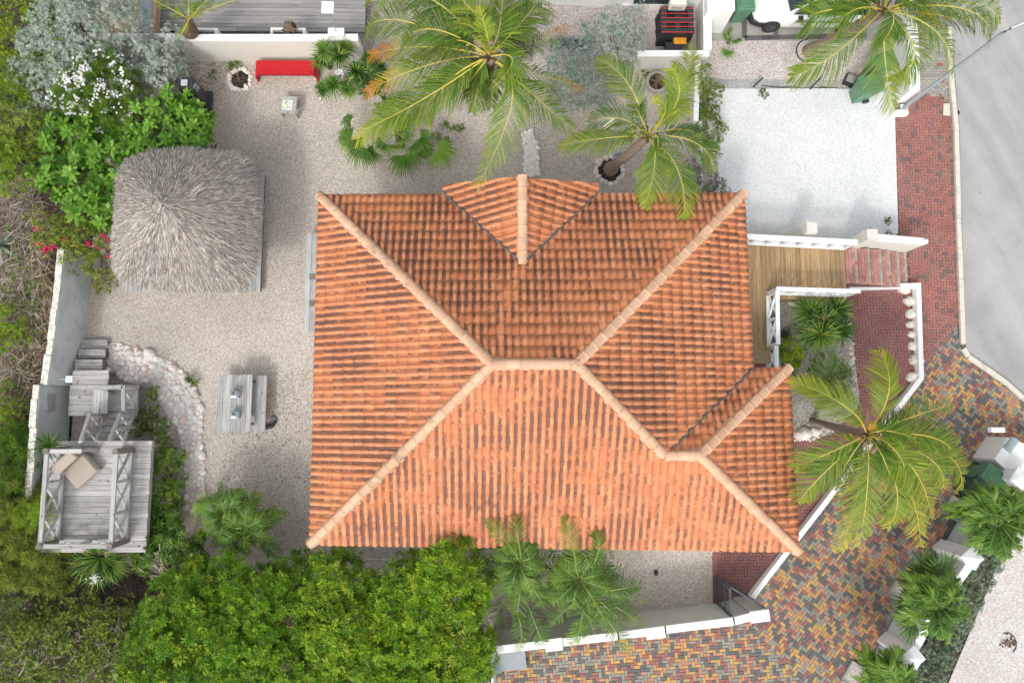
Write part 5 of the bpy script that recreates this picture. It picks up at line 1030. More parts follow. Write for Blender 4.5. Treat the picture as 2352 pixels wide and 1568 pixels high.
# street lamp
t = thing('street_lamp', 'tall galvanised street lamp leaning its arm over the road', 'street lamp', P(2075, 250)); a = P(2075, 249, 0); zb = 4.6; pb_ = P(2297, 82, zb)
q = MB(); q.tube([a, a*.4+np.array([a[0], a[1], zb])*.6, (a[0]+.02, a[1], zb)], [.075, .06, .05], 12); 
pp = [np.array([a[0]+.02, a[1], zb])]+[np.array([a[0]+.02+dx, a[1]+.1*dx, zb+dz]) for dx, dz in ((.06, .25), (.25, .5), (.7, .72), (1.4, .82))]; q.tube(pp, [.05, .045, .04, .035, .032], 10); q.build('pole', 'metal', t, smooth=True)
q = MB(); q.box(a+[0, 0, .03], (.24, .24, .05)); q.build('base_plate', 'wpaint', t); q = MB(); rbox(q, pp[-1]+[.25, 0, 0], (.55, .2, .12), np.eye(3), .03); q.build('lamp_head', 'metal', t)
q = MB(); V, F = stonemesh(5, .8, 8); p = P(2068, 262); q.add([(p[0]+x*.62, p[1]+y*.42, zz*.5) for x, y, zz in V], F); q.build('painted_stone', 'cope', label='white-painted stone block at the foot of the street lamp', cat='stone', org=p)
q = MB(); q.prism([P(*D('R4', x, y))[:2] for x, y in ((1654, 898), (1706, 895), (1710, 1000), (1650, 995))], 0, .05); q.build('utility_slab', 'kerb', label='small pale concrete slab set beside the street kerb', cat='slab', org=(0, 0, 0))
for (x, y, r_), lb in (((1778, 970, .085), 'larger round black spot cover on the asphalt beside the kerb'), ((1770, 1014, .06), 'smaller round black cover just below the larger one by the kerb')): q = MB(); q.disc(Z('R4', x, y), r_, 18, 0, .012); q.build('drain_cover', 'black', label=lb, cat='drain cover', org=Z('R4', x, y))
# gate
t = thing('metal_gate', 'open grey metal gate with thin bars hinged at the driveway wall', 'gate', P(1645, 1384))
def zg_(x, y, z=0.): return P(1626.2+x*.1558, 1312.1+y*.1558, z)
g0, g1 = zg_(112, 90, .08), zg_(128, 462, .08); G0_, G1_ = np.array([g0[0], g0[1], 1.42]), np.array([g1[0], g1[1], 1.42])
q = MB()
for a, b in ((g0, g1), (G0_, G1_), (g0, G0_), (g1, G1_)): q.beam(a, b, .045, .045)
q.build('gate_frame', 'gate', t); q = MB()
for i in range(1, 9): f = i/9; q.beam(g0*(1-f)+g1*f, G0_*(1-f)+G1_*f, .014, .014)
for zf in (.3, .62): q.beam(g0*(1-zf)+G0_*zf, g1*(1-zf)+G1_*zf, .016, .016)
q.build('bars', 'gate', t, kind='stuff')
h0, h1 = zg_(335, 232, 1.42), zg_(862, 552, 1.42); q = MB(); b0, b1 = h0-[0, 0, 1.32], h1-[0, 0, 1.32]
for a, b in ((h0, h1), (b0, b1), (h0, b0), (h1, b1)): q.beam(a, b, .045, .045)
for i in range(1, 12): f = i/12; q.beam(b0*(1-f)+b1*f, h0*(1-f)+h1*f, .014, .014)
q.build('gate_leaf', 'gate', t)
q = MB(); p = Z('S1', 1790, 930, .8); q.box(p, (.05, .12, .04)); q.build('latch', 'black', t)
# grey slabs at the bottom
q = MB()
def z7(x, y, z=0.): return P((1580+x*.2232)/1.43283, (2047+y*.2232)/1.43283, z)
q.prism([z7(300, 405, .35)[:2], z7(660, 380, .35)[:2], z7(688, 682, .35)[:2], z7(315, 724, .35)[:2]], 0, .35); q.prism([z7(180, 425, .35)[:2], z7(302, 405, .35)[:2], z7(317, 750, .35)[:2], z7(190, 760, .35)[:2]], 0, .345); q.build('utility_cover', 'slab', label='grey smooth utility box against the outside of the driveway wall', cat='utility box', org=z7(400, 550))
t = thing('metal_gate', 'white gate edge with a black seal at the bottom edge of the frame', 'gate', z7(160, 800)); q = MB(); q.beam(z7(180, 760, .6), z7(185, 1100, .6), .05, .6); q.build('gate_frame', 'wpaint', t); q = MB(); q.beam(z7(150, 700, .55), z7(165, 1100, .55), .05, .5); q.build('seal', 'black', t); q = MB(); q.beam(z7(120, 795, .8), z7(190, 795, .8), .03, .03); q.build('hinge', 'wpaint', t)
sheet('bottom_concrete', [(1020, 1530), (1136, 1510), (1140, 1545), (1130, 1700), (1000, 1700)], .004, 'conc')
# ---- right side: mailbox, gate block, long low wall with pillars
def zb4(x, y, z=0.): return P((3070+x*.12755)/1.43283, (1400+y*.12755)/1.43283, z)
def zb5(x, y, z=0.): return P((3070+x*.12755)/1.43283, (1650+y*.12755)/1.43283, z)
def zb6(x, y, z=0.): return P((2850+x*.12755)/1.43283, (1980+y*.12755)/1.43283, z)
t = thing('mailbox', 'small white rectangular mailbox with a blue label beside the gate block', 'mailbox', zb4(1700, 130)); a, b = zb4(1490, 35, .95), zb4(1905, 185, .95); c = (a+b)/2; q = MB(); rbox(q, c-[0, 0, .1], (.43, .16, .2), np.eye(3), .02); q.build('box', 'wpaint', t); q = MB(); q.box((c[0], c[1], .4), (.06, .06, .8)); q.build('post', 'metal', t); q = MB(); q.box(c+[.25, -.04, -.12], (.08, .06, .1)); q.build('label_plate', 'rope', t)
t = thing('gate_block', 'white rendered gate block with a grey half-pipe on its top edge', 'wall', zb4(1400, 500)); q = MB(); A4, B4 = zb4(1020, 810, 0), zb4(1370, 275, 0); C4 = zb4(1940, 1190, 1.0); C4[2] = 0; d = B4-A4
q.prism([A4, C4, C4+[1.6, -.5, 0], B4+[2.2, -.9, 0], B4], 0, 1.0); q.build('block', 'wallw', t)
q = MB(); pa, pb4 = zb4(1900, 640, 1.03), zb4(2110, 350, 1.03); q.tube([pa, pb4], .13, 14); q.build('half_pipe', 'metal', t, smooth=True)
t = thing('roadside_wall', 'grey-white rendered low wall with piers and white pyramid-capped pillars beside the silver hedge', 'wall', zb5(500, 900))
WL = [zb5(1180, 150), zb5(760, 350), zb5(550, 640), zb5(300, 1060), zb5(90, 1400), (lambda p: p)(P(2068, 1392)), P(2036, 1450), P(2008, 1500), P(1983, 1556), P(1940, 1640)]
b = MB(); thickline(b, [p+[.09, -.05, 0] for p in WL], .2, 0, 1.3); b.build('wall_body', 'gwall', t)
b = MB(); thickline(b, [p+[.10, -.06, 0] for p in WL], .23, 1.302, 1.345); b.build('coping', 'cope', t)
for (pa, pb_2) in ((zb5(225, 1170), zb5(165, 1280)), (zb6(500, 990), zb6(440, 1110))):
    d = nrm(pb_2-pa); s = np.array([-d[1], d[0], 0]); s = s if s[0] > 0 else -s; c = (pa+pb_2)/2+s*.15; q = MB(); q.box(c+[0, 0, .66], (.42, .42, 1.32), (d, s, (0, 0, 1))); q.build('pier', 'gwall', t)
for k, (u, v) in enumerate(((2345, 1098), (2234, 1280.5), (2099, 1509.5))):
    p = P(u, v, 1.5); X = nrm([.62, -.78, 0]) if k else nrm([.8, -.6, 0]); Y = np.array([-X[1], X[0], 0]); q = MB(); q.box((p[0], p[1], .72), (.40, .40, 1.44), (X, Y, (0, 0, 1))); q.build('pillar', 'wallw', t)
    q = MB(); h_ = .25; q.add([p+X*i*h_+Y*j*h_-[0, 0, .06] for i, j in ((-1, -1), (1, -1), (1, 1), (-1, 1))]+[p+X*i*h_+Y*j*h_-[0, 0, .0] for i, j in ((-1, -1), (1, -1), (1, 1), (-1, 1))]+[p+[0, 0, .13]], [(3, 2, 1, 0), (0, 1, 5, 4), (1, 2, 6, 5), (2, 3, 7, 6), (3, 0, 4, 7), (4, 5, 8), (5, 6, 8), (6, 7, 8), (7, 4, 8)]); q.build('pyramid_cap', 'wpaint', t)
def island(label, quad):
    W = [Z('S2', *p) for p in quad]; t = thing('planter_bed', label, 'planter', W[0]); q = MB(); thickline(q, W+[W[0]], .08, 0, .12); q.build('bed_edging', 'conc', t); q = MB(); q.prism([p[:2] for p in W], 0, .07); q.build('gravel_fill', 'pink', t)
island('square gravel bed in the coloured driveway at the bottom right', [(775, 1530), (870, 1378), (1002, 1470), (900, 1640)]); island('gravel planting bed under the middle roadside palm', [(1175, 800), (1240, 690), (1400, 760), (1330, 880)]); island('gravel planting bed under the upper roadside palm', [(1650, 85), (1725, -40), (1850, 40), (1770, 170)])
q = MB(); q.tube([Z('S2', x, y, .03) for x, y in ((2178, 1142), (2220, 1136), (2262, 1165), (2287, 1215), (2284, 1265), (2262, 1300))], .014, 6); q.build('garden_hose', 'black', label='black curved hose lying by the stump hole in the side gravel', cat='hose', org=Z('S2', 2260, 1200))
q = MB(); c = Z('S2', 2220, 1230)
for _ in range(26): p = c+rng.normal(0, .1, 3)*[1, 1.2, 0]+[0, 0, .01]; q.beam(p, p+rng.normal(0, .07, 3)*[1, 1, .3]+[0, 0, .03], .03, .02)
t = thing('dead_stump', 'dead palm stump remains in the pale side gravel', 'stump', c); q.build('fibre_clumps', 'fibre', t, kind='stuff')
# ---- car
t = thing('parked_car', 'white parked hatchback with black front bumper at the top edge', 'car', P(1850, 0)); xf = P(1726, 30, .5)[0]; ys = P(1800, 60, .35)[1]; hw = .84; yc = ys+hw
def ringc(x, w_, zb_, zs_, zt_, wt): return [(x, yc-w_*.96, zb_), (x, yc-w_, zb_+.18), (x, yc-w_, zs_), (x, yc-w_*.93, zs_+.10), (x, yc-wt, zt_), (x, yc, zt_+.03), (x, yc+wt, zt_), (x, yc+w_*.93, zs_+.10), (x, yc+w_, zs_), (x, yc+w_, zb_+.18), (x, yc+w_*.96, zb_)]
def loft(b, rings, m=0, close=True):
    n = len(rings[0]); V = [p for r in rings for p in r]; F = [(i*n+k, (i+1)*n+k, (i+1)*n+k+1, i*n+k+1) for i in range(len(rings)-1) for k in range(n-1)]
    F = [f[::-1] for f in F]
    if close: F += [tuple(range(n)), tuple(range((len(rings)-1)*n, len(rings)*n))[::-1]]
    b.add(V, F, m)
b = MB(); loft(b, [ringc(xf+x, w_, .22, zs_, zt_, wt) for x, w_, zs_, zt_, wt in ((.03, .52, .42, .60, .42), (.10, .68, .50, .68, .55), (.28, .78, .56, .76, .62), (.7, .83, .62, .86, .68), (1.15, .84, .68, .93, .70), (2.2, .84, .74, .93, .72), (3.6, .84, .76, .93, .72), (4.0, .78, .70, .90, .66))]); b.build('body', 'carw', t, smooth=True)
def tri_(x, w_, z): return (xf+x, yc-w_, z), (xf+x, yc+w_, z)
b = MB(); a0, a1 = tri_(1.12, .70, .94); m0, m1 = tri_(1.04, .30, .97); c0, c1 = tri_(1.85, .56, 1.40); b.add([a0, m0, m1, a1, c1, (xf+1.78, yc, 1.42), c0], [(0, 1, 5, 6), (1, 2, 5), (2, 3, 4, 5)]); b.build('windscreen', 'glass', t)
b = MB(); loft(b, [[(xf+x, yc-w_, z-.03), (xf+x, yc-w_*.9, z), (xf+x, yc, z+.03), (xf+x, yc+w_*.9, z), (xf+x, yc+w_, z-.03)] for x, w_, z in ((1.83, .57, 1.41), (2.6, .60, 1.47), (3.6, .56, 1.42))]); b.build('roof', 'carw', t, smooth=True)
for s_ in (-1, 1):
    b = MB(); b.add([(xf+1.2, yc+s_*.79, .93), (xf+3.7, yc+s_*.79, .93), (xf+3.5, yc+s_*.58, 1.38), (xf+1.9, yc+s_*.58, 1.38)], [(0, 1, 2, 3)]); b.build('side_window', 'glass', t)
    b = MB(); rbox(b, (xf+1.45, yc+s_*.97, .95), (.14, .2, .14), np.eye(3), .03); b.build('mirror', 'black', t)
    b = MB(); b.beam((xf+1.14, yc+s_*.72, .95), (xf+1.86, yc+s_*.575, 1.41), .05, .04); b.build('window_pillar', 'carw', t)
    for wx in (.72, 3.2):
        c = np.array([xf+wx, yc+s_*.80, .30]); b = MB(); b.tube([c-[0, .09, 0], c+[0, .09, 0]], .30, 22); o = b.build('tyre', 'rub', t); b = MB(); b.tube([c+[0, s_*.085, 0], c+[0, s_*.10, 0]], .17, 18); b.build('rim', 'dkst', t)
        for k in range(8): a_ = k*.785; b.beam(c+[0, s_*.105, 0], c+np.array([math.cos(a_)*.17, s_*.105, math.sin(a_)*.17]), .02, .01)
    b = MB(); b.add([(xf+.16, yc+s_*.42, .64), (xf+.12, yc+s_*.70, .55), (xf+.42, yc+s_*.81, .66), (xf+.46, yc+s_*.70, .78), (xf+.28, yc+s_*.55, .74)], [(0, 1, 2, 3, 4) if s_ < 0 else (4, 3, 2, 1, 0)]); b.build('headlight', 'lampg', t)
b = MB(); loft(b, [[(xf+x-dx, yc-w_, .20), (xf+x-dx, yc-w_-.02, .44), (xf+x+.04, yc-w_+.04, .50), (xf+x+.04, yc-w_+.06, .20)] for x, w_, dx in ((.75, .83, .0), (.35, .80, .03), (.12, .70, .06), (.0, .5, .06), (-.03, 0, .06), (.0, -.5, .06), (.12, -.70, .06), (.35, -.80, .03))], close=True); b.build('bumper', 'black', t)
b = MB(); b.beam((xf+1.5, yc-.845, .60), (xf+3.0, yc-.845, .60), .015, .05); b.build('side_strip', 'black', t)
# thin washing line
q = MB(); q.tube([P(796, 1282, 1.3), P(1000, 1285, 1.3), P(1110, 1286, 1.3)], .006, 5); q.build('wire_line', 'wpaint', label='thin white wire stretched along the south side of the house', cat='wire', org=P(796, 1282))
q = MB(); q.tube([P(1330, 545), P(1331, 572), P(1328, 590)], .0, 3) if False else q.tube([P(1325, 488, .02), P(1330, 510, .02), P(1330, 533, .02)], .012, 5); 
q.build('fallen_stick', 'twig', label='thin bent stick lying on gravel near the rope-tied palm', cat='stick', org=P(1328, 510))
# ================================================================== VEGETATION
def bez(p0, p1, p2, t): return p0*(1-t)**2+p1*2*t*(1-t)+p2*t*t
def frond(parent, p0, p1, p2, LL=.75, n=58, wid=.028, tone=.35, tip=.35, droop=.5, mats_=('palm', 'rach'), sweep=.75, r0=.022, bias=0, name='frond', start=.14):
    """p1 is a point ON the rachis near its middle"""
    p0, p1, p2 = map(lambda a: np.asarray(a, float), (p0, p1, p2)); c = 2*p1-.5*(p0+p2); b = MB()
    pts = [bez(p0, c, p2, t) for t in np.linspace(0, 1, 12)]; tube_r = [r0*(1-.85*t) for t in np.linspace(0, 1, 12)]
    Lr = sum(np.linalg.norm(pts[i+1]-pts[i]) for i in range(11)); n = max(20, int(Lr/.042))if n is None else n
    roll = random.uniform(-.35, .35); gap = {-1: 0, 1: 0}; ph = random.uniform(0, 6.28); bw = random.uniform(-.07, .07); c = c+nrm(np.cross(p2-p0, [0, 0, 1.]))*bw*np.linalg.norm(p2-p0); b.tube([bez(p0, c, p2, t) for t in np.linspace(0, 1, 12)], tube_r, 5, 1, .5)
    for i in range(n):
        t = start+(1-start)*(i+.5)/n; p = bez(p0, c, p2, t); T = nrm(bez(p0, c, p2, min(1, t+.02))-bez(p0, c, p2, t-.02)); S = nrm(np.cross(T, [0, 0, 1.])); U = np.cross(S, T)
        pf = min(1., .45+2.2*(t-start))*(1-.72*max(0, (t-.45)/.55)**1.6)
        for s_ in (-1, 1):
            if gap[s_] > 0: gap[s_] -= 1; continue
            if random.random() < .035: gap[s_] = random.randint(1, 4)
            L = LL*pf*random.uniform(.72, 1.1)*(1+.10*math.sin(ph+t*17)); k = sweep+.55*t+random.uniform(-.12, .12); up = .18+roll*s_+random.uniform(-.1, .1)
            d = nrm(S*s_*(1+bias*s_)+T*(k+.18*math.sin(ph*2+t*11+s_))+U*up); g = droop*random.uniform(.5, 1.6); w2 = wid*random.uniform(.7, 1.1)
            a0 = p; a1 = p+d*L*.45-np.array([0, 0, g*L*.12]); a2 = p+d*L*.78-np.array([0, 0, g*L*.42]); a3 = p+d*L*.98-np.array([0, 0, g*L*.80]); W = nrm(T*.9-d*np.dot(T, d)+U*random.uniform(-.3, .3))*w2*.5
            c_ = min(.99, max(.01, tone+random.uniform(-.16, .14)-.06+tip*max(0, t-.55)*1.3)); bb = len(b.V)
            for q in (a0-W*.5, a0+W*.5, a1+W, a1-W, a2+W*.75, a2-W*.75, a3): b.V.append(tuple(q))
            for f, ad in (((0, 1, 2, 3), 0), ((3, 2, 4, 5), .04), ((5, 4, 6), .09)): b.F.append(tuple(bb+x for x in f)); b.M.append(0); b.A.append(min(.99, c_+ad))
    return b.build(name, list(mats_), parent)
def trunk(parent, pts, rad, mat_='trunk', rings=True, name='trunk'):
    q = MB(); P_ = []; R_ = []; pts = [np.asarray(p, float) for p in pts]; n = 26
    for i in range(n+1):
        t = i/n*(len(pts)-1); k = min(int(t), len(pts)-2); f = t-k; P_.append(pts[k]*(1-f)+pts[k+1]*f); R_.append((rad[k]*(1-f)+rad[k+1]*f)*(1.05 if i % 2 else .96))
    q.tube(P_, R_, 12); return q.build(name, mat_, parent, smooth=True)
def fan(parent, c, d, R=.55, n=30, span=4.2, tone=.4, droop=.25, tilt=.2, mats_=('palmd', 'rachg'), stem=None, name='fan_leaf'):
    c = np.asarray(c, float); d = nrm(d); S = nrm(np.cross(d, [0, 0, 1.])); b = MB(); Uv = np.cross(S, d)
    if stem is not None: b.tube([stem, (np.asarray(stem)+c)/2+[0, 0, .06], c], [.016, .013, .010], 5, 1, .5)
    for i in range(n):
        a = (i+.5)/n*span-span/2; e = nrm(d*math.cos(a)+S*math.sin(a)+Uv*(tilt*math.cos(a)+.05)); L = R*(1-.22*abs(a)/(span/2))*random.uniform(.92, 1.06); Tn = nrm(np.cross(e, Uv)); w_ = R*.62*span/n*.40
        p1 = c+e*L*.58+Uv*(.015 if i % 2 else -.01)-np.array([0, 0, droop*.10*L]); p2 = c+e*L-np.array([0, 0, droop*random.uniform(.4, 1.3)*L]); t_ = min(.98, max(.02, tone+random.uniform(-.12, .12)))
        b.add([c-Tn*.01, c+Tn*.01, p1+Tn*w_, p1-Tn*w_, p2], [(0, 1, 2, 3)], 0, t_); b.add([p1+Tn*w_, p1-Tn*w_, (p1*.35+p2*.65)+Tn*w_*.4, (p1*.35+p2*.65)-Tn*w_*.4, p2], [(1, 0, 2, 3), (3, 2, 4)], 0, min(.98, t_+.12))
    return b.build(name, list(mats_), parent)
def yhead(parent, c, R=.5, n=70, mat_='yucca', w=.035, tilt=(0, 0, 1), lo=-.1, tone=.45, name='leaf_head', droop=.35):
    c = np.asarray(c, float); b = MB(); Z_ = nrm(tilt); X = nrm(np.cross([0, 1, .1], Z_)); Y = np.cross(Z_, X)
    for i in range(n):
        az = i*2.39996; f = i/n; el = lo+(1.25-lo)*f**1.2+random.uniform(-.08, .08); d = nrm(X*math.cos(az)*math.cos(el)+Y*math.sin(az)*math.cos(el)+Z_*math.sin(el)); L = R*random.uniform(.8, 1.1)*(1-.25*f); T = nrm(np.cross(d, Z_)+rng.normal(0, .1, 3)); o = c+d*.03
        p1 = o+d*L*.5; p2 = o+d*L-np.array([0, 0, droop*L*(1-f)*random.uniform(.5, 1.2)]); a = min(.98, max(.02, tone+random.uniform(-.25, .25)))
        b.add([o-T*w*.35, o+T*w*.35, p1+T*w*.5, p1-T*w*.5, p2], [(0, 1, 2, 3), (3, 2, 4)], 0, a)
    return b.build(name, mat_, parent)
# ---- coconut palms -------------------------------------------------
def coconut(name_label, base, crown, cz, fr, offk, LL=.8, rb=.26, rt=.13, wid=.03, n=60, extra=None, group='coconut palms around the house'):
    base = P(*base, 0); cr = P(*crown, cz); t = thing('coconut_palm', name_label, 'palm tree', base, group)
    mid = base*.45+cr*.55; mid[2] = cz*.5; trunk(t, [base-[0, 0, .05], base*.88+mid*.12+[0, 0, .2], mid, cr-[0, 0, .1]], [rb, rb*.62, rt*1.05, rt])
    q = MB()
    for k in range(14): a = k*.9; q.beam(cr+[0, 0, -.1], cr+np.array([math.cos(a)*.26, math.sin(a)*.26, .12]), .07, .02)
    q.build('crown_fibre', 'fibre', t)
    for f in fr:
        (mu, mv, mz), (tu, tv_, tz) = f[0], f[1]; o = dict(LL=LL, n=86, wid=.024); o.update(f[2] if len(f) > 2 else {})
        st_ = cr+nrm(P(mu, mv, mz)-cr)*.10; pm = P(mu, mv, mz); frond(t, st_, pm, P(tu, tv_, tz), **o)
    return t, cr
def k(kk, x, y, z): u, v = D(kk, x, y); return (u, v, z)
z0 = 3.6
tB, crB = coconut('rope-tied coconut palm in a stone ring beside the porch gable', (1403, 388), (1489, 312), 3.3, [
    (k('R3', 960, 720, 4.1), k('R3', 690, 505, 3.7), dict(tone=.42)), (k('R3', 1400, 740, 4.3), k('R3', 1492, 385, 4.0), dict(tone=.52)), (k('R3', 1385, 860, 4.6), k('R3', 1330, 590, 4.9), dict(tone=.45)),
    (k('R3', 880, 1010, 3.4), k('R3', 625, 1060, 2.7), dict(tone=.25, n=44)), (k('R3', 760, 1186, 3.7), k('R3', 375, 1250, 3.1), dict(tone=.45)), (k('R3', 1210, 1400, 3.6), k('S6', 832, 380, 3.25), dict(tone=.44)),
    (k('S6', 1120, 60, 3.7), k('S6', 1165, 520, 3.35), dict(tone=.44)), (k('R3', 1540, 1240, 3.7), k('R3', 1705, 1480, 2.9), dict(tone=.35)), (k('R3', 1500, 1110, 3.4), k('R3', 1760, 1330, 2.6), dict(tone=.2, LL=.6)),
    (k('R3', 1330, 1000, 4.3), k('R3', 1480, 930, 4.5), dict(tone=.5, LL=.5, n=36)), (k('R3', 1270, 960, 4.6), k('R3', 1180, 850, 5.0), dict(tone=.55, LL=.45, n=40)), (k('R3', 1060, 1120, 3.8), k('R3', 900, 1170, 3.3), dict(tone=.3, LL=.5, n=34)),
    (k('R3', 1210, 1170, 4.0), k('R3', 1220, 1290, 3.4), dict(tone=.2, LL=.5, n=30)), (k('R3', 1060, 1000, 4.0), k('R3', 980, 860, 3.6), dict(tone=.22, LL=.55, n=36))], 0)
q = MB()
for zf in (.62, .80):
    c = crB*.0+P(1403, 388, 0)*(1-.12*zf)+(P(1403, 388, 0)*.45+crB*.55)*.12*zf; r_ = .235-.10*zf; c = np.array([c[0]+.12*zf, c[1]+.10*zf, zf]); q.tube([c+np.array([math.cos(a)*r_, math.sin(a)*r_, .05*math.sin(a*2)]) for a in np.linspace(0, 6.283, 17)], .014, 5, cap=False)
q.build('blue_rope', 'rope', tB)
zA = 6.2
tA, crA = coconut('tallest coconut palm with browning fronds overhanging the house roof at the top', (1108, 212), (1124, 128), zA, [
    (k('R2', 1250, 195, 6.3), k('R2', 930, 262, 5.2), dict(tone=.33)), (k('R2', 1500, 228, 6.7), k('R2', 1232, 395, 5.6), dict(tone=.33)), (k('R2', 1690, 325, 6.6), k('R2', 1478, 455, 5.5), dict(tone=.28, LL=.7)),
    (k('R2', 1420, 415, 5.4), k('R2', 965, 470, 4.5), dict(tone=.5, tip=1.5)), (k('R2', 1450, 600, 5.3), k('R2', 935, 790, 4.3), dict(tone=.45, tip=1.5)), (k('R2', 1330, 880, 5.2), k('R2', 852, 1200, 4.2), dict(tone=.42, tip=.55, LL=.95)),
    (k('R2', 1440, 800, 5.8), k('R2', 925, 1110, 4.9), dict(tone=.40, LL=.95)), (k('R2', 1640, 720, 5.9), k('R2', 1355, 1050, 4.9), dict(tone=.34)), (k('R2', 2155, 860, 5.9), k('R2', 1880, 1600, 4.4), dict(tone=.40, LL=.85, n=74)),
    (k('R2', 2185, 520, 6.8), k('R2', 2020, 760, 5.8), dict(tone=.36, LL=.62)), (k('R2', 2080, 190, 6.9), k('R2', 2090, -120, 6.6), dict(tone=.38)), (k('R2', 1890, 170, 6.9), k('R2', 1640, -80, 6.4), dict(tone=.46)),
    (k('R2', 2260, 190, 6.6), k('R3', 230, -60, 5.9), dict(tone=.36)), (k('R3', 140, 600, 5.0), k('R3', 560, 740, 3.6), dict(tone=.34, tip=1.5, droop=.8, n=66)), (k('R3', 120, 800, 5.4), k('R3', 485, 1110, 4.0), dict(tone=.33, LL=.75)),
    (k('R3', 120, 360, 5.2), k('R3', 440, 215, 3.9), dict(tone=.5, tip=1.6, LL=.6)), (k('R2', 1480, 60, 6.0), k('R2', 930, 20, 5.0), dict(tone=.33)), (k('R2', 1880, 250, 7.2), k('R2', 1705, 205, 7.0), dict(tone=.42, LL=.5)),
    (k('R2', 1700, 130, 6.4), k('R2', 1330, -90, 5.6), dict(tone=.3)), (k('R3', 40, 180, 6.0), k('R3', 300, 60, 5.0), dict(tone=.25)), (k('R2', 1800, 560, 5.2), k('R2', 1560, 640, 4.2), dict(tone=.15)), (k('R3', -60, 650, 5.0), k('R3', 150, 860, 3.6), dict(tone=.16, droop=.7)),
    (k('R2', 2230, 350, 5.8), k('R3', 210, 330, 4.5), dict(tone=.2, droop=.6)), (k('R2', 1620, 470, 5.2), k('R2', 1250, 560, 4.2), dict(tone=.16)), (k('R2', 1990, 330, 7.4), k('R2', 1900, 60, 7.8), dict(tone=.5, LL=.45)), (k('R2', 1560, 30, 6.6), k('R2', 1180, -60, 5.9), dict(tone=.25)), (k('R2', 1850, 640, 5.6), k('R2', 1650, 900, 4.3), dict(tone=.3)), (k('R2', 1925, 690, 5.4), k('R2', 1840, 960, 4.2), dict(tone=.25, LL=.7)), (k('R2', 1990, 640, 5.3), k('R2', 2010, 920, 4.0), dict(tone=.2, LL=.6)), (k('R2', 1890, 610, 5.9), k('R2', 1760, 780, 5.0), dict(tone=.34, LL=.7))], 0, LL=.86, n=70, rb=.2, rt=.15)
tC, crC = coconut('coconut palm bearing orange coconuts over the diagonal white edging', (1867, 968), (1993, 996), 4.0, [
    (k('S3', 1170, 470, 4.6), k('S3', 1105, 140, 4.2), dict(tone=.55, bias=-.5, LL=.7)), (k('S3', 790, 630, 4.6), k('S3', 352, 395, 3.9), dict(tone=.52)), (k('S3', 1450, 700, 4.2), k('S3', 1745, 600, 3.5), dict(tone=.45, droop=.8)),
    (k('S3', 720, 1020, 4.1), k('S3', 385, 1142, 3.5), dict(tone=.42)), (k('S3', 640, 1210, 3.9), k('S3', 408, 1445, 3.1), dict(tone=.42)), (k('S3', 930, 1290, 3.9), (1931, 1266, 3.0), dict(tone=.52)),
    (k('S3', 1035, 1310, 4.2), (1974, 1250, 3.3), dict(tone=.5)), (k('S3', 1240, 1330, 4.3), (2037, 1212, 3.5), dict(tone=.5)), (k('S3', 1410, 1120, 4.6), (2140, 1190, 3.6), dict(tone=.55)),
    (k('S3', 1340, 1330, 4.1), (2114, 1255, 3.1), dict(tone=.62)), (k('S3', 1560, 1080, 4.3), k('S3', 1640, 1345, 3.4), dict(tone=.48)), (k('S3', 1660, 1050, 4.2), k('S3', 1800, 1335, 3.2), dict(tone=.48)),
    (k('S3', 1590, 915, 4.4), k('S3', 1755, 1120, 3.6), dict(tone=.47)), (k('S3', 1450, 880, 4.1), k('S3', 1800, 905, 3.3), dict(tone=.35)), (k('S3', 1190, 830, 4.9), k('S3', 1420, 900, 4.8), dict(tone=.35, LL=.6)),
    (k('S3', 1130, 1040, 4.8), k('S3', 1210, 1250, 4.3), dict(tone=.3, LL=.6)), (k('S3', 1230, 780, 4.2), k('S3', 1390, 640, 3.6), dict(tone=.2, LL=.55)), (k('S3', 860, 1080, 4.0), k('S3', 720, 1330, 3.1), dict(tone=.2, LL=.6)),
    (k('S3', 1300, 1050, 4.7), k('S3', 1420, 1500, 3.6), dict(tone=.5))], 0, LL=.78, rb=.15, rt=.11)
for i, (x, y, s_) in enumerate(((1025, 775, .10), (1055, 790, .10), (1035, 802, .09), (962, 765, .09), (855, 878, .09), (832, 890, .08), (1062, 772, .08))):
    q = MB(); p = Z('S3', x, y, 4.05); q.tube([p+[0, 0, zz*s_] for zz in (-1, -.8, -.3, .3, .8, 1)], [.15*s_, .62*s_, .97*s_, .97*s_, .6*s_, .12*s_], 12); q.build('coconut', 'coco', tC, smooth=True)
q = MB(); p = Z('S3', 1000, 800, 4.3); e = Z('S3', 1008, 665, 4.9); q.tube([p, p*.5+e*.5, e], [.03, .075, .005], 8); q.build('flower_sheath', 'fibre', tC)
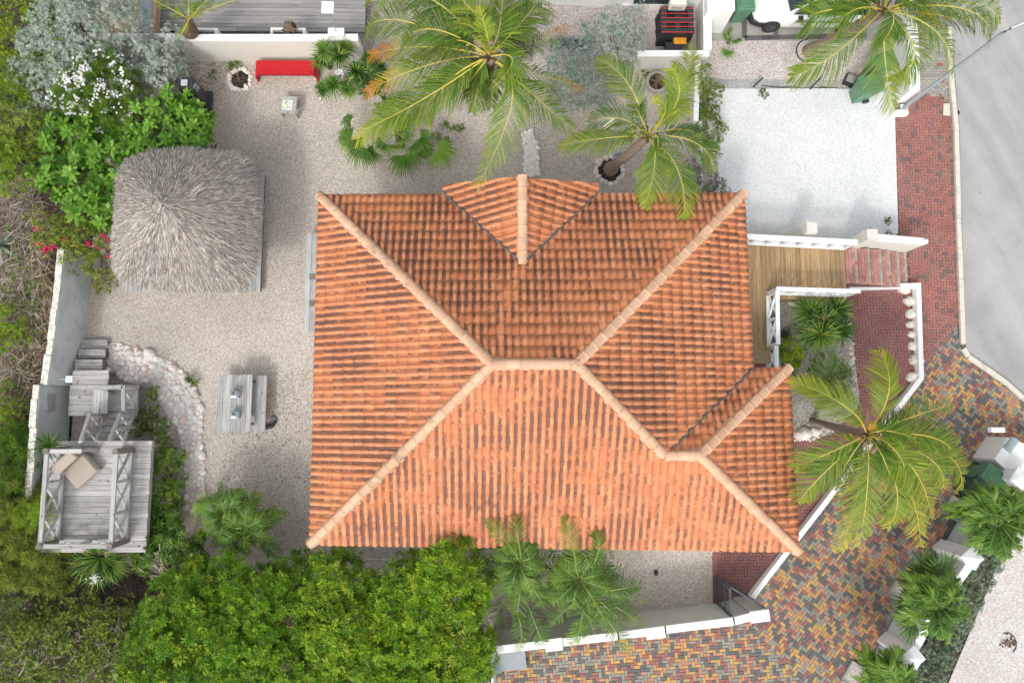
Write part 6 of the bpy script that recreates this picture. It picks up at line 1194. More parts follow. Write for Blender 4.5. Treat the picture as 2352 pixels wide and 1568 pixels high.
tD, crD = coconut('coconut palm with orange flower stalks beside the street lamp', (1857, 118), (2030, 22), 4.4, [
    (k('R4', 690, 455, 4.2), k('R4', 350, 662, 3.4), dict(tone=.38)), (k('R4', 640, 85, 4.6), k('R4', 458, 222, 3.7), dict(tone=.33)), (k('R4', 900, 80, 4.9), k('R4', 745, 240, 4.3), dict(tone=.35)),
    (k('R4', 1238, 190, 4.9), k('R4', 1080, 440, 3.9), dict(tone=.30)), (k('R4', 1180, 520, 4.2), k('R4', 1228, 955, 3.1), dict(tone=.42)), (k('R4', 1600, 260, 4.6), k('R4', 1745, 625, 3.5), dict(tone=.44)),
    (k('R4', 1420, 440, 4.2), k('R4', 1222, 705, 3.3), dict(tone=.42)), (k('R4', 1850, 80, 4.7), k('R4', 2068, 350, 3.8), dict(tone=.36)), (k('R4', 1900, 40, 4.5), k('R4', 2135, 205, 3.8), dict(tone=.42)),
    (k('R4', 800, 20, 4.2), k('R4', 500, 60, 3.5), dict(tone=.2)), (k('R4', 1500, -40, 5.0), k('R4', 1800, -160, 4.4), dict(tone=.3)), (k('R4', 1200, -120, 5.0), k('R4', 1100, -400, 4.4), dict(tone=.3)), (k('R4', 1400, 60, 4.0), k('R4', 1620, 190, 3.1), dict(tone=.12)),
    (k('R4', 1050, 20, 4.2), k('R4', 850, -60, 3.6), dict(tone=.2)), (k('R4', 1240, -60, 5.0), k('R4', 1600, 20, 4.6), dict(tone=.2)), (k('R4', 1700, 130, 4.0), k('R4', 1900, 240, 3.2), dict(tone=.15))], 0, LL=.80, rb=.24, rt=.15)
for pts in (((1130, 70), (1060, 90), (990, 140), (940, 180)), ((1480, 120), (1530, 110), (1590, 190), (1640, 250)), ((1500, 110), (1545, 90), (1550, 60))):
    q = MB(); q.tube([Z('R4', x, y, 4.3-.15*i) for i, (x, y) in enumerate(pts)], [.05, .04, .03, .02][:len(pts)], 7); q.build('flower_stalk', 'coco', tD)
q = MB(); p = P(1857, 118)
q.tube([p+np.array([math.cos(a)*.42, math.sin(a)*.42, .02]) for a in np.linspace(1.6, 4.6, 14)], .02, 5); q.build('trunk_ring_hose', 'black', tD)
# ---- small palm behind the garden wall (top left), cut palms
t = thing('date_palm', 'young palm with three green fronds over the white planter behind the wall', 'palm tree', P(440, 70)); c = P(433, 45, 2.4)
trunk(t, [P(440, 84, .8), P(436, 68, 1.7), c-[0, 0, .1]], [.24, .22, .10], 'fibre')
for m_, e, o in (((505, 15, 2.6), (640, -30, 2.3), {}), ((405, 25, 2.7), (335, -8, 2.3), {}), ((455, 22, 2.8), (500, -15, 2.4), {}), ((420, 70, 2.4), (402, 90, 2.0), dict(LL=.25)), ((433, 20, 2.9), (434, -30, 2.6), dict(LL=.3)), ((450, 30, 2.8), (470, -5, 2.6), dict(LL=.3))):
    frond(t, c, P(*m_), P(*e), LL=.36, n=42, wid=.02, tone=.45, tip=.2, droop=.2) if not o else frond(t, c, P(*m_), P(*e), n=30, wid=.02, tone=.45, tip=.2, droop=.2, **o)
for (u, v, z), lb in (((665, 66, 1.0), 0),):
    t2 = thing('palm_stump', 'short shaggy cut palm stump in the planter near the pole lamp', 'stump', P(u, v, .8)); trunk(t2, [P(u, v+5, .8), P(u-2, v-4, 1.35)], [.2, .11], 'fibre'); q = MB()
    for i in range(26): a = random.uniform(0, 6.28); p = P(u, v, 1.0+random.uniform(-.1, .3)); q.beam(p, p+np.array([math.cos(a)*.24, math.sin(a)*.24, .06]), .05, .015)
    q.build('leaf_base', 'fibre', t2)
# ---- fan palms, areca and foxtail clumps
def radial(u, v, zc, r, n, z1=.1, a0=0, a1=360, jr=.25, rise=.35):
    out = []
    for i in range(n):
        a = math.radians(a0+(a1-a0)*(i+.5)/n+random.uniform(-8, 8)); rr = r*random.uniform(1-jr, 1+jr*.5); c, s = math.cos(a), -math.sin(a)
        out.append(((u+c*r*.06, v+s*r*.06, zc), (u+c*rr*.55, v+s*rr*.55, zc+rise), (u+c*rr, v+s*rr, zc+z1)))
    return out
def fanpalm(label, base, cz, leaves, R=.55, tone=.35, kind='fan_palm', stemr=.09, pin=(), group=None, mats_=('palmd', 'rachg'), crown_at=None, **kw):
    b = P(*base, 0); t = thing(kind, label, 'palm tree', b, group); c = np.array([b[0], b[1], cz]); trunk(t, [b, c], [stemr*1.3, stemr], 'fibre')
    for l in leaves:
        u, v, z = l[:3]; p = P(u, v, z); fan(t, p, p-c+[0, 0, l[4] if len(l) > 4 else -.15], R=(l[3] if len(l) > 3 else R)*1.25, stem=c, tone=tone+random.uniform(-.1, .1), mats_=mats_, **kw)
    for _c in ((radial(*crown_at, .4)) if crown_at else ()): frond(t, P(*_c[0]), P(*_c[1]), P(*_c[2]), LL=.42, n=46, wid=.034, tone=tone+random.uniform(.05, .25), tip=.4, droop=.6, mats_=mats_)
    for m_, e in pin: frond(t, c, P(*m_), P(*e), LL=.46, n=58, wid=.042, tone=tone+.22, tip=.4, droop=.5, mats_=mats_)
    return t
fanpalm('dark fan palm with drooping leaves between the gravel and the tall coconut palm', (922, 335), 1.0, [D('R2', x, y)+(z, r) for x, y, z, r in ((905, 1265, 1.2, .62), (800, 1185, 1.3, .55), (1250, 1340, 1.2, .62), (1545, 1290, 1.2, .60), (1080, 1230, 1.3, .42), (1400, 1180, 1.2, .45), (1250, 1190, 1.6, .40), (1180, 1250, 1.5, .36), (1330, 1250, 1.5, .38), (1420, 1280, 1.0, .42), (1000, 1300, .9, .38), (790, 1040, 1.0, .34), (1230, 1110, 1.1, .36))], tone=.42, span=3.9, droop=.85)
fanpalm('tiny fan palm with three leaves on the pink gravel', (1672, 99), .25, [(1676, 76, .5, .22), (1690, 93, .5, .25), (1672, 118, .4, .28), (1668, 86, .5, .2)], tone=.5, stemr=.05, span=4.0)
fanpalm('fan palm over the roadside wall between the two lower pyramid pillars', (2118, 1390), 1.2, [D('S2', x, y)+(z, r) for x, y, z, r in ((1480, 640, 1.9, .80), (1620, 640, 2.0, .80), (1380, 860, 1.9, .72), (1400, 1010, 1.9, .78), (1600, 700, 2.1, .6))], tone=.28, stemr=.12, kind='fan_palm', pin=[(D('S2', 1480, 730)+(2.5,), D('S2', 1310, 700)+(2.2,)), (D('S2', 1740, 780)+(2.6,), D('S2', 1760, 640)+(2.4,)), (D('S2', 1440, 980)+(2.5,), D('S2', 1270, 1060)+(2.1,)), (D('S2', 1780, 960)+(2.5,), D('S2', 1900, 980)+(2.1,)), (D('S2', 1700, 1060)+(2.4,), D('S2', 1710, 1230)+(1.9,)), (D('S2', 1590, 850)+(2.8,), D('S2', 1500, 800)+(2.6,)), (D('S2', 1700, 860)+(2.8,), D('S2', 1800, 830)+(2.6,))], span=4.6, droop=.2, crown_at=(2153, 1385, 2.2, 72, 11))
fanpalm('bushy green palm over the roadside wall, left of the upper pyramid pillar', (2290, 1190), 1.2, [D('S2', x, y)+(z, r) for x, y, z, r in ((2000, 240, 1.8, .5), (2050, 330, 1.8, .45))], tone=.28, stemr=.12, kind='fan_palm', pin=[(D('S2', 1900, 70)+(2.3,), D('S2', 1680, 110)+(1.9,)), (D('S2', 1990, 40)+(2.6,), D('S2', 1850, 110)+(2.3,)), (D('S2', 2010, 230)+(2.3,), D('S2', 1880, 300)+(1.9,)), (D('S2', 2190, 330)+(2.4,), D('S2', 2200, 540)+(1.9,)), (D('S2', 2250, 260)+(2.4,), D('S2', 2330, 440)+(1.9,)), (D('S2', 2280, 110)+(2.5,), D('S2', 2420, 190)+(2.1,)), (D('S2', 2130, 20)+(2.6,), D('S3', 2080, 1260)+(2.3,)), (D('S2', 2230, 0)+(2.6,), D('S3', 2290, 1330)+(2.3,)), (D('S2', 2080, 130)+(2.7,), D('S2', 1960, 180)+(2.5,)), (D('S2', 2040, 330)+(2.2,), D('S2', 1960, 420)+(1.8,)), (D('S2', 2240, 90)+(2.7,), D('S2', 2340, 30)+(2.5,)), (D('S3', 2060, 1400)+(2.2,), D('S3', 1930, 1330)+(1.9,))], span=4.4, crown_at=(2290, 1195, 2.2, 80, 12))
fanpalm('bushy green palm at the bottom edge beside the square gravel bed', (2050, 1590), 1.1, [D('S2', x, y)+(z, .5) for x, y, z in ((1080, 1480, 1.7), (1330, 1560, 1.8))], tone=.34, stemr=.1, kind='fan_palm', pin=[(D('S2', 1080, 1400)+(2.2,), D('S2', 955, 1290)+(2.0,)), (D('S2', 1160, 1500)+(2.4,), D('S2', 1050, 1350)+(2.2,)), (D('S2', 1220, 1500)+(2.4,), D('S2', 1190, 1400)+(2.2,)), (D('S2', 1330, 1520)+(2.2,), D('S2', 1400, 1450)+(2.0,)), (D('S2', 1050, 1580)+(2.1,), D('S2', 960, 1600)+(1.8,)), (D('S2', 1350, 1600)+(2.1,), D('S2', 1450, 1620)+(1.8,))], crown_at=(2040, 1555, 1.8, 62, 9))
def clump(kind, label, base, fr, LL=.38, n=34, wid=.04, tone=.35, tip=.25, droop=.3, mats_=('palmd', 'rachg'), cat='palm tree', stems=True, sweep=.55):
    b = P(*base, 0); t = thing(kind, label, cat, b)
    for s_, m_, e in fr:
        p = P(*s_); 
        frond(t, p, P(*m_), P(*e), LL=LL, n=n, wid=wid, tone=tone+random.uniform(-.1, .12), tip=tip, droop=droop, mats_=mats_, sweep=sweep, start=.1)
        if stems and random.random() < .4: q = MB(); q.tube([b+rng.normal(0, .12, 3)*[1, 1, 0], (b+p)/2+[0, 0, .2], p], [.03, .025, .015], 5); q.build('cane', 'rachg', t)
    return t
clump('areca_palm', 'lush green clumping palm west of the house beside the stone border end', (540, 1215), radial(540, 1200, 1.0, 100, 12, -.1)+radial(520, 1185, 1.4, 72, 8, .1)+radial(560, 1215, 1.5, 55, 6, .2)+[((560, 1230, 1.1), (605, 1200, 1.6), (655, 1180, 1.2)), ((560, 1230, 1.1), (615, 1250, 1.5), (650, 1300, .9)), ((500, 1180, 1.1), (470, 1150, 1.5), (440, 1200, 1.1))], LL=.38, n=42, wid=.026, tone=.52, tip=.5, droop=.5)
clump('areca_palm', 'feathery palm clump overlapping the south eave, left of its twin', (1205, 1330), radial(1200, 1310, 2.3, 115, 14, -.5)+radial(1190, 1290, 2.8, 70, 9, 0)+[((1200, 1300, 2.6), (1165, 1240, 3.6), (1115, 1190, 3.4)), ((1200, 1300, 2.6), (1190, 1230, 3.7), (1180, 1185, 3.5)), ((1160, 1380, 2.0), (1145, 1410, 1.6), (1150, 1480, .9)), ((1180, 1400, 2.2), (1200, 1440, 2.4), (1190, 1500, 1.8)), ((1210, 1380, 2.2), (1240, 1450, 2.4), (1250, 1480, 1.8))], LL=.44, n=46, wid=.021, tone=.50, tip=.5, droop=.8)
clump('areca_palm', 'feathery palm clump overlapping the south eave, right of its twin', (1350, 1370), radial(1350, 1350, 2.3, 125, 15, -.5)+radial(1330, 1330, 2.8, 80, 9, 0)+[((1330, 1320, 2.7), (1310, 1245, 3.6), (1298, 1185, 3.5)), ((1345, 1330, 2.7), (1380, 1260, 3.4), (1360, 1225, 3.3)), ((1370, 1360, 2.4), (1430, 1350, 2.9), (1478, 1340, 2.4)), ((1370, 1400, 2.2), (1410, 1450, 2.4), (1445, 1505, 1.9)), ((1340, 1410, 2.2), (1330, 1450, 2.4), (1310, 1480, 2.0)), ((1380, 1380, 2.3), (1430, 1400, 2.6), (1480, 1440, 2.0))], LL=.44, n=46, wid=.021, tone=.50, tip=.5, droop=.8)
clump('areca_palm', 'small fresh green palm squeezed between the lookout deck and the branching shrub', (375, 1210), radial(372, 1205, .7, 48, 8, .1), LL=.36, wid=.04, tone=.5)
clump('areca_palm', 'thin-leaved small palm between the yucca bed and the coconut palm', (1905, 875), radial(1905, 868, 1.0, 74, 15, 0), LL=.32, n=40, wid=.02, tone=.42, droop=.5)
clump('areca_palm', 'dark leafy palm tucked under the tall coconut beside the yuccas', (850, 185), radial(845, 175, .9, 50, 9, 0)+radial(900, 260, .7, 50, 8, 0), LL=.3, wid=.03, tone=.22, droop=.5)
# ---- yuccas
def yuccas(label, base, heads, R=.55, n=80, fl=(), tone=.45, dead=(), w=.035):
    b = P(*base, 0); t = thing('yucca', label, 'yucca', b)
    for u, v, z, r in heads:
        c = P(u, v, z); q = MB(); q.tube([b+rng.normal(0, .06, 3)*[1, 1, 0], c], [.07, .05], 7); q.build('stem', 'fibre', t); yhead(t, c, r, n, tone=tone, tilt=nrm((c-b)*[.5, .5, 0]+[0, 0, 1.]), w=w)
    for u, v, z in fl:
        p = P(u, v, z); pp = p+rng.normal(0, .06, (46, 3)); V = np.array([(-1, -1, 0), (1, -1, 0), (1, 1, 0), (-1, 1, 0)], float); VV, FF = scatter(V, np.array([[0, 1, 2, 3]]), pp, rng.normal(0, .5, pp.shape)+[0, 0, 1], np.full(46, .018)); place('flower_cluster', rawmesh('flower_cluster', VV-ORG[t], FF, ['wfl'], A=rng.random(len(FF))), t, kind='stuff')
    for u, v, z in dead:
        q = MB(); p = P(u, v, z)
        for _ in range(16): q.beam(p, p+rng.normal(0, .07, 3), .012, .008)
        q.build('dry_seed_head', 'dry', t)
    return t
yuccas('dark green yucca clump reaching over the right end of the red bench', (760, 150), [(745, 118, 1.5, .52), (778, 128, 1.4, .5), (738, 140, 1.2, .45), (790, 110, 1.2, .45)], tone=.35)
yuccas('flowering yucca clump with a white flower head below the garden wall end', (800, 190), [(765, 195, 1.1, .48), (820, 165, 1.2, .5), (745, 205, .8, .42), (800, 205, .8, .40), (845, 140, .9, .45), (870, 160, .7, .4)], fl=[(781, 167, 1.45)], tone=.4)
yuccas('wide spiky yucca with three heads in the garden bed below the white railing', (1890, 740), [(1862, 718, 1.0, .80), (1920, 712, 1.0, .75), (1885, 768, 1.15, .85), (1928, 757, .9, .65), (1862, 768, .9, .65), (1893, 735, 1.2, .7)], n=80, tone=.62, w=.05, dead=[(1893, 730, 1.5), (1904, 722, 1.45), (1912, 765, 1.3)])
yuccas('large spiky yucca in front of the lookout deck at the lower left', (225, 1300), [(232, 1278, 1.5, .80), (205, 1292, 1.3, .75), (255, 1295, 1.3, .7), (228, 1310, 1.2, .72)], n=90, tone=.55, fl=[(216, 1329, 1.7)], dead=[(240, 1272, 1.8), (170, 1294, 1.5)])
yuccas('small dark yucca between the grey wall and the lookout deck corner', (120, 1040), [(112, 1023, 1.9, .62)], n=46, tone=.3)
yuccas('tiny spiky tuft growing out of the curved stone border', (440, 875), [(432, 870, .25, .16), (446, 878, .22, .15)], n=30, tone=.7, w=.02)
t = thing('agave', 'blue-green agave with wide leaves at the left edge', 'agave', P(5, 570)); yhead(t, P(0, 565, .4), .65, 16, 'ash', .12, tone=.5, droop=.2)
t = thing('agave', 'dark green agave beside the grey wall below the dead palm leaves', 'agave', P(80, 1045)); yhead(t, P(75, 1045, .5), .7, 20, 'mid', .09, tone=.3)
t = thing('agave', 'small bluish agave in the bed beside the white railing', 'agave', P(1800, 775)); yhead(t, P(1802, 770, .15), .3, 12, 'ash', .09, tone=.6); 
t = thing('agave', 'bluish agave below the lime shrub beside the gable corner', 'agave', P(1815, 850)); yhead(t, P(1815, 850, .2), .4, 18, 'ash', .06, tone=.3)
# ---- shrubs and trees
SILV = dict(dens=36, rc=.16, per=10, size=.075, sp=(8, 1.0, .26), core=.3)
shrub('silver_shrub', 'big silver-leaved shrub spreading over the wall at the top left', 'shrub', [(120, 55, 55, 2.6), (190, 55, 60, 2.9), (235, 35, 55, 2.8), (265, 60, 42, 2.6), (90, 110, 45, 2.2), (150, 120, 55, 2.5), (210, 110, 50, 2.5), (60, 170, 42, 1.8), (110, 185, 48, 2.0), (165, 175, 45, 2.1), (45, 235, 35, 1.6), (90, 245, 32, 1.6), (240, 150, 35, 2.0), (300, 50, 30, 2.3), (260, 10, 50, 2.6), (180, 5, 50, 2.8)], 'silver', **SILV)
shrub('silver_shrub', 'rounded silver-leaved shrub hanging in front of the garden wall', 'shrub', [(345, 140, 50, 2.0), (375, 120, 38, 2.1), (320, 170, 40, 1.8), (375, 175, 42, 1.9), (345, 205, 38, 1.7), (395, 100, 22, 1.9), (405, 80, 18, 1.9), (330, 110, 35, 2.0)], 'silver', **SILV)
shrub('silver_shrub', 'tall pale silver-green shrub in the neighbour yard left of the pallets', 'shrub', [(1405, 45, 30, 1.5), (1440, 60, 34, 1.5), (1465, 30, 16, 1.4), (1400, 85, 38, 1.3), (1445, 100, 34, 1.3), (1420, 125, 34, 1.1), (1375, 80, 22, 1.2), (1455, 125, 22, 1.0)], 'silver2', **SILV)
shrub('silver_shrub', 'low bluish silver shrub beneath the tall coconut fronds', 'shrub', [(1285, 115, 32, 1.3), (1325, 125, 36, 1.2), (1290, 160, 36, 1.2), (1340, 165, 38, 1.1), (1365, 140, 28, 1.1), (1310, 200, 40, 1.0), (1355, 205, 38, 1.0), (1295, 225, 28, .8), (1380, 215, 26, .8), (1350, 80, 22, 1.2)], 'silver2', **SILV)
GL = dict(dens=30, rc=.18, per=9, size=.085, sp=(8, 1.0, .24), core=.3)
shrub('lime_bush', 'yellow-green bush in the very top left corner', 'bush', [(25, 20, 55, 2.2), (70, 10, 40, 2.0), (20, 80, 50, 2.0), (-30, 60, 50, 2), (125, 5, 30, 2.0), (-20, 140, 50, 1.8), (40, 130, 40, 1.7)], 'lime', **GL)
shrub('lime_bush', 'bright yellow-green bush below the silver shrub at the left edge', 'bush', [(30, 200, 48, 1.9), (100, 150, 25, 2.2), (135, 95, 22, 2.4), (190, 215, 30, 1.9), (75, 215, 30, 1.7), (-20, 230, 45, 1.7)], 'lime', **GL)
shrub('olive_bush', 'olive-green twiggy bush at the left edge beside the broad-leaved shrub', 'bush', [(50, 290, 60, 1.9), (105, 315, 42, 1.8), (15, 260, 40, 1.8), (-20, 320, 50, 1.7)], 'scrubg', **GL)
shrub('lime_bush', 'lime bush at the left edge above the dry brush', 'bush', [(40, 350, 55, 1.8), (10, 400, 40, 1.5), (85, 385, 30, 1.5), (-25, 370, 45, 1.6)], 'lime', **GL)
t, lb = shrub('flowering_shrub', 'rounded shrub covered with clusters of white flowers', 'shrub', [(215, 160, 38, 2.4), (255, 150, 34, 2.4), (180, 195, 42, 2.4), (230, 195, 48, 2.6), (285, 185, 38, 2.4), (155, 225, 34, 2.1), (200, 235, 44, 2.4), (255, 235, 46, 2.4), (300, 225, 32, 2.2), (225, 265, 36, 2.1), (270, 265, 34, 2.1), (240, 125, 20, 2.2)], 'mid', dens=32, rc=.15, per=8, size=.14, sp=(12, 1.0, .10), core=.35)
blossoms(t, 'white_blossoms', lb, 'wfl', 170, .038, 10, .13, 1.16)
# broad-leaved shrub made of whorls
def bigwhorl(seed, n=13, L=.32, W=.105):
    r_ = random.Random(seed); b = MB()
    for i in range(n):
        az = i*2.39996+r_.uniform(-.2, .2); el = -.15+1.0*(i/n)**1.3; l = L*(1-.35*i/n)*r_.uniform(.85, 1.1); d = np.array([math.cos(az)*math.cos(el), math.sin(az)*math.cos(el), math.sin(el)]); S = np.array([-math.sin(az), math.cos(az), 0]); U = np.cross(d, S)*-1; a = min(.99, max(.01, .35+.4*i/n+r_.uniform(-.15, .15)))
        pr = [(.04, .15), (.25, .6), (.55, 1.0), (.82, .72), (1.0, .0)]; V = []
        for t_, w_ in pr: c = d*l*t_+np.array([0, 0, -.22*l*t_*t_]); V += [c+S*W*w_*.5+U*.012*w_, c, c-S*W*w_*.5+U*.012*w_]
        F = []
        for j in range(4): F += [(3*j, 3*j+1, 3*j+4, 3*j+3), (3*j+1, 3*j+2, 3*j+5, 3*j+4)]
        b.add(V, [f[::-1] for f in F], 0, a)
    return rawmesh('leaf_whorl', b.V, b.F, ['broad'], A=b.A, smooth=True)
WH = [bigwhorl(i) for i in range(6)]
def whorlshrub(label, poly, r, z, n_try=4000, zr=.5, base=None, scale=1.0, lower=True):
    W = [P(u, v, z)[:2] for u, v in poly]; c = np.mean(W, axis=0); t = thing('broad_leaved_shrub', label, 'shrub', (c[0], c[1], 0)); pts = []
    x0, x1 = min(p[0] for p in W), max(p[0] for p in W); y0, y1 = min(p[1] for p in W), max(p[1] for p in W)
    for _ in range(n_try):
        x, y = random.uniform(x0, x1), random.uniform(y0, y1)
        if inpoly(x, y, W) and all((x-a)**2+(y-b_)**2 > r*r for a, b_ in pts): pts.append((x, y))
    tips = []
    for x, y in pts:
        zz = z+random.uniform(-zr, zr*.5); tips.append((x, y, zz)); place('leaf_whorl', random.choice(WH), t, (x, y, zz), (random.uniform(-.3, .3), random.uniform(-.3, .3), random.uniform(0, 6.28)), (scale*random.uniform(.85, 1.2),)*3)
    if lower:
        for x, y in pts:
            for _ in range(2): place('leaf_whorl', random.choice(WH), t, (x+random.uniform(-.16, .16), y+random.uniform(-.16, .16), z-random.uniform(.35, .8)), (random.uniform(-.4, .4), random.uniform(-.4, .4), random.uniform(0, 6.28)), (scale*random.uniform(.8, 1.05),)*3)
    branches(t, (c[0], c[1], 0), random.sample(tips, min(18, len(tips))), .04, 'twig', 'stem'); return t
whorlshrub('broad-leaved glossy shrub filling the space between the white-flowered shrub and the hut', [(135, 345), (150, 280), (200, 270), (300, 285), (330, 240), (375, 215), (425, 205), (460, 240), (468, 290), (462, 330), (380, 335), (300, 350), (275, 375), (262, 430), (262, 490), (235, 515), (180, 500), (125, 450), (80, 420), (68, 390), (110, 350), (90, 320), (95, 265), (130, 245), (150, 270)], .30, 1.9)
whorlshrub('broad-leaved sprig beside the yuccas under the coconut palm', [(1600, 240), (1625, 240), (1625, 275), (1600, 275)], .2, .5, 300, .1, scale=.6, lower=False)
t, lb = shrub('bougainvillea', 'sprawling bougainvillea with small magenta flowers draped over the grey wall', 'shrub', [(110, 520, 32, 1.7), (150, 530, 36, 1.8), (195, 545, 40, 1.9), (232, 555, 36, 1.9), (175, 585, 36, 1.9), (220, 595, 34, 1.8), (245, 590, 22, 1.6), (110, 560, 26, 1.5), (90, 500, 20, 1.5), (238, 640, 18, .5), (235, 655, 14, .4)], 'bougl', dens=44, rc=.15, per=8, size=.06, sp=(8, 1.0, .34), core=.25, tone=(.15, 1))
for u, v, m_ in ((105, 572, 9), (118, 568, 4), (85, 525, 2), (205, 560, 3), (236, 540, 3), (245, 548, 3), (250, 575, 2), (225, 565, 1), (150, 552, 2), (88, 560, 2), (248, 590, 2)):
    p = P(u, v, 2.0); pp = p+rng.normal(0, .05, (m_*5, 3)); V = np.array([(-1, -1, 0), (1, -1, .3), (1, 1, 0), (-1, 1, .3)], float); VV, FF = scatter(V, np.array([[0, 1, 2, 3]]), pp, rng.normal(0, .6, pp.shape)+[0, 0, 1], np.full(len(pp), .022)); place('flower_cluster', rawmesh('flower_cluster', VV-ORG[t], FF, ['rfl'], A=rng.random(len(FF))), t, kind='stuff')
HG = dict(dens=34, rc=.19, per=8, size=.145, sp=(11, 1.0, .19), core=.35, fname='crown')
def tree(label, lst, base, mat_='hedge', **kw):
    lb = lobes_of(lst); b = P(*base, 0); t = thing('hedge_tree', label, 'tree', b, 'dense green trees along the south boundary'); o = dict(HG); o.update(kw); fn = o.pop('fname'); foliage(t, fn, lb, mat_, **o)
    q = MB(); q.tube([b, b+[.05, 0, .9], b+[.1, .05, 1.6]], [.13, .10, .07], 8); q.build('trunk', 'fibre', t); branches(t, b+[0, 0, .8], [(l[0], l[1], l[2]+.2) for l in lb], .05, 'fibre', 'limb'); return t
tree('dense green tree at the left of the south hedge beside the branching shrub', [(390, 1400, 55, 2.6), (450, 1360, 55, 2.7), (350, 1455, 50, 2.4), (410, 1470, 60, 2.7), (340, 1530, 55, 2.3), (415, 1545, 60, 2.5), (480, 1420, 55, 2.9)], (410, 1450))
tree('dense green tree in the left centre of the south hedge with the darkest gaps', [(525, 1350, 55, 2.8), (580, 1400, 60, 3.0), (520, 1460, 62, 3.0), (600, 1480, 62, 3.0), (500, 1540, 55, 2.7), (575, 1550, 60, 2.8), (660, 1420, 55, 2.9), (655, 1350, 50, 2.6), (690, 1310, 28, 2.2), (650, 1520, 50, 2.7)], (575, 1450))
tree('dense green tree at the centre of the south hedge below the drainpipe', [(765, 1320, 48, 2.8), (800, 1350, 48, 2.8), (735, 1370, 50, 2.8), (790, 1420, 55, 2.9), (735, 1450, 50, 2.8), (830, 1480, 50, 2.7), (770, 1510, 48, 2.6), (850, 1540, 50, 2.5), (830, 1400, 36, 2.6), (740, 1560, 46, 2.5)], (775, 1430))
tree('tallest dense green tree of the hedge poking over the south eave', [(1035, 1285, 52, 3.5), (1000, 1330, 55, 3.3), (1060, 1340, 55, 3.4), (930, 1345, 48, 2.9), (900, 1400, 55, 2.9), (970, 1400, 60, 3.1), (1045, 1410, 62, 3.2), (900, 1470, 55, 2.8), (975, 1480, 62, 3.0), (1055, 1490, 62, 3.0), (930, 1545, 55, 2.7), (1010, 1555, 60, 2.8), (1085, 1470, 42, 2.8), (1075, 1540, 42, 2.6)], (985, 1430))
shrub('olive_bush', 'broad bright bush with bare grey twigs in the bottom left corner', 'bush', [(110, 1480, 60, 1.6), (180, 1450, 60, 1.7), (240, 1490, 60, 1.6), (130, 1550, 60, 1.5), (210, 1560, 60, 1.5), (290, 1540, 50, 1.4), (40, 1530, 60, 1.4), (60, 1460, 45, 1.4), (300, 1480, 40, 1.3), (20, 1590, 60, 1.4), (260, 1440, 40, 1.5)], 'scrubg', dens=30, rc=.19, per=9, size=.07, sp=(7, 1.0, .36), core=.35, tone=(.1, 1))
shrub('dark_bush', 'dull dark bush behind the large yucca near the bottom left', 'bush', [(330, 1410, 40, 1.1), (280, 1400, 40, 1.0), (350, 1440, 34, 1.0), (180, 1390, 40, 1.1), (150, 1410, 36, 1.1), (230, 1415, 38, 1.0), (100, 1400, 40, 1.1)], 'olive', dens=20, rc=.18, per=7, size=.06, sp=(7, 1.0, .36), core=.4, tone=(0, .45))
def featherbush(label, lst, mat_='fern', tone=(0, 1), size=.16): return shrub('feathery_bush', label, 'bush', lst, mat_, dens=30, rc=.18, per=8, size=size, sp=(16, 1.0, .075), core=.3, tone=tone)
featherbush('feathery green bush at the left edge beside the lookout deck wall', [(35, 1030, 45, 1.7), (70, 1070, 38, 1.6), (30, 1090, 50, 1.7), (-20, 1060, 50, 1.6), (75, 1120, 30, 1.4)], 'mid', (.1, .9))
featherbush('feathery bush with golden-green tips left of the lookout deck', [(40, 1160, 55, 1.9), (90, 1200, 45, 1.9), (30, 1230, 55, 1.9), (100, 1260, 45, 1.8), (60, 1300, 55, 1.7), (110, 1320, 40, 1.6), (-20, 1200, 50, 1.7), (-10, 1290, 50, 1.6), (130, 1290, 28, 1.6)])
featherbush('yellow-green feathery bush touching the corner of the lookout deck', [(80, 1180, 30, 2.2), (105, 1165, 24, 2.3), (60, 1190, 24, 2.0)], 'lime', (.4, 1), .13)
shrub('olive_bush', 'sparse olive bush along the lower left edge', 'bush', [(20, 1360, 45, 1.2), (60, 1380, 40, 1.1), (30, 1430, 45, 1.2), (-20, 1400, 40, 1.2)], 'olive', **GL)
shrub('lime_bush', 'small lime bush at the left edge in the dry brush', 'bush', [(10, 730, 30, .9), (30, 760, 24, .7), (-10, 780, 30, .9)], 'lime', **GL)
shrub('lime_bush', 'small bright bush at the left edge beside the dead palm leaves', 'bush', [(15, 950, 30, 1.0), (25, 990, 26, .9), (-10, 970, 30, 1.0), (10, 1020, 24, .9)], 'lime', **GL)
shrub('weedy_bush', 'sparse green weeds in the dry brush at the left edge', 'bush', [(40, 620, 22, .5), (60, 650, 26, .5), (20, 660, 24, .5), (75, 690, 20, .4), (35, 590, 16, .4)], 'mid', dens=7, rc=.2, per=5, size=.06, sp=(7, 1.0, .36), core=.3)
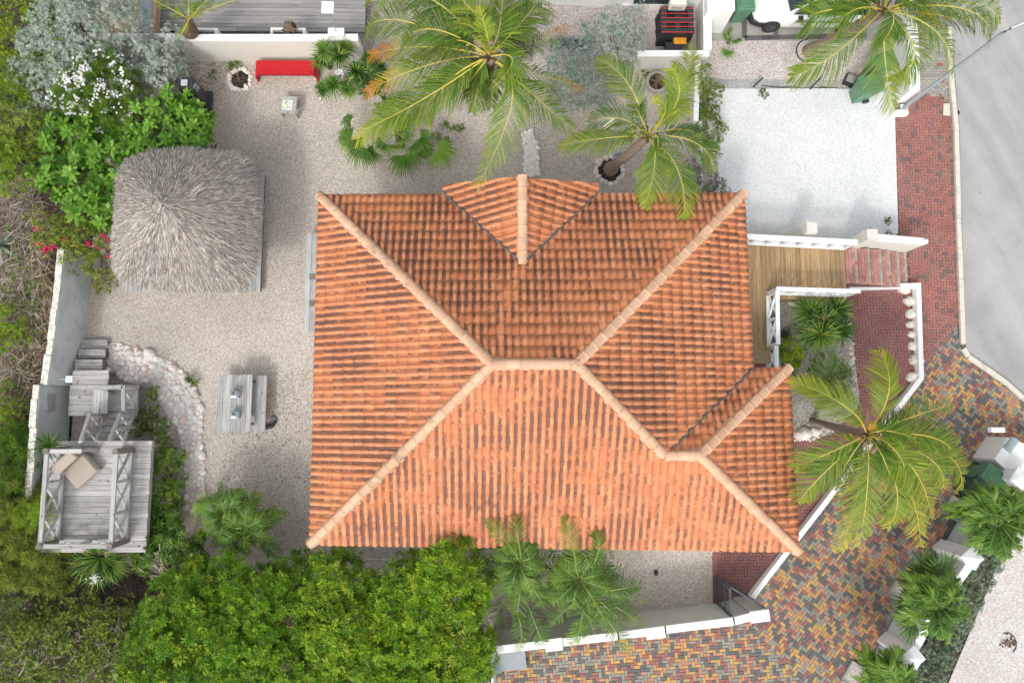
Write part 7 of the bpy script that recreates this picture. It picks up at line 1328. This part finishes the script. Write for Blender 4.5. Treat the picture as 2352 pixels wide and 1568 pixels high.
# shrub with visible grey branches
t = thing('branching_shrub', 'open shrub with thick grey branches and leaf tufts beside the hedge', 'shrub', P(395, 1290)); W0 = P(405, 1330, .1); tp_ = []
for i in range(78): a = random.uniform(0, 6.28); r_ = math.sqrt(random.random()); tp_.append(P(395+math.cos(a)*r_*92, 1275+math.sin(a)*r_*82, 1.5+random.uniform(-.5, .4)-r_*.4))
branches(t, W0, tp_[:34], .042, 'twig', 'branch', .14)
pp = np.repeat(np.array(tp_), 3, 0)+rng.normal(0, .05, (len(tp_)*3, 3)); V, F = sprig(9, 1.0, .34, -.1, .9); VV, FF = scatter(V, F, pp, rng.normal(0, .3, pp.shape)+[0, 0, 1], rng.uniform(.13, .19, len(pp))); place('leaf_tufts', rawmesh('leaf_tufts', VV-ORG[t], FF, ['mid'], A=np.clip(rng.beta(3, 2, len(FF)), .01, .99)), t, kind='stuff')
shrub('climbing_shrub', 'loose green shrub growing along the east side of the lookout deck', 'shrub', [(365, 1075, 26, 1.2), (385, 1050, 26, 1.1), (355, 1100, 26, 1.2), (350, 1160, 30, 1.1), (375, 1140, 30, 1.2), (345, 1120, 24, 1.2), (350, 1030, 20, .9), (400, 1110, 18, .8), (345, 1190, 24, .9), (395, 1165, 18, .7), (370, 1015, 18, .7)], 'mid', dens=28, rc=.16, per=7, size=.08, sp=(8, 1.0, .34), core=.3, tone=(.2, 1))
shrub('climbing_shrub', 'thin leafy stems above the pot between the landing and the stone border', 'shrub', [(340, 930, 16, .7), (330, 955, 14, .6), (350, 975, 16, .6), (325, 990, 16, .5), (345, 900, 10, .5), (375, 975, 10, .4), (310, 985, 12, .4)], 'mid', dens=26, rc=.12, per=6, size=.07, sp=(7, 1.0, .34), core=.2)
t = thing('plant_pot', 'round dark plant pot half hidden by leafy stems near the landing', 'plant pot', Z('R6', 1285, 790)); c = Z('R6', 1285, 790); q = MB(); q.tube([c, c+[0, 0, .28]], [.13, .18], 16); q.build('pot', 'fibre', t); q = MB(); q.tube([c+[math.cos(a)*.18, math.sin(a)*.18, .28] for a in np.linspace(0, 6.283, 17)], .016, 5, cap=False); q.build('rim', 'conc', t)
# planter hedges top right, purple bougainvillea, garden bed plants, roadside silver hedge
shrub('planter_hedge', 'green leafy shrub row along the slim planter beside the white gravel', 'shrub', [(1615, 165, 18, 1.0), (1618, 195, 20, 1.0), (1612, 220, 16, .9), (1640, 225, 14, .7), (1630, 250, 16, .6), (1633, 280, 18, .6), (1650, 300, 14, .5), (1605, 270, 12, .6), (1645, 205, 12, .6), (1640, 320, 14, .5)], 'olive', dens=40, rc=.12, per=8, size=.075, sp=(8, 1.0, .32), core=.3, tone=(.1, 1))
t, lb = shrub('bougainvillea', 'dark bougainvillea with purple flowers beside the north-east roof corner', 'shrub', [(1600, 400, 26, 1.3), (1625, 415, 26, 1.2), (1645, 430, 22, 1.1), (1610, 430, 22, 1.1), (1662, 435, 16, .9), (1590, 380, 18, 1.2)], 'ash', dens=44, rc=.11, per=8, size=.055, sp=(8, 1.0, .34), core=.3, tone=(0, .45))
blossoms(t, 'purple_blossoms', lb, 'pfl', 60, .02, 6, .09, 1.1)
shrub('lime_shrub', 'yellow-green leafy shrub beside the lower white railing', 'shrub', [(1818, 795, 16, .9), (1830, 815, 14, .8), (1805, 815, 16, .7), (1820, 835, 14, .7), (1800, 800, 12, .6)], 'lime', dens=40, rc=.11, per=8, size=.11, sp=(8, 1.0, .30), core=.3)
RH = [(2335, 1150), (2300, 1200), (2285, 1240), (2268, 1285), (2245, 1330), (2225, 1375), (2200, 1420), (2180, 1460), (2160, 1505), (2140, 1550), (2120, 1600)]
shrub('silver_hedge', 'long low grey-green hedge behind the roadside wall and its pyramid pillars', 'hedge', [(u+dx, v+dx*.5, 26, z) for u, v in RH for dx, z in ((-24, .75), (6, .8))], 'ash', dens=80, rc=.11, per=9, size=.058, sp=(8, 1.0, .34), core=.3, tone=(.1, .9))
# ---- dry brush on the far left, dead palm leaves, litter
def streaks(name, poly, n, L, wd, mat_, z=.05, zr=.35, ang=None, label=None, curve=.3):
    W = [P(u, v, 0)[:2] for u, v in poly]; x0, x1 = min(p[0] for p in W), max(p[0] for p in W); y0, y1 = min(p[1] for p in W), max(p[1] for p in W); V = []; F = []; A = []
    for _ in range(n):
        x, y = random.uniform(x0, x1), random.uniform(y0, y1)
        if not inpoly(x, y, W): continue
        a = random.uniform(0, 6.28) if ang is None else ang+random.gauss(0, .35); l = L*random.uniform(.4, 1.3); p = np.array([x, y, z+random.uniform(0, zr)]); b = len(V); c = random.uniform(.05, .95); w_ = wd*random.uniform(.5, 1.3)
        for i in range(4):
            V += [p+np.array([-math.sin(a), math.cos(a), 0])*w_*(1-.25*i), p-np.array([-math.sin(a), math.cos(a), 0])*w_*(1-.25*i)-[0, 0, w_]]; p = p+np.array([math.cos(a), math.sin(a), random.uniform(-.12, .12)])*l/3; a += random.uniform(-curve, curve); p[2] = max(p[2], .02)
            if i: F.append((b+2*i-2, b+2*i-1, b+2*i+1, b+2*i)); A.append(c)
    o = place(name, rawmesh(name, V, F, [mat_], A=A), kind='stuff'); tag(o, label, name.replace('_', ' ')); return o
streaks('dry_twigs', [(-60, 390), (70, 400), (120, 560), (130, 640), (105, 800), (90, 900), (60, 1000), (-60, 1000)], 3800, .55, .008, 'twig', .02, .5, label='tangle of grey dry twigs on the slope left of the boundary wall')
streaks('dead_palm_leaves', [(85, 530), (125, 600), (140, 650), (165, 790), (150, 860), (125, 780), (105, 660), (90, 600)], 500, .9, .014, 'dry', .1, .5, ang=-1.2, label='hanging brown dead palm leaves against the outside of the grey wall', curve=.1)
streaks('dead_palm_leaves', [(60, 780), (140, 780), (140, 860), (110, 970), (75, 1040), (20, 950), (0, 850)], 900, .35, .012, 'dry', .02, .25, label='heap of orange-brown dead palm leaves below the dry twigs', curve=.4)
streaks('dry_twigs', [(0, 1440), (350, 1400), (330, 1500), (300, 1568), (0, 1568)], 500, .45, .008, 'twig', 1.0, .6, label='bare grey twigs showing through the bottom left bush', curve=.5)
def litter(name, poly, n, label, s=.03, zz=.02, mat_='litter'):
    W = [P(u, v, zz)[:2] for u, v in poly]; x0, x1 = min(p[0] for p in W), max(p[0] for p in W); y0, y1 = min(p[1] for p in W), max(p[1] for p in W); pp = []
    while len(pp) < n:
        x, y = random.uniform(x0, x1), random.uniform(y0, y1)
        if inpoly(x, y, W): pp.append((x, y, zz+random.uniform(0, .008)))
    V = np.array([(-1, 0, 0), (0, -.28, 0), (1, 0, .1), (0, .28, 0)], float); VV, FF = scatter(V, np.array([[0, 1, 2, 3]]), np.array(pp), rng.normal(0, .15, (n, 3))+[0, 0, 1], s*rng.uniform(.4, 1.3, n)); o = place(name, rawmesh(name, VV, FF, [mat_], A=rng.random(n)), kind='stuff'); tag(o, label, 'leaf litter')
litter('leaf_litter', [(640, 850), (715, 850), (712, 1255), (1100, 1270), (1100, 1330), (650, 1330), (480, 1100), (480, 1000)], 1500, 'brown leaf litter on the gravel along the hedge and the house')
litter('leaf_litter', [(430, 142), (560, 142), (500, 220), (470, 330), (440, 250)], 900, 'dark leaf litter on the gravel below the garden wall')
litter('leaf_litter', [(1245, 20), (1500, 20), (1450, 150), (1245, 110)], 600, 'dead leaves on the pink gravel of the neighbour yard')
litter('leaf_litter', [(1240, 200), (1570, 170), (1570, 420), (1240, 400)], 500, 'dead leaves under the two coconut palms')
litter('leaf_litter', [(1640, 95), (2040, 100), (2040, 215), (1640, 200)], 260, 'bits of leaves on the pink gravel by the posts')
litter('leaf_litter', [(1640, 205), (2050, 220), (2060, 560), (1720, 540)], 110, 'few stray leaves on the white gravel', .022, .032)
litter('leaf_litter', [(960, 440), (1500, 240), (1600, 430), (1300, 410)], 150, 'stray leaves on the gravel north of the gable')
litter('leaf_litter', [(210, 620), (640, 350), (700, 500), (700, 850), (470, 850), (250, 760)], 260, 'sparse leaf bits on the open gravel yard', .022)
t = thing('mesh_fence', 'rolled dark green mesh fence lying in the neighbour yard behind the silver shrub', 'fence', Z('R3', 440, 380)); q = MB()
for i in range(3): q.tube([Z('R3', 290, 350+i*20, .12), Z('R3', 590, 365+i*20, .12)], .09, 9)
q.build('mesh_roll', 'dgreen', t, smooth=True)

shrub('weedy_bush', 'patchy green weeds scattered through the dry twigs left of the boundary wall', 'bush', [(30, 540, 20, .5), (55, 720, 22, .5), (75, 760, 16, .4), (40, 830, 20, .4), (90, 650, 14, .5), (20, 890, 22, .5), (50, 900, 16, .4), (15, 700, 20, .5), (65, 600, 14, .4)], 'mid', dens=16, rc=.18, per=5, size=.06, sp=(7, 1.0, .36), core=.3)
shrub('weedy_bush', 'green bushes between the dry brush and the feathery bush at the left edge', 'bush', [(10, 905, 26, .8), (40, 1000, 20, .7), (20, 1045, 28, .9), (50, 940, 14, .5)], 'scrubg', dens=24, rc=.18, per=6, size=.07, sp=(7, 1.0, .36), core=.3)
def weeds(label, pts):
    t = thing('weeds', label, 'weeds', P(*pts[0])); L_ = np.array([(*P(u, v, .02)[:2], .02, r_, r_, .04) for u, v, r_ in [(a+random.gauss(0, 4), b+random.gauss(0, 4), random.uniform(.05, .12)) for a, b in pts for _ in range(3)]]); foliage(t, 'weed_tufts', L_, 'mid', dens=160, rc=.04, per=3, size=.045, sp=(6, 1.0, .34), core=0)
weeds('small green weeds on the gravel beneath the tall coconut palm', [(1020, 290), (1035, 300), (1005, 310), (1050, 295), (1025, 318)])
weeds('small green weeds at the foot of the garden wall near the stone ring', [(528, 155), (492, 167), (545, 142)])
weeds('small green weeds below the corner wall by the round planter', [(1475, 161), (1488, 172), (1332, 240)])
weeds('tiny green weeds along the edge of the white gravel lot', [(2040, 510), (2048, 540), (1745, 212)])
